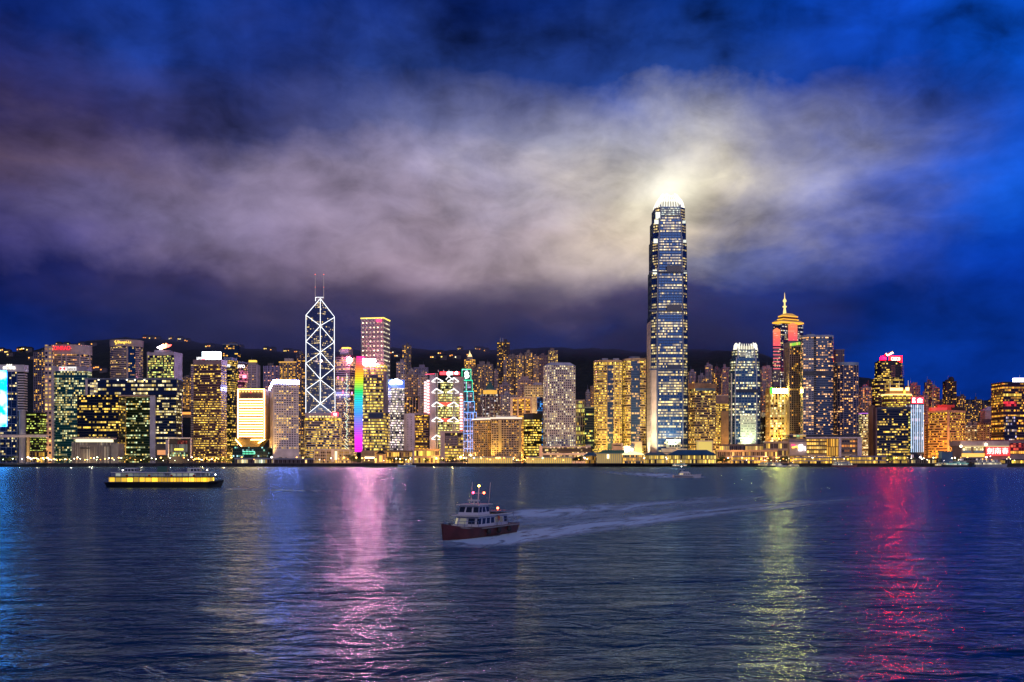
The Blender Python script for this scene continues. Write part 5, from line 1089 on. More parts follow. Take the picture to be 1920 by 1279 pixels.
# 45 ---- mall podium
b = Bld('shopping_mall', 'long mall block with orange-lit window bays and a white sign at its left end', R(1479,1615,1565,40), 'shopping mall')
zt = Z(822,1565)
b.prism('core', R(1479,1614,1570,34), b.zb, zt, wall((.26,.23,.27)))
b.prism('roof_frame', R(1511,1614,1564,40), zt, Z(819.5,1565), wall((.36,.34,.46))); b.prism('roof_terrace', R(1511,1613,1572,30), Z(819.5,1565), Z(815,1565), wall((.03,.035,.05)))
b.facebox('right_pier', 1606, 1614, 822.2, 864, 1569, 5, wall((.36,.34,.46))); b.facebox('mid_pier', 1571, 1575.5, 822.2, 864, 1569, 5, wall((.36,.34,.46)))
W_ = win(3.6,6.2,.92,(1,.48,.06),(1,.66,.16),1.7,(.05,.03,.02),(.10,.06,.04),.42,.30,.5,.3,.15)
b.facebox('window_bay', 1512, 1535, 824, 851, 1569, 2, W_); b.facebox('window_bay', 1537, 1549, 824, 851, 1569, 2, W_); b.facebox('bright_bay', 1550, 1570.5, 823, 855, 1569, 3, win(1.4,14,.95,(1,.42,.03),(1,.55,.08),1.2,(.1,.05,.02),(.12,.06,.02),.36,.46,.5,.1,.05)); b.facebox('window_bay', 1577, 1605, 826, 850, 1569, 2, win(4.2,7.5,.75,OR,AM,1.0,(.03,.03,.05),(.08,.07,.09),.4,.22))
b.facebox('sign_wall', 1479, 1511, 829, 854, 1567, 4, wall((.36,.31,.33))); b.prism('lounge', R(1481,1511,1566,22), zt+.1, Z(816,1565), win(5,4,.5,(.5,1,.4),AM,1.0,(.02,.02,.03),(.05,.05,.07),.44,.3)); b.prism('lounge_roof', R(1480,1512,1564,25), Z(816,1565), Z(814.5,1565), wall((.34,.33,.42)))
b.facebox('street_bay', 1481, 1612, 855.5, 866, 1566, 1, win(3,5,.7,(1,.5,.06),Y1,1.4,(.04,.03,.02),(.08,.06,.05),.42,.4))
sign_text(b, 'ife', 1497, 1510.5, 833.5, 845.5, 1562, emit((1,.95,.95),5), bold=.05)
for pts, c in (((( 1484,835),(1487,834.2),(1490,835.8),(1493,837)),(1,.02,.12)),(((1485,839),(1489,839),(1492,836.5),(1496,839),(1499,843)),(1,.55,.05))):
    m_ = MB()
    for (a,e),(c2,d2) in zip(pts, pts[1:]): m_.bar((X(a,1562),1561.5,Z(e,1562)),(X(c2,1562),1561.5,Z(d2,1562)),.9,5)
    b.part('sign_ribbon', m_, emit(c,4))
# 46
resi('apartment block with a curved stack of amber balconies right of the blue hotel towers', 1613, 1641, 727, 2030, 22, .42, AM, OR, (.26,.21,.28))
b = Bld('office_block', 'low cream-banded block with yellow and white windows at the end of the mall', R(1616,1630,1760,18), 'office block'); zt = Z(776,1760); b.prism('glazing', b.fp, b.zb, zt, win(2.4,3.9,.62,Y2,WH,1.4,(.03,.03,.03),None,.46,.5), PLANT, 2.4); b.bands(b.fp, b.zb, zt, 3.9, .45, .4, wall((.3,.26,.22))); b.prism('roof_neon', off(b.fp,.5), zt, zt+1.5, emit((.5,.1,.8),1.0))
b = Bld('slab_block', 'narrow brown blank slab left of the wide dark blue office block', K(1628,1635,1639,1690,10), 'building'); b.prism('wall', b.fp, b.zb, Z(762,1690), wall((.24,.15,.13))); b.piers(b.fp, b.zb, Z(762,1690), 4, .7, .5, wall((.3,.19,.16))); b.cap(b.fp, Z(762,1690), 2, BROWN)
# 47 ---- tower with red halo sign
b = Bld('office_tower', 'black tower with a red glowing COSCO sign and tilted logo on its roof', CH(1647,1694.5,1890,26,6), 'skyscraper')
zt = Z(678,1890); g47 = win(2.9,3.8,.22,Y2,Y1,1.5,(.012,.010,.02),None,.44,.3,.5,.9,.35,.4)
b.prism('glazing', b.fp, b.zb, zt, g47, PLANT, 2.9); b.prism('lower_glazing', CH(1643.5,1698,1888,30,6), b.zb, Z(709,1890), win(2.9,3.8,.30,Y2,Y1,1.5,(.012,.010,.02),None,.44,.3,.5,.9,.35,.4), PLANT, 2.9)
b.bands(CH(1643.5,1698,1888,30,6), b.zb, Z(711,1890), 7.6, .16, .4, wall((.14,.08,.11))); b.bands(R(1671,1678,1889.5,8), Z(706,1890), Z(682,1890), 3.8, .25, .5, wall((.3,.15,.2)), 'balcony'); b.bands(R(1690,1694.5,1890.5,8), Z(706,1890), Z(682,1890), 3.8, .25, .5, wall((.3,.15,.2)), 'balcony')
b.prism('roof_block', shr(b.fp,.82), zt, zt+3, DARK)
s = b.facebox('sign_board', 1666.5, 1691, 668, 678.8, 1896, 2, emit((1,.0,.0),520)); sign_text(b, 'COSCO', 1671, 1687.5, 669.8, 676.2, 1892.5, emit((1,.85,.75),3), bold=.01)
m_ = MB(); 
for k in range(20): pass
m_.ball((X(1655.5,1898),1898,Z(673,1898)),5.6,0,14,8,.9); b.part('red_globe', m_, emit((1,.0,.008),40))
m_ = MB(); y = 1893; m_.bar((X(1660,y),y+1.6,Z(666.5,y)),(X(1675,y),y+1.6,Z(660.5,y)),3.6,4); b.part('logo_board', m_, wall((.2,.02,.02)))
m_ = MB(); E = emit((1,.8,.5),8)
for a,c in (((1661.5,663),(1664,667)),((1664,667),(1674.5,661.8)),((1667.5,664.2),(1673.5,660.6))): m_.bar((X(a[0],y-3),y-3,Z(a[1],y)),(X(c[0],y-3),y-3,Z(c[1],y)),.75,5)
b.part('logo', m_, E)
# 48
b = Bld('office_block', 'wide dark blue glass office block with broken rows of yellow windows near the right', R(1642,1708,1640,18), 'office block')
fp = R(1645,1708,1640,18); zt = Z(768,1640); b.prism('glazing', fp, b.zb, zt, win(2.3,4.0,.30,Y2,Y1,1.7,(.010,.018,.05),None,.47,.27,.5,1.0,.55,.5), PLANT, 2.3); b.bands(fp, b.zb, zt, 4.0, .2, .25, wall((.012,.016,.04),.4)); b.prism('roof_wall', off(fp,.5), zt, Z(763,1640), wall((.04,.05,.10)))
b.prism('end_shaft', R(1642,1644.8,1641,12), b.zb, Z(764,1640), wall((.16,.1,.12))); b.facebox('edge_windows', 1703, 1707.6, 770, 846, 1639.6, .5, win(2.8,4,.7,Y1,GR,1.5,(.02,.02,.03),None,.4,.27))
b = Bld('office_tower', 'round-topped tower with a gold crown, gold ring and three thin masts', RR(1663,1712,1770,34,12,7), 'office tower')
fp = b.fp; zt = Z(741,1770); b.prism('glazing', fp, b.zb, zt, win(2.6,3.9,.55,(.95,.85,.1),Y1,1.6,(.02,.015,.02),None,.45,.5,.5,.9,.4), PLANT); b.bands(fp, b.zb, zt, 3.9, .5, .4, wall((.20,.13,.11)))
b.prism('gold_ring', off(fp,1.8), zt, Z(738.5,1770), emit((1,.62,.2),2.2)); f2 = R(1668,1706,1778,20); b.prism('upper_drum', f2, Z(738.5,1770), Z(733,1770), wall((.35,.22,.1))); b.facebox('gold_crown', 1669, 1692, 727.5, 732.5, 1778, 2, emit((1,.6,.15),4)); b.facebox('gold_crown', 1698, 1704, 726.5, 732.5, 1778, 2, emit((1,.65,.2),4)); b.facebox('gold_crown', 1694, 1697, 732, 738, 1777, 2, emit((1,.5,.05),2.5)); b.prism('crown_base', R(1668,1706,1779,14), Z(733,1770), Z(729,1770), wall((.3,.2,.1)))
for p, t in ((1669,716),(1686,714),(1703,712.5)): b.mast(X(p,1779),1779,Z(733,1770),Z(t,1770),.7,emit((1,.7,.4),.8))
# 49
b = Bld('office_tower', 'slim tower striped with vertical blue-white light lines under a red double sign', R(1707.5,1731,1665,20), 'office tower')
fp = b.fp; zt = Z(757,1665); b.prism('glazing', fp, b.zb, zt, win(2.6,7.4,.4,(.8,.9,1),(1,.5,.6),1.1,(.02,.04,.12),None,.34,.34), PLANT, 2.6); b.bands(fp, b.zb, zt, 14.8, .22, .4, wall((.03,.04,.08)))
for k in range(7): b.facebox('light_line', 1708.2+k*3.7, 1708.9+k*3.7, 759, 848, 1664.2, .5, emit((.55,.75,1),1.6 if k%3 else 2.4))
for l, r, w_ in ((1709.5,1717,'五'),(1718.5,1730.5,'金')):
    b.facebox('sign_board', l, r, 745, 756.5, 1664, 2, emit((1,.01,.04),4)); sign_text(b, w_, l+1, r-1, 746.5, 754.5, 1661.6, emit((1,.85,.75),7), bold=.02)
resi('reddish tiered apartment tower just behind the red double sign', 1701, 1727, 724, 2010, 20, .22, AM, Y1, (.22,.14,.18))
resi('plum apartment slab right of the blue-white striped tower', 1729, 1741, 742, 1830, 16, .1, AM, Y1, (.26,.14,.18))
b = Bld('slab_block', 'low brown slab between the striped tower and the orange-lit twin-faced block', R(1729,1741,1690,16), 'building'); b.prism('wall', b.fp, b.zb, Z(797,1690), win(4,4,.3,AM,Y1,1,(.05,.03,.03),(.26,.16,.14),.3,.25)); b.cap(b.fp, Z(797,1690), 1.5, BROWN)
resi('slim dark tower with a pointed top above the orange-lit block', 1735.5, 1749, 718, 2210, 14, .3, AM, Y1, (.12,.09,.13))
resi('pale ribbed apartment tower beside the slim dark pointed one', 1747, 1763, 728, 2140, 16, .4, AM, Y1, (.30,.24,.28))
b = resi('black apartment tower with a domed tank on its roof, right of the orange-lit block', 1772, 1795, 716, 2110, 20, .22, Y1, AM, (.035,.03,.04))
m_ = MB(); m_.ball((X(1783.5,2118),2118,Z(712,2118)),6,0,12,6,1.1); b.part('roof_dome', m_, DARK)
# 51
b = Bld('office_block', 'broad orange-lit block with two banded faces and red-glowing roof rooms', K(1740.5,1778,1809,1650,24), 'office block')
fp = b.fp; zt = Z(773,1650); b.prism('glazing', fp, b.zb, zt, win(2.4,4.0,.45,(1,.55,.05),Y1,1.6,(.05,.02,.015),None,.47,.5,.5,.45,.2), PLANT, 2.4); b.bands(fp, b.zb, zt, 4.0, .5, .5, wall((.50,.27,.14))); b.prism('roof_wall', off(fp,.9), zt, Z(769,1650), wall((.5,.28,.2)))
b.prism('corner_rib', [(fp[0][0]-1.6,fp[0][1]-1),(fp[0][0]+1.6,fp[0][1]-1),(fp[0][0]+1.6,fp[0][1]+1),(fp[0][0]-1.6,fp[0][1]+1)], b.zb, Z(769,1650), wall((.52,.30,.2)))
b.prism('roof_room', R(1747,1776,1668,12), Z(769,1650), Z(763,1650), emit((1,.035,.02),.75)); b.prism('roof_room', R(1758,1790,1684,10), Z(769,1650), Z(757,1650), wall((.5,.1,.07))); b.prism('roof_room', R(1785,1806,1682,10), Z(769,1650), Z(762,1650), DARK)
flood(X(1758,1625), 1622, 5, X(1760,1660), 1664, 40, 150000, (1,.42,.06), 90); flood(X(1792,1628), 1628, 5, X(1793,1660), 1664, 35, 60000, (1,.45,.08), 90); flood(X(1760,1655), 1650, 110, X(1768,1684), 1686, 118, 20000, (1,.06,.03), 110)
# 52 ---- right edge
b = Bld('office_tower', 'dark red and yellow banded tower with a white sign box at the right edge', R(1881,1950,1610,40), 'office tower')
fp = b.fp; zt = Z(719,1610); b.prism('glazing', fp, b.zb, zt, win(2.4,4.0,.40,(1,.6,.05),(1,.3,.04),1.6,(.05,.015,.03),None,.47,.5,.5,.6,.75,.4), PLANT, 2.4); b.bands(fp, b.zb, zt, 4.0, .38, .35, wall((.10,.05,.06)))
b.facebox('red_band', 1881, 1905, 753, 762, 1609.4, .7, win(2.4,4,.9,(1,.03,.05),(1,.06,.08),1.4,(.3,.01,.02),None,.47,.46)); b.facebox('yellow_band', 1881, 1915, 738, 743, 1609.4, .7, win(2.4,4,.95,Y1,Y2,1.8,(.3,.2,.02),None,.47,.46))
b.facebox('violet_bay', 1883, 1906, 780, 828, 1609.4, .7, win(2.4,5,.5,(.6,.55,1),(1,.6,.1),1.4,(.02,.02,.06),None,.4,.3)); b.cap(fp, zt, 2.5, DARK)
b.prism('sign_box', R(1902,1935,1622,6), zt+2.5, Z(708,1610), emit((.85,.8,1),9)); b.mast(X(1912,1630),1630,zt+8,Z(701,1610),.4,METAL)
# 53
b = Bld('office_block', 'lilac block with a pale gabled roof left of the right-edge banded tower', R(1847,1873,1830,20), 'office block'); zt = Z(770,1830); b.prism('wall', b.fp, b.zb, zt, wall((.28,.21,.28))); b.bands(b.fp, b.zb, zt, 7.6, .1, .4, wall((.36,.28,.36))); b.facebox('dark_slot', 1861, 1866, 771, 796, 1829.8, .5, DARK)
b.prism('gable_roof', off(b.fp,.8), zt, Z(762,1830), wall((.45,.42,.5)), fp2=shr(b.fp,.25)); b.prism('side_block', R(1869.5,1882,1826,10), b.zb, Z(764,1830), wall((.36,.24,.28)))
resi('low pale flats with white-lit bays right of the orange-lit block', 1809, 1844, 799, 1760, 20, .34, Y2, WH, (.30,.24,.26), 1.5, None, 3.6)
resi('dim plum flats in front of the gabled lilac block', 1838, 1872, 794, 1720, 20, .3, Y1, Y2, (.14,.09,.13), 1.6, None, 3.6)
# ------------------------------------------------------------------ waterfront
def colonnade(label, l, r, Y, zt, n, roof, lit=(1,.62,.1), s=1.5, name='pier_building', over=2, cat='pier building'):
    b = Bld(name, label, R(l, r, Y, 12), cat); z0 = b.zb
    b.prism('back_wall', R(l+.4, r-.4, Y+4, 7), z0, zt-1, emit(lit, s*.55) if s else BEIGE)
    b.prism('roof', off(R(l, r, Y, 12), over*.5), zt-1, zt+.4, roof)
    w = (X(r,Y)-X(l,Y))/n
    m = MB(); m.bar((X(l,Y)+.6,Y+.8,z0),(X(l,Y)+.6,Y+.8,zt-1),.55,8); me = m.mesh('column',[wall((.6,.5,.36))],b.o)
    for i in range(n+1): put('column', me, b.root, (i*w*(1-1.2/(X(r,Y)-X(l,Y))), 0, 0))
    return b
WR = wall((.5,.46,.44)); LR = wall((.34,.30,.40)); BR2 = wall((.035,.12,.20),.5)
colonnade('white-roofed waterfront pavilion of lit columns below the two ribbed beige hotels', 877, 962, 1446, Z(857,1446), 22, WR)
colonnade('white-roofed waterfront pavilion of lit columns in front of the low terraced building', 987, 1073, 1446, Z(857,1446), 22, WR)
for l, r in ((893,901),(907,915),(1012,1020),(1030,1037)):
    pass
# old-style ferry pier with clock tower
b = Bld('ferry_pier', 'cream colonnaded ferry pier with a green roof, lit gable and small clock tower', R(1118,1208,1418,20), 'ferry pier', zb=-1.0)
Yp = 1418
m = MB(); m.bar((X(1118.5,Yp)+.5,Yp+1,-1),(X(1118.5,Yp)+.5,Yp+1,4.2),.6,6); pm = m.mesh('pile',[DARK],b.o)
for i in range(22): put('pile', pm, b.root, (i*3.0, 0, 0)); put('pile', pm, b.root, (i*3.0, 8, 0))
b.prism('deck', R(1117,1209,Yp-1.5,24), 4.2, 5.2, wall((.05,.05,.055)))
b.prism('hall', R(1120,1166,Yp+4,14), 5.2, Z(851,Yp), emit((1,.66,.15),.45)); b.prism('roof', R(1117,1168,Yp,20), Z(851,Yp), Z(849.5,Yp), wall((.5,.5,.3))); b.prism('green_roof', R(1120,1172,Yp+5,13), Z(849.5,Yp), Z(844,Yp), wall((.08,.20,.12)), fp2=R(1132,1170,Yp+10,3))
cm = MB(); cm.bar((X(1119.5,Yp),Yp+1.6,5.2),(X(1119.5,Yp),Yp+1.6,Z(851,Yp)),.55,8); cmm = cm.mesh('column',[wall((.6,.52,.38))],b.o)
for i in range(13): put('column', cmm, b.root, (i*2.85, 0, 0))
b.prism('end_hall', R(1168.2,1207,Yp+2,18), 5.2, Z(853,Yp), win(2.2,4.6,.75,Y1,AM,1.6,(.05,.05,.06),(.5,.4,.22),.36,.36))
m = MB(); y0 = Yp-1; g = [(1167,853),(1207.5,853),(1207.5,851),(1187,845.5),(1167,851)]
m.poly([(X(p,y0),y0,Z(t,y0)) for p,t in g]); m.poly([(X(p,y0),y0+18,Z(t,y0)) for p,t in reversed(g)])
for i in range(5): a, c = g[i], g[(i+1)%5]; m.poly([(X(a[0],y0),y0,Z(a[1],y0)),(X(a[0],y0),y0+18,Z(a[1],y0)),(X(c[0],y0),y0+18,Z(c[1],y0)),(X(c[0],y0),y0,Z(c[1],y0))])
b.part('lit_gable', m, emit((1,.82,.4),1.6))
b.facebox('lit_doorway', 1138, 1142, 852, 860, Yp+1, 1, emit((1,.85,.45),2.5)); b.prism('clock_tower', R(1182.5,1189,Yp+6,6), Z(847,Yp), Z(836,Yp), wall((.55,.55,.45))); b.prism('tower_roof', R(1181,1190.5,Yp+5,8), Z(836,Yp), Z(833,Yp), wall((.5,.52,.42)), fp2=R(1184,1187.5,Yp+8,2))
m = MB(); m.ball((X(1185.5,Yp),Yp+5,Z(843,Yp)),2.0,0,10,6); b.part('clock_face', m, emit((1,.97,.7),5))
b = Bld('pump_house', 'small cream block standing behind the clock tower of the ferry pier', R(1190,1204,1500,10), 'building'); b.prism('wall', b.fp, b.zb, Z(829,1500), wall((.5,.46,.34))); b.cap(b.fp, Z(829,1500), .8, PALE)
flood(X(1197,1480), 1484, 6, X(1197,1500), 1500, 25, 9000, (1,.85,.4), 80)
b = Bld('plant_block', 'small beige roof-plant block between the rounded towers and the ferry pier', R(1140,1188,1545,14), 'building'); b.prism('wall', R(1148,1168,1545,12), b.zb, Z(831,1545), wall((.36,.28,.24))); b.prism('step', R(1168.1,1186,1546,10), b.zb, Z(836,1545), wall((.4,.3,.2))); b.facebox('dark_window', 1150, 1164, 834, 836, 1545, .4, DARK)
def hip_pier(label, l, r, Y, eave, ridge, floors=2):
    b = Bld('ferry_pier', label, R(l, r, Y, 22), 'ferry pier', zb=-1.0)
    b.prism('deck', R(l-1, r+1, Y-2, 26), 3.0, 5.0, wall((.05,.045,.045)))
    m = MB(); m.bar((X(l,Y)+1,Y-.6,-1),(X(l,Y)+1,Y-.6,3.0),.7,6); pm = m.mesh('pile',[DARK],b.o); n = int((X(r,Y)-X(l,Y)-2)/4)
    for i in range(n+1): put('pile', pm, b.root, (i*4, 0, 0))
    z0, z1 = 5.0, Z(eave,Y); h = (z1-z0)/floors
    for k in range(floors):
        b.prism('hall', R(l+.6, r-.6, Y+3, 18), z0+k*h, z0+(k+1)*h-.9, win(2.6,h,.92,(1,.58,.06),(1,.75,.2),1.7 if k == 0 else 1.2,(.06,.04,.02),(.3,.18,.06),.40,.42,.45,.25,.1,.1), None, 2.6, vz=z0)
        b.prism('balcony', R(l, r, Y, 22), z0+(k+1)*h-.9, z0+(k+1)*h, wall((.35,.27,.18)))
    cm = MB(); cm.bar((X(l,Y)+.8,Y+.6,z0),(X(l,Y)+.8,Y+.6,z1-.9),.35,6); cmm = cm.mesh('column',[wall((.5,.4,.25))],b.o)
    n = int((X(r,Y)-X(l,Y)-1.6)/5.2)
    for i in range(n+1): put('column', cmm, b.root, (i*5.2, 0, 0))
    dx = (r-l)*.2; b.prism('roof', R(l-2, r+2, Y-2, 26), z1, Z(ridge,Y), BR2, fp2=R(l+dx, r-dx, Y+8, 6)); return b
hip_pier('small blue-roofed ferry pier at the foot of the tallest tower', 1209, 1249, 1424, 853, 848.5)
hip_pier('large blue hip-roofed two-storey ferry pier full of yellow light right of the tallest tower', 1254, 1343, 1424, 853, 843.5)
b = Bld('pavilion', 'small blue-roofed yellow-lit pavilion beside the round dark tree', R(1096,1118,1450,12), 'pavilion')
b.prism('wall', R(1098,1116,1452,8), b.zb, Z(855,1450), win(2.4,5,.9,Y1,AM,1.3,(.05,.04,.02),(.3,.2,.08),.4,.4)); b.prism('roof', R(1093,1120,1448,14), Z(855,1450), Z(848.5,1450), BR2, fp2=R(1104,1116,1453,4))
for p in (1097,1107,1117): b.facebox('column', p, p+.7, 855, 868, 1451, .5, BEIGE)
# terraces between the piers and the clawed tower
def terrace(label, l, r, Y, py, roof, c=(1,.5,.06), p=.8, d=14, fl=2, name='waterfront_terrace', cat='building', parapet=True):
    b = Bld(name, label, R(l, r, Y, d), cat); zt = Z(py,Y); h = (zt-b.zb)/fl
    b.prism('wall', R(l+.5, r-.5, Y+1.2, d-2), b.zb, zt, win(3.0,h,p,c,Y1,1.6,(.05,.035,.03),(.26,.19,.17),.42,.34,.45,.5,.2,.1), None, 3.0)
    for k in range(fl): b.prism('canopy', R(l, r, Y, d), b.zb+(k+1)*h-.8, b.zb+(k+1)*h, roof)
    m = MB(); m.bar((X(l,Y)+.6,Y+.5,b.zb),(X(l,Y)+.6,Y+.5,zt-.8),.3,6); me = m.mesh('post',[wall((.3,.25,.22))],b.o); n = max(1,int((X(r,Y)-X(l,Y)-1.2)/6))
    for i in range(n+1): put('post', me, b.root, (i*(X(r,Y)-X(l,Y)-1.2)/n, 0, 0))
    if parapet: b.prism('parapet', off(R(l, r, Y, d),.4), zt, zt+.9, roof)
    return b
terrace('purple-roofed waterfront terrace of orange windows below the clawed tower', 1374, 1438, 1462, 856, LR)
terrace('long brown stepped terrace with warm lights behind the purple-roofed waterfront terrace', 1345, 1458, 1506, 845, wall((.32,.22,.20)), (1,.55,.15), .5, 18, 2)
terrace('upper garden terrace with warm-lit kiosks at the foot of the clawed tower', 1352, 1432, 1536, 834, wall((.2,.14,.12)), (1,.6,.2), .6, 14, 3)
terrace('grey retail block with a red-orange lantern left of the mall sign', 1432, 1478, 1546, 829, wall((.33,.28,.29)), (1,.65,.12), .35, 20, 3)
b = Bld('glass_pavilion', 'yellow-lit glass box pavilion at the foot of the brown-topped slab', R(1308,1336,1530,16), 'pavilion'); b.prism('glass_box', R(1309,1335,1531,14), b.zb+6, Z(828,1530), emit((.9,.68,.12),.75)); b.prism('base_wall', R(1308,1336,1530,16), b.zb, b.zb+6, BEIGE); b.prism('roof', R(1307.5,1336.5,1529.5,17), Z(828,1530), Z(826,1530), PALE)
for p in (1308,1335): b.facebox('frame_post', p, p+1, 828, 857, 1530, .5, PALE)
terrace('white-roofed boat pier with orange windows below the mall block', 1490, 1556, 1450, 858, LR, (1,.55,.06), .9, 14, 2)
terrace('lilac-roofed boat pier right of the mall block', 1560, 1612, 1452, 858, LR, (1,.55,.06), .85, 14, 2)
terrace('plain lilac-roofed pier shed in front of the narrow brown slab', 1597.5, 1662, 1436, 856, LR, (1,.6,.08), .7, 12, 2)
terrace('dark pier shed with festive yellow lights under the wide dark blue office block', 1679, 1702, 1448, 855, wall((.08,.07,.06)), (1,.75,.1), .9, 12, 2)
terrace('low dim pier shed under the blue-white striped tower', 1704, 1760, 1456, 861, wall((.06,.06,.07)), (1,.85,.4), .4, 12, 1)
terrace('low grey pier shed left of the red-signed ferry terminal', 1806, 1842, 1440.5, 859, wall((.22,.19,.24)), (.5,.5,.7), .2, 12, 2)
b = Bld('storage_shed', 'small blue steel shed on the pier below the orange-lit block', R(1766,1786,1462,12), 'shed'); b.prism('wall', b.fp, b.zb, Z(848,1462), wall((.03,.10,.22),.5)); b.cap(b.fp, Z(848,1462), .8, wall((.05,.14,.28)))
# ferry terminal with red sign
b = Bld('ferry_terminal', 'wide ferry terminal with two eye-like lit windows and a big red Chinese sign', R(1802,1960,1535,40), 'ferry terminal')
zt = Z(827,1535); b.prism('core', R(1803,1960,1540,34), b.zb, zt-.02, wall((.22,.17,.20))); b.prism('upper_deck', R(1801,1892,1534,40), Z(836,1535), zt, wall((.36,.29,.33))); b.prism('deck_edge', R(1801,1892,1533,3), Z(838,1535), Z(836,1535), emit((1,.72,.3),.7))
for l, r in ((1805,1820),(1825,1843)):
    b.facebox('eye_window', l, r, 838.5, 845, 1539.5, 1.5, win(3,3.6,.9,Y2,WH,1.8,(.1,.08,.05),(.3,.22,.1),.42,.42)); b.facebox('blue_sill', l, r, 845.2, 849, 1539.3, 1.8, wall((.12,.22,.40)))
b.facebox('ground_lights', 1803, 1846, 850, 857, 1539.4, 1, emit((1,.55,.08),1.2))
for p, q in ((1848.5,833.5),(1801.5,837)): m = MB(); m.ball((X(p,1533),1532.5,Z(q,1533)),1.8,0,8,6); b.part('lamp', m, emit((1,.85,.5),9))
sg = b.facebox('sign_board', 1848, 1893, 836, 855, 1536, 2, emit((1,.0,.01),.9))
for i, ch in enumerate('劍南春'): sign_text(b, ch, 1850.5+i*14, 1862.5+i*14, 839.5, 851.5, 1533.6, emit((1,.88,.84),1.8), bold=.0)
b.prism('red_roof_wall', R(1848,1960,1541.5,30), zt, Z(825,1535), wall((.35,.1,.12))); b.facebox('right_bay', 1894, 1930, 831, 845, 1539.5, 1.5, win(4,4.5,.5,(1,.04,.05),(1,.3,.1),1.2,(.15,.01,.02),(.30,.03,.04),.42,.36)); b.facebox('warm_strip', 1894, 1930, 846, 851, 1539.5, 1.2, win(3,5,.85,Y1,AM,1.8,(.1,.04,.02),(.2,.05,.03),.42,.42))
terrace('yellow-lit quay shed at the right edge under the red-signed ferry terminal', 1880, 1930, 1446, 862, wall((.10,.08,.09)), (1,.65,.06), .95, 10, 1)
# drum-shaped pavilion and framed screen box on the left
b = Bld('drum_pavilion', 'grey translucent drum-shaped building with a bright lit canopy left of the gate-shaped block', RR(127,205,1520,44,18,8), 'public building')
fp = b.fp; zt = Z(829,1520); b.prism('wall', fp, b.zb, zt, win(1.6,26,.25,(.8,.8,.7),(1,.7,.4),.35,(.06,.06,.07),(.085,.085,.095),.34,.46,.5,.3,0,0,.4), PLANT); b.piers(fp, b.zb, zt, 0, .4, .5, wall((.15,.15,.17)), 'fin', 1)
f2 = shr(fp,.84); b.prism('lit_gallery', f2, zt, Z(823.5,1520), emit((1,.90,.55),1.5)); b.prism('canopy', shr(fp,.96), Z(823.5,1520), Z(820.5,1520), wall((.42,.42,.42)), fp2=shr(fp,1.0)); b.prism('side_wing', R(200,222,1530,24), b.zb, Z(831,1530), wall((.14,.15,.17)))
b.facebox('dark_slot', 150, 168, 839, 842, 1519.3, .6, DARK)
b = Bld('screen_house', 'black box building framed in white with dim screens, right of the gate-shaped block', R(315,359,1500,16), 'public building')
b.prism('core', R(317,357.5,1502,14), b.zb, Z(823,1500), wall((.02,.02,.025))); b.facebox('frame', 316, 359, 820.5, 822.5, 1501, 2, WHITE); b.facebox('frame', 357.4, 359, 822.6, 858, 1501, 2, WHITE); b.facebox('frame', 316, 317.2, 822.6, 858, 1501, 2, WHITE)
b.facebox('red_screen', 333, 351, 826, 832.5, 1501.8, .4, win(2.4,2.4,.6,(.7,.1,.06),(.5,.15,.1),.5,(.05,.01,.01),None,.45,.45)); b.facebox('grey_glazing', 320, 352, 833, 848, 1501.8, .4, win(1.6,18,.5,(.6,.7,.7),(.8,.8,.6),.2,(.08,.09,.10),(.04,.04,.05),.36,.46)); b.facebox('yellow_sign', 327, 344, 841, 844.5, 1501.2, .4, emit((.9,.8,.05),1.6)); b.facebox('lower_glazing', 319, 353, 848.5, 856, 1501.8, .5, win(2,3.2,.6,(.5,1,.6),Y2,1.0,(.03,.05,.05),None,.42,.4))
b = Bld('lobby_block', 'small dark block with an orange-lit doorway between the gate-shaped block and the framed box', R(292,315,1545,16), 'building'); b.prism('wall', b.fp, b.zb, Z(832,1545), wall((.03,.035,.05))); b.facebox('lit_doorway', 295, 311, 844, 853, 1545, .5, emit((1,.38,.12),.8)); b.facebox('left_pier', 311.2, 315, 825, 862, 1544, 2, wall((.3,.3,.36)))
# low strips along the left promenade
terrace('long low ferry shelter with greenish-white lights below the amber-outlined block', 440, 510, 1452, 860, wall((.34,.36,.42)), (.75,1,.8), .6, 10, 1)
terrace('long low unlit shelter below the white gridded hotel', 513, 588, 1456, 860.5, wall((.30,.31,.36)), (1,.6,.2), .12, 10, 1)
terrace('low dark garden building with warm lights left of the waterside block under the bank', 702, 772, 1508, 846, wall((.06,.05,.05)), (1,.6,.12), .55, 14, 2)
terrace('low frame building of yellow light under the red-and-white exoskeleton bank', 776, 824, 1500, 843, wall((.30,.20,.13)), (1,.8,.12), .8, 14, 2)
b = Bld('kiosk', 'small gabled kiosk glowing orange at the foot of the rainbow-walled slab', R(706,722,1470,10), 'kiosk'); b.prism('wall', b.fp, b.zb, Z(851,1470), wall((.45,.30,.16))); b.prism('roof', off(b.fp,.8), Z(851,1470), Z(844.5,1470), DARK, fp2=shr(b.fp,.3)); b.facebox('lit_doorway', 711, 717, 854, 866, 1470, .4, emit((1,.5,.08),1.6))
b = Bld('canopy', 'bright white-lit canopy at the foot of the rainbow-walled slab', R(683,703,1466,8), 'canopy'); b.prism('roof', b.fp, Z(856.5,1466), Z(855,1466), PALE); b.facebox('light_strip', 684, 702, 857, 859.5, 1467, .6, emit((1,.8,.45),5))
for p in (684,693,702): b.facebox('post', p, p+.5, 857, 869, 1468, .4, GREY)
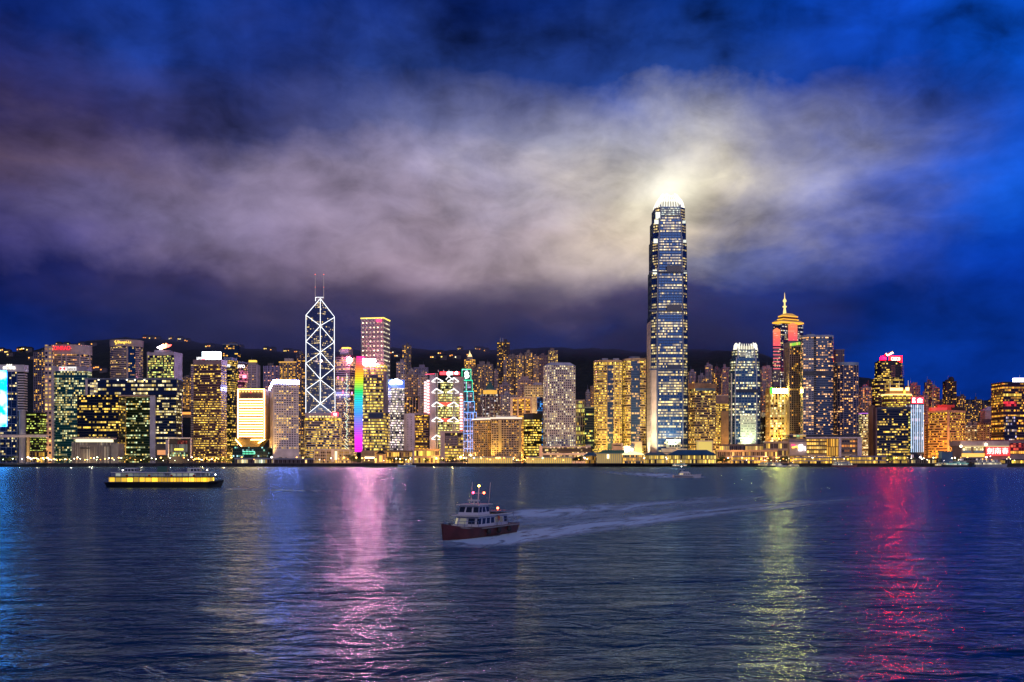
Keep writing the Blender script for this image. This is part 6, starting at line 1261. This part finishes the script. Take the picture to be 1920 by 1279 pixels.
b = Bld('dark_store', 'low green-lit block between the left glass tower and the teal tower', R(45,76,1640,20), 'office block'); b.prism('glazing', b.fp, b.zb, Z(775,1640), win(2.4,3.6,.6,(.9,.9,.1),GR,1.2,(.012,.02,.012),None,.45,.3,.5,.8), PLANT, 2.4); b.bands(b.fp, b.zb, Z(775,1640), 3.6, .3, .3, DARK); b.cap(b.fp, Z(775,1640), 1.5, DARK)
terrace('broad plaza block with orange lights behind the left footbridge', 0, 84, 1560+46, 846, wall((.18,.12,.08)), (1,.5,.06), .55, 12, 2)

# ------------------------------------------------------------------ trees
def crown_mesh(seed, h, w):
    r = random.Random(seed); m = MB()
    cl = [(Vector(((r.random()-.5)*w*.75,(r.random()-.5)*w*.75,h*(.45+.42*r.random()))), w*(.16+.12*r.random())) for _ in range(11)]
    for c, rad in cl:
        for _ in range(46):
            v = Vector((r.gauss(0,1),r.gauss(0,1),r.gauss(0,.8))).normalized()*rad*(.55+.5*r.random()); p = c+v
            a = Vector((r.gauss(0,1),r.gauss(0,1),r.gauss(0,1))).normalized(); b_ = a.orthogonal().normalized(); s_ = .38+.3*r.random()
            q = a.cross(b_); m.poly([p-b_*s_, p+q*s_*.6, p+b_*s_, p-q*s_*.6], 0 if r.random() < .6 else 1)
    return m.mesh('crown', [wall((.035,.055,.022),.9), wall((.07,.10,.035),.9)])
def trunk_mesh(h, w):
    m = MB(); m.bar((0,0,0),(0.1,0,h*.5),.28,7,0,.17)
    for a in range(5):
        t = a*1.26; m.bar((.05,0,h*(.3+.04*a)),(math.cos(t)*w*.3,math.sin(t)*w*.3,h*(.6+.05*a)),.12,5,0,.05)
    return m.mesh('trunk', [wall((.06,.045,.035),.9)])
TREES = [(crown_mesh(s,h,w), trunk_mesh(h,w)) for s,h,w in ((1,9,8),(2,7.5,7),(3,11,9),(4,8,9))]
PLACES = [(0,'the left glass tower'),(48,'the left footbridge pillar'),(88,'the teal tower'),(127,'the drum-shaped building'),(206,'the gate-shaped block'),(292,'the small orange-lit doorway block'),(316,'the white-framed black box'),(360,'the brown tower'),(426,'the faceted towers'),(441,'the amber-outlined block'),(505,'the white gridded hotel'),(566,'the striped hotel block'),(592,'the civic block'),(657,'the rainbow-walled slab'),(724,'the cloud-sign tower'),(758,'the pink-walled office'),(790,'the exoskeleton bank'),(826,'the blank-walled low office'),(868,'the neon stepped tower'),(890,'the left ribbed hotel'),(925,'the right ribbed hotel'),(982,'the black yellow-rowed office'),(1014,'the porthole tower'),(1080,'the slotted beige block'),(1118,'the left rounded tower'),(1171,'the right rounded tower'),(1213,'the tallest tower'),(1292,'the brown-topped slab'),(1343,'the cream-banded stepped block'),(1368,'the shorter clawed tower'),(1428,'the yellow gridded block'),(1481,'the mall sign wall'),(1512,'the mall window bays'),(1570,'the mall right end'),(1616,'the narrow brown slab'),(1643,'the wide dark blue office'),(1708,'the blue-white striped tower'),(1740,'the orange-lit block'),(1810,'the eye-windowed terminal'),(1848,'the red Chinese sign'),(1895,'the right-edge banded tower')]
def near(px):
    s = PLACES[0][1]
    for p, t in PLACES:
        if px >= p: s = t
    return s
COUNT = {}
ORD = ['first','second','third','fourth','fifth','sixth','seventh','eighth','ninth','tenth','eleventh','twelfth']
def uniq(what, px):
    k = (what, near(px)); COUNT[k] = COUNT.get(k,0)+1
    return k, COUNT[k]
items = []
def tree(px, Y, k, s):
    root = bpy.data.objects.new('tree', None); COL.objects.link(root); root.location = (X(px,Y),Y,GROUND); root.scale = (s,s,s); root.rotation_euler = (0,0,px)
    put('trunk', TREES[k][1], root); put('crown', TREES[k][0], root)
    kk, n = uniq('tree', px); items.append((root, kk, n, 'tree on the quay before %s', 'tree', 'trees along the waterfront'))
rt = random.Random(21)
spots = [4,12,20,112,120,226,234,242,250,258,266,274,283,300,310,362,372,382,404,412,420,430,522,530,540,549,556,563,573,580,657,664,672,716,728,738,746,754,764,799,812,827,845,866,872,884,905,945,968,1000,1290,1300,1338,1346,1352,1362,1385,1400,1440,1462,1470,1476,1620,1634,1664,1672,1715,1740,1752,1762,1790,1798]
for i, p in enumerate(sorted(spots)): tree(p+rt.random()*2, 1497+rt.random()*12, i%4, .75+.5*rt.random())
for p, Y, s in ((1079,1452,1.15),(1084,1456,1.2),(1090,1452,1.0),(1349,1446,1.1),(1356,1450,1.15),(1468,1448,1.1),(1474,1450,1.0),(1694,1462,.9)): tree(p, Y, int(p)%4, s)

# ------------------------------------------------------------------ street lamps and festoon lights
def lamp_meshes(c, s, r):
    m = MB(); m.bar((0,0,0),(0,0,7.4),.12,6,0,.08); m.bar((0,0,7.3),(.9,0,7.7),.07,5); pole = m.mesh('pole',[METAL])
    h = MB(); h.ball((.9,0,7.5),r,0,8,6,.7); return pole, h.mesh('lamp_head',[emit(c,s,sample=False)])
LK = {k: lamp_meshes(c,s,r) for k,c,s,r in (('amber',(1,.52,.10),11,1.0),('white',(1,.88,.62),11,.85),('bright white',(1,.95,.8),12,1.1),('orange',(1,.34,.05),9,.85),('greenish',(.85,1,.55),10,.85))}
def lamp(px, Y, k, z=GROUND, s=1):
    root = bpy.data.objects.new('street_lamp', None); COL.objects.link(root); root.location = (X(px,Y),Y,z); root.scale = (s,s,s)
    put('pole', LK[k][0], root); put('lamp_head', LK[k][1], root)
    kk, n = uniq(k+' lamp', px); items.append((root, kk, n, k+' street lamp before %s', 'street lamp', 'street lamps along the waterfront'))
rl = random.Random(3)
for px, k in ((51,'bright white'),(144,'greenish'),(181,'greenish'),(862,'bright white'),(900,'bright white'),(906,'bright white'),(1246,'bright white'),(1724,'bright white'),(508,'bright white'),(1602,'orange'),(358,'white'),(1848,'bright white'),(1890,'orange'),(1325,'white'),(417,'orange'),(452,'orange'),(555,'orange')): lamp(px, 1478, k, s=1.2)
dens = [(0,44,3),(54,126,28),(128,230,16),(232,356,14),(360,410,26),(412,505,7),(512,590,5),(592,660,6),(664,780,14),(782,880,12),(872,990,34),(992,1115,14),(1118,1210,6),(1212,1300,10),(1300,1372,12),(1374,1480,22),(1482,1615,14),(1616,1705,12),(1706,1810,18),(1810,1915,12)]
for a, e, n in dens:
    for i in range(n):
        p = a+(e-a)*(i+.2+.6*rl.random())/n
        k = rl.choice(['amber','amber','white','orange'] if 340 < p < 1000 else ['amber','white','orange','white','greenish'])
        lamp(p, rl.choice([1444,1462,1479,1498,1515]), k, s=.55+.6*rl.random())
for root, kk, n, txt, cat, grp in items:
    tot = COUNT[kk]; t = txt % kk[1]
    if tot > 1: t = ('the %s %s' % (ORD[n-1] if n <= 12 else 'a later', t)) if False else t
    tag(root, t, cat, grp)
# order them from the left where several stand before the same landmark
by = {}
for root, kk, n, txt, cat, grp in items: by.setdefault(kk, []).append(root)
ORDS = ORD+['thirteenth','fourteenth','fifteenth','sixteenth','seventeenth','eighteenth','nineteenth','twentieth','twenty-first','twenty-second','twenty-third','twenty-fourth']
for kk, rs in by.items():
    if len(rs) > 1:
        rs.sort(key=lambda o: o.location.x/o.location.y)
        for i, o in enumerate(rs): o['label'] = ORDS[i]+' from left, '+o['label']

# ------------------------------------------------------------------ hillside houses
rh = random.Random(9)
hm = MB(); hm.box(-9,9,-6,6,-4,9); hm.prism([(-9.6,-6.6),(9.6,-6.6),(9.6,6.6),(-9.6,6.6)],9.01,12.5,1,fp2=[(-5,-1),(5,-1),(5,1),(-5,1)])
HB = hm.mesh('house_wall',[wall((.10,.09,.10)),DARK])
wm = MB(); wm.box(-1.6,1.6,-6.4,-5.9,2,4.6); 
def hw(c,s): return wm.mesh('lit_window',[emit(c,s,sample=False)])
HW = [hw(AM,2.6),hw(Y2,3),hw(WH,3),hw(OR,2.4)]
hl = [(3,657),(8,654),(15,660),(38,652),(43,654),(46,652),(56,656),(111,640),(126,641),(154,646),(177,647),(274,622),(285,623),(296,627),(322,634),(339,636),(352,640),(391,650),(397,650),(264,681),(434,645),(440,646),(452,646),(500,655),(512,656),(537,657),(545,655),(557,655),(612,650),(641,651),(730,660),(737,662),(745,668),(812,670),(826,664),(832,671),(848,668),(858,670),(863,655),(880,666),(895,651),(903,656),(912,658),(20,666),(60,672),(182,690),(195,695),(261,700)]
for i, (p, y) in enumerate(hl):
    # stand it on the slope where the line of sight meets the hill
    best = None
    for Y in range(1950, 3150, 10):
        if terrain(X(p,Y),Y)+4 >= Z(y,Y): best = Y; break
    Y = best or 3100; x = X(p,Y); z = terrain(x,Y)
    root = put('hill_house', HB); root.location = (x,Y,z); tag(root, 'small lit house among the dark trees high on the hillside', 'house', 'lit houses on the hillside')
    for k in range(rh.choice([1,2,2,3])): put('lit_window', rh.choice(HW), root, (-5.5+k*5.2, 0, rh.choice([0,1.5])))
# terraces of flats on the right-hand slope
rr = random.Random(14)
for i, (l, r, py, Y) in enumerate(((1796,1812,744,2300),(1812,1826,757,2180),(1826,1842,750,2320),(1842,1853,760,2250),(1866,1880,745,2350),(1800,1812,772,2080),(1856,1868,750,2300),(1763,1771,752,2250))):
    resi(['faint flats under the ridge right of the black domed tower','amber-lit hillside flats beneath the ridge right of the orange block','orange-glowing flats high on the right-hand slope','small dim flats between the orange-glowing ones and the gabled block','upper flats on the slope nearest the right-edge banded tower','lower flats directly behind the red roof rooms of the orange block','plain flats on the slope above the gabled block','narrow flats between the ribbed pale tower and the black domed one'][i], l, r, py, Y, 14, .45, AM, Y1, (.10,.08,.10), 1.6, None, 3.6, 1)
# ------------------------------------------------------------------ boats
def hull_mesh(L, Bm, z0, z1, mat, bow=.28, flare=.75, m2=None, double=False):
    """a ship's hull along +x: pointed bow, flared sides"""
    def ring(w, z, sh):
        pts = []
        n = 9
        for i in range(n+1):
            t = i/n; x = -L/2+L*t
            hw = Bm/2*w
            if t > 1-bow: hw *= max(.03, 1-((t-(1-bow))/bow)**2.0)
            if double and t < bow: hw *= max(.03, 1-((bow-t)/bow)**2.0)
            pts.append((x+(sh if t > .6 else (-sh if double and t < .4 else 0))*abs(t-.5)*2, -hw))
        return pts+[(x,-y) for x,y in reversed(pts)]
    m = MB(); a = ring(flare, z0, 0); c = ring(1, z1, L*.03); n = len(a)
    for i in range(n):
        p,q,r,s = a[i],a[(i+1)%n],c[(i+1)%n],c[i]; up = .35*(z1-z0)
        zz = lambda v: z1+up*max(0,(v[0]/(L/2)))**3
        m.poly([(*p,z0),(*q,z0),(*r,zz(r)),(*s,zz(s))], 0)
    m.poly([(x,y,z1+.35*(z1-z0)*max(0,x/(L/2))**3-.05) for x,y in c], 1 if m2 else 0); m.poly([(x,y,z0) for x,y in reversed(a)], 0)
    return m, [mat]+([m2] if m2 else [])
class Boat:
    def __init__(s, name, label, x, y, head, cat='boat', group=None):
        s.root = bpy.data.objects.new(name, None); COL.objects.link(s.root); s.root.location = (x,y,0); s.root.rotation_euler = (0,0,head); tag(s.root, label, cat, group)
    def part(s, name, m, mats, parent=None, smooth=False):
        return put(name, m.mesh(name, mats if isinstance(mats,list) else [mats], (0,0,0), smooth), parent or s.root)
    def box(s, name, x0, x1, hw, z0, z1, mat, tap=1.0, rake=0.0, parent=None):
        m = MB(); m.prism([(x0,-hw),(x1,-hw),(x1,hw),(x0,hw)], z0, z1, 0, fp2=[(x0+rake*.3,-hw*tap),(x1-rake,-hw*tap),(x1-rake,hw*tap),(x0+rake*.3,hw*tap)]); return s.part(name, m, mat, parent)
HULLB = wall((.012,.016,.016),.45); CREAM = wall((.62,.62,.58),.5); GREENW = wall((.03,.12,.08),.5)
# double-ended harbour ferry
f = Boat('harbour_ferry', 'double-deck harbour ferry with a black hull, glowing yellow lower deck and white roof', X(306,370), 371, 0, 'ferry')
m, mt = hull_mesh(41, 8.6, -.6, 1.75, HULLB, .3, .8, wall((.3,.28,.24)), True); f.part('hull', m, mt)
m = MB(); m.box(-20.3,20.3,-4.2,4.2,1.95,2.05); f.part('rubbing_strake', m, wall((.05,.05,.05)))
lit = win(2.2,1.5,.97,(1,.55,.02),(1,.62,.05),2.1,(.3,.2,.05),(.55,.36,.05),.46,.47,.5,.1,.05,0)
f.box('lower_deck', -18.6, 17.0, 3.7, 2.05, 3.65, lit); f.box('deck_slab', -19.5, 18.8, 4.2, 3.65, 3.95, wall((.05,.06,.06)))
f.box('upper_deck', -16.5, 15.5, 3.3, 3.95, 5.2, win(2.2,1.3,.75,(.75,.9,.7),(.9,.95,.7),.42,(.1,.12,.12),(.36,.42,.44),.38,.36,.5,.3,.1,0)); f.box('roof', -17.8, 17.2, 3.9, 5.2, 5.5, CREAM)
f.box('wheelhouse', 9.0, 13.2, 2.0, 5.5, 7.0, win(1.2,1.5,.4,(.8,.9,.8),WH,.5,(.05,.07,.08),(.6,.62,.6),.4,.3), .92, .3); f.box('wheelhouse', -13.6, -9.4, 2.0, 5.5, 7.0, win(1.2,1.5,.2,(.8,.9,.8),WH,.5,(.05,.07,.08),(.6,.62,.6),.4,.3), .92, .3)
f.box('funnel', -2.2, 1.6, 1.2, 5.5, 7.6, GREENW, .85, .3); m = MB(); m.bar((-1.5,0,7.6),(-1.5,0,8.2),.35,8); f.part('funnel_cap', m, DARK)
pm = MB(); pm.bar((-18.2,-3.95,2.05),(-18.2,-3.95,3.65),.07,5); pme = pm.mesh('post',[CREAM])
for i in range(18): put('post', pme, f.root, (i*2.08,0,0))
rm = MB()
for z in (4.35,4.75): rm.bar((-17.4,-3.9,z),(16.8,-3.9,z),.04,4)
for i in range(18): rm.bar((-17.4+i*2,-3.9,3.95),(-17.4+i*2,-3.9,4.75),.035,4)
f.part('railing', rm, CREAM)
for x, z, c in ((15.6,6.3,(1,.75,.6)),(-15,6.2,(1,.95,.9)),(18.6,4.6,(1,.95,.8))):
    m = MB(); m.bar((x,0,z-1.4),(x,0,z),.06,5); ps = f.part('lamp_mast', m, METAL); m = MB(); m.ball((x,0,z),.22,0,8,6); f.part('navigation_light', m, emit(c,14), ps)
for x in (-12,-4,4,12):
    m = MB(); m.bar((x-.35,-3.98,4.35),(x+.35,-3.98,4.35),.28,10); f.part('life_ring', m, wall((.5,.06,.03)))
# red-hulled launch coming nearer, with its wake
hd = math.atan2(-.9,-.436)
L1 = Boat('motor_launch', 'red-hulled motor launch with a white cabin and mast lamps heading nearer, trailing a wake', X(892,134), 134, hd, 'launch')
m, mt = hull_mesh(17, 4.8, -.5, 1.35, wall((.085,.016,.014),.5,.5,.6), .4, .7, wall((.25,.2,.17)), False); L1.part('hull', m, mt)
L1.box('cabin', -6.0, 2.6, 1.75, 1.3, 2.7, win(1.3,1.4,.35,(.9,.85,.8),WH,.35,(.03,.04,.06),(.55,.56,.6),.38,.26,.55,.3,0,.3), .94, .4); L1.box('cabin_roof', -6.6, 2.9, 2.05, 2.7, 2.85, CREAM)
L1.box('wheelhouse', -1.2, 2.2, 1.45, 2.85, 4.1, win(1.1,1.25,.25,(.9,.9,.8),WH,.35,(.03,.04,.06),(.58,.58,.62),.4,.27,.55,.3,0,.3), .9, .5); L1.box('wheelhouse_roof', -1.7, 2.2, 1.65, 4.1, 4.22, CREAM)
L1.box('foredeck_hatch', 3.6, 5.0, .8, 1.4, 1.75, CREAM); L1.box('engine_box', -7.6, -6.3, 1.0, 1.3, 1.9, wall((.3,.3,.32)))
m = MB(); m.bar((-.6,0,4.2),(-.9,0,6.6),.075,6); m.bar((-.8,-.8,5.6),(-.8,.8,5.6),.04,5); mast = L1.part('mast', m, CREAM)
for x,y,z,c in ((-.9,0,6.55,(1,.62,.08)),(-.8,-.8,5.65,(1,.03,.08)),(-.8,.8,5.65,(1,.10,.03)),(-6.4,0,3.40,(1,.12,.04))):
    m = MB(); m.ball((x,y,z),.15,0,8,6); L1.part('navigation_light', m, emit(c,22), mast if z > 4 else None)
rm = MB()
for sgn in (-1,1):
    rm.bar((2.8,sgn*1.9,2.1),(6.6,sgn*.9,2.3),.035,4)
    for t in (0,.33,.66,1): rm.bar((2.8+3.8*t,sgn*(1.9-1.0*t),1.3),(2.8+3.8*t,sgn*(1.9-1.0*t),2.1+.2*t),.03,4)
L1.part('railing', rm, METAL)
for x in (-5,-2,1):
    for sgn in (-1,1):
        m = MB(); m.ball((x,sgn*2.45,.75),.32,0,8,6,1.2); L1.part('tyre_fender', m, DARK)
m = MB()
for sgn in (-1,1):
    m.bar((-8.3,sgn*2.36,1.22),(1.6,sgn*2.42,1.22),.09,6); m.bar((1.6,sgn*2.42,1.22),(5.6,sgn*1.72,1.42),.09,6); m.bar((5.6,sgn*1.72,1.42),(8.4,sgn*.22,1.80),.09,6)
L1.part('rubbing_strake', m, wall((.30,.27,.24)))
m = MB()
for sgn in (-1,1):
    for x in (-8.0,-6.4,-4.8,-3.2,-1.6): m.bar((x,sgn*2.2,1.3),(x,sgn*2.2,2.15),.03,4)
    m.bar((-8.2,sgn*2.2,2.15),(-1.4,sgn*2.2,2.15),.035,4); m.bar((-8.2,sgn*2.2,1.75),(-1.4,sgn*2.2,1.75),.025,4)
L1.part('side_rail', m, METAL)
m = MB()
for sgn in (-1,1): m.bar((-1.2,sgn*1.3,4.2),(-1.6,sgn*1.35,7.0),.02,4)
L1.part('whip_antenna', m, CREAM)
m = MB(); m.bar((.5,0,4.2),(.5,0,4.6),.12,6); m.box(.2,.8,-.75,.75,4.6,4.78); L1.part('radar', m, CREAM)
for sgn in (-1,1):
    m = MB(); m.bar((-3.0,sgn*1.80,2.25),(-3.0,sgn*1.90,2.25),.34,12); L1.part('life_ring', m, wall((.55,.12,.03)))
m = MB(); m.bar((6.9,0,1.6),(6.9,0,2.1),.1,6); m.bar((6.7,-.35,1.95),(6.7,.35,1.95),.06,5); L1.part('bollard', m, DARK)
m = MB()
for x in (-7.4,-2.6):
    for sgn in (-1,1): m.bar((x,sgn*1.9,1.3),(x,sgn*1.9,3.05),.035,4)
m.box(-7.8,-2.2,-2.0,2.0,3.05,3.12); L1.part('awning', m, wall((.22,.24,.28)))
# planing motor boat further out
def motorboat(name, label, px, Y, L, head, hullc=(.5,.5,.52), z=1.0, lit=.3, group=None, stripe=(.1,.12,.16)):
    o = Boat(name, label, X(px,Y), Y, head, 'boat', group); k = L/14
    m, mt = hull_mesh(L, 4.2*k, -.4*k, 1.3*k, wall(hullc,.4), .45, .7, wall((.5,.48,.45))); o.part('hull', m, mt)
    m = MB(); m.box(-L*.48,L*.2,-2.14*k,2.14*k,.55*k,.8*k); o.part('stripe', m, wall(stripe,.4))
    o.box('cabin', -L*.3, L*.2, 1.6*k, 1.25*k, 2.6*k, win(1.2*k,1.3*k,lit,WH,Y2,1.2,(.02,.03,.05),(.6,.6,.62),.42,.28,.55,.3,0,.4), .85, 1.2*k); o.box('flybridge', -L*.25, L*.08, 1.35*k, 2.6*k, 3.2*k, CREAM, .9, .5*k)
    m = MB(); m.bar((-L*.18,-1.2*k,3.2*k),(-L*.2,-1.2*k,4.3*k),.08*k,5); m.bar((-L*.18,1.2*k,3.2*k),(-L*.2,1.2*k,4.3*k),.08*k,5); m.box(-L*.26,-L*.1,-1.3*k,1.3*k,4.3*k,4.42*k); o.part('radar_arch', m, CREAM)
    m = MB(); m.bar((-L*.2,0,4.4*k),(-L*.2,0,5.8*k),.05*k,5); ms = o.part('mast', m, METAL); m = MB(); m.ball((-L*.2,0,5.8*k),.2*k,0,8,6); o.part('masthead_light', m, emit((1,.95,.85),10), ms); return o
motorboat('motor_boat', 'white motor boat with a dark stripe speeding right, trailing a pale wake', 1288, 565, 15, 0)
motorboat('motor_yacht', 'small blue-white motor yacht near the seawall below the pink-walled office', 763, 1400, 24, PI, (.42,.55,.66), lit=.25, stripe=(.3,.45,.6))
def launch_ferry(label, px, Y, L, head, hullc, lit=(1,.62,.05), s=1.6, top=(.5,.55,.6), band=None):
    o = Boat('passenger_boat', label, X(px,Y), Y, head, 'passenger boat', 'passenger boats moored along the piers'); k = L/30
    m, mt = hull_mesh(L, 7.5*k, -.6*k, 2.0*k, wall(hullc,.5), .3, .8, wall((.3,.3,.3))); o.part('hull', m, mt)
    o.box('main_deck', -L*.45, L*.3, 3.1*k, 2.0*k, 4.3*k, win(2.0,2.3*k,.85,lit,WH,s,(.05,.05,.05),(.5,.5,.5),.42,.34,.5,.2,.05,.2), .97, .8*k); o.box('deck_slab', -L*.48, L*.32, 3.4*k, 4.3*k, 4.6*k, wall(top))
    o.box('upper_deck', -L*.4, L*.14, 2.7*k, 4.6*k, 6.4*k, win(2.0,1.8*k,.5,WH,lit,s*.7,(.05,.05,.06),top,.4,.3,.5,.3,.05,.2), .95, .8*k); o.box('roof', -L*.42, L*.15, 3.0*k, 6.4*k, 6.7*k, CREAM)
    o.box('wheelhouse', L*.1, L*.22, 1.8*k, 4.6*k, 6.8*k, wall((.5,.5,.5)), .85, .7*k)
    m = MB(); m.bar((0,0,6.7*k),(0,0,10*k),.15,5); ms = o.part('mast', m, METAL); m = MB(); m.ball((0,0,10*k),.4*k,0,8,6); o.part('masthead_light', m, emit((1,.95,.85),8), ms)
    if band: m = MB(); m.box(-L*.46,L*.31,-3.5*k,3.5*k,3.9*k,4.29*k); o.part('colour_band', m, band)
    return o
launch_ferry('yellow-decked ferry moored left of the white launch, below the clawed tower', 1434, 1400, 28, PI, (.03,.05,.04), (1,.65,.05), 1.8, (.2,.42,.36))
launch_ferry('blue and white passenger boat beside the yellow-decked ferry', 1456, 1418, 26, 0, (.45,.48,.55), WH, 1.2, (.45,.5,.62))
launch_ferry('white lit passenger boat with a tall mast below the mall sign', 1486, 1420, 18, PI, (.4,.42,.36), Y2, 1.8, (.6,.62,.5))
launch_ferry('long white catamaran with a red-brown waterline below the mall right end', 1583, 1412, 34, 0, (.30,.10,.07), WH, 1.0, (.5,.56,.54))
launch_ferry('teal-decked ferry moored below the orange-lit block', 1791, 1410, 36, PI, (.05,.06,.07), (.5,.9,.8), 1.0, (.10,.40,.40), emit((.1,.6,.55),.6))
launch_ferry('pale low ferry moored left of the teal-decked ferry', 1770, 1426, 26, 0, (.03,.03,.035), Y2, 1.2, (.5,.52,.42))
launch_ferry('long grey-white jetfoil moored under the red Chinese sign', 1857, 1402, 44, 0, (.34,.34,.38), WH, 1.0, (.5,.5,.56))
launch_ferry('green-striped small ferry just off the large hip-roofed pier', 1277, 1330, 24, 0, (.03,.12,.11), (1,.4,.15), 1.2, (.12,.45,.42), emit((.05,.5,.45),.5))
launch_ferry('dark unlit work boat moored at the far left quay', 58, 1405, 30, PI, (.02,.02,.025), (.4,.35,.6), .35, (.10,.09,.12))
# barge strip along the seawall at far left
bg = Boat('barge', 'long low black barge lying at the far left quay', X(20,1398), 1398, 0, 'barge'); m, mt = hull_mesh(96, 12, -.5, 3.6, HULLB, .12, .9, wall((.06,.055,.05))); bg.part('hull', m, mt); bg.box('deck_house', -40, -22, 3, 3.6, 7.5, win(3,3.6,.2,AM,Y1,1,(.02,.02,.02),(.06,.05,.05),.3,.3)); 
# ------------------------------------------------------------------ wakes: foam sheets lying on the water
def foam_mat(key, dens, stretch):
    m, nt, p = newmat(key); N = nt.nodes; L = nt.links; uv = N.new('ShaderNodeUVMap'); sp = N.new('ShaderNodeSeparateXYZ'); L.new(uv.outputs[0], sp.inputs[0])
    tc = N.new('ShaderNodeTexCoord'); mp = N.new('ShaderNodeMapping'); mp.inputs['Scale'].default_value = stretch; L.new(tc.outputs['UV'], mp.inputs[0])
    n = N.new('ShaderNodeTexNoise'); n.inputs['Scale'].default_value = 1; n.inputs['Detail'].default_value = 6; n.inputs['Roughness'].default_value = .6; n.inputs['Distortion'].default_value = .5; L.new(mp.outputs[0], n.inputs[0])
    def mm(op, a, b_=None, cl=False):
        k = N.new('ShaderNodeMath'); k.operation = op; k.use_clamp = cl
        for i, v in enumerate((a, b_)):
            if v is None: continue
            if isinstance(v,(int,float)): k.inputs[i].default_value = v
            else: L.new(v, k.inputs[i])
        return k.outputs[0]
    e = mm('SUBTRACT', 1.0, mm('POWER', mm('ABSOLUTE', mm('SUBTRACT', mm('MULTIPLY', sp.outputs[1], 2.0), 1.0)), 1.3))
    ends = mm('MULTIPLY', mm('MULTIPLY', sp.outputs[0], 9.0, True), mm('POWER', mm('SUBTRACT', 1.0, sp.outputs[0], True), 1.1))
    a = mm('MULTIPLY', mm('MULTIPLY', e, ends), mm('MULTIPLY', mm('SUBTRACT', n.outputs[0], .30), dens), True)
    p.inputs['Base Color'].default_value = (.72,.99,1,1); p.inputs['Roughness'].default_value = .6; L.new(a, p.inputs['Alpha']); return m
def wake(label, pts, z, dens, st):
    """pts: (photo column, row of the near edge, row of the far edge) on the water plane"""
    g = lambda px, py: (X(px, CAM_H*FOC/(py-HOR)), CAM_H*FOC/(py-HOR), z)
    m = MB(); n = len(pts)-1
    for i in range(n):
        a, c = pts[i], pts[i+1]
        m.poly([g(a[0],a[1]),g(c[0],c[1]),g(c[0],c[2]),g(a[0],a[2])],0,[(i/n,0),((i+1)/n,0),((i+1)/n,1),(i/n,1)])
    tag(put('wake', m.mesh('wake',[foam_mat('foam_%s'%label[:14],dens,st)])), label, 'wake', None, 'stuff')
wake('bright near foam ridge of the red launch wake', [(800,1030,1006),(900,1029,1000),(960,1025,994),(1040,1012,984),(1130,1000,970),(1230,987,961),(1340,972,949),(1450,960,939),(1560,949,931),(1720,936,921)], .03, 11, (16,5,1))
wake('thin far foam ridge of the red launch wake', [(900,990,960),(1020,980,950),(1110,972,944),(1210,962,938),(1320,950,930),(1430,940,924),(1540,930,917)], .034, 6.5, (13,4,1))
wake('churned water between the two foam ridges of the launch wake', [(900,1010,976),(1040,996,966),(1150,984,955),(1270,970,945),(1400,954,934),(1540,940,923)], .026, 2.6, (9,4,1))
wake('pale foam trail behind the speeding white motor boat', [(1280,899,888),(1230,897,886.5),(1190,893.5,885),(1150,890,883.5),(1100,886.5,881.5)], .03, 7, (8,3,1))
wake('bow spray of the speeding white motor boat', [(1300,898,893),(1312,897.5,893),(1330,897,892)], .034, 6, (3,3,1))
wake('thin foam line trailing the harbour ferry', [(408,919,914),(480,920.5,916),(560,922,918),(650,923.5,920),(760,926,921)], .03, 3.2, (14,2,1))
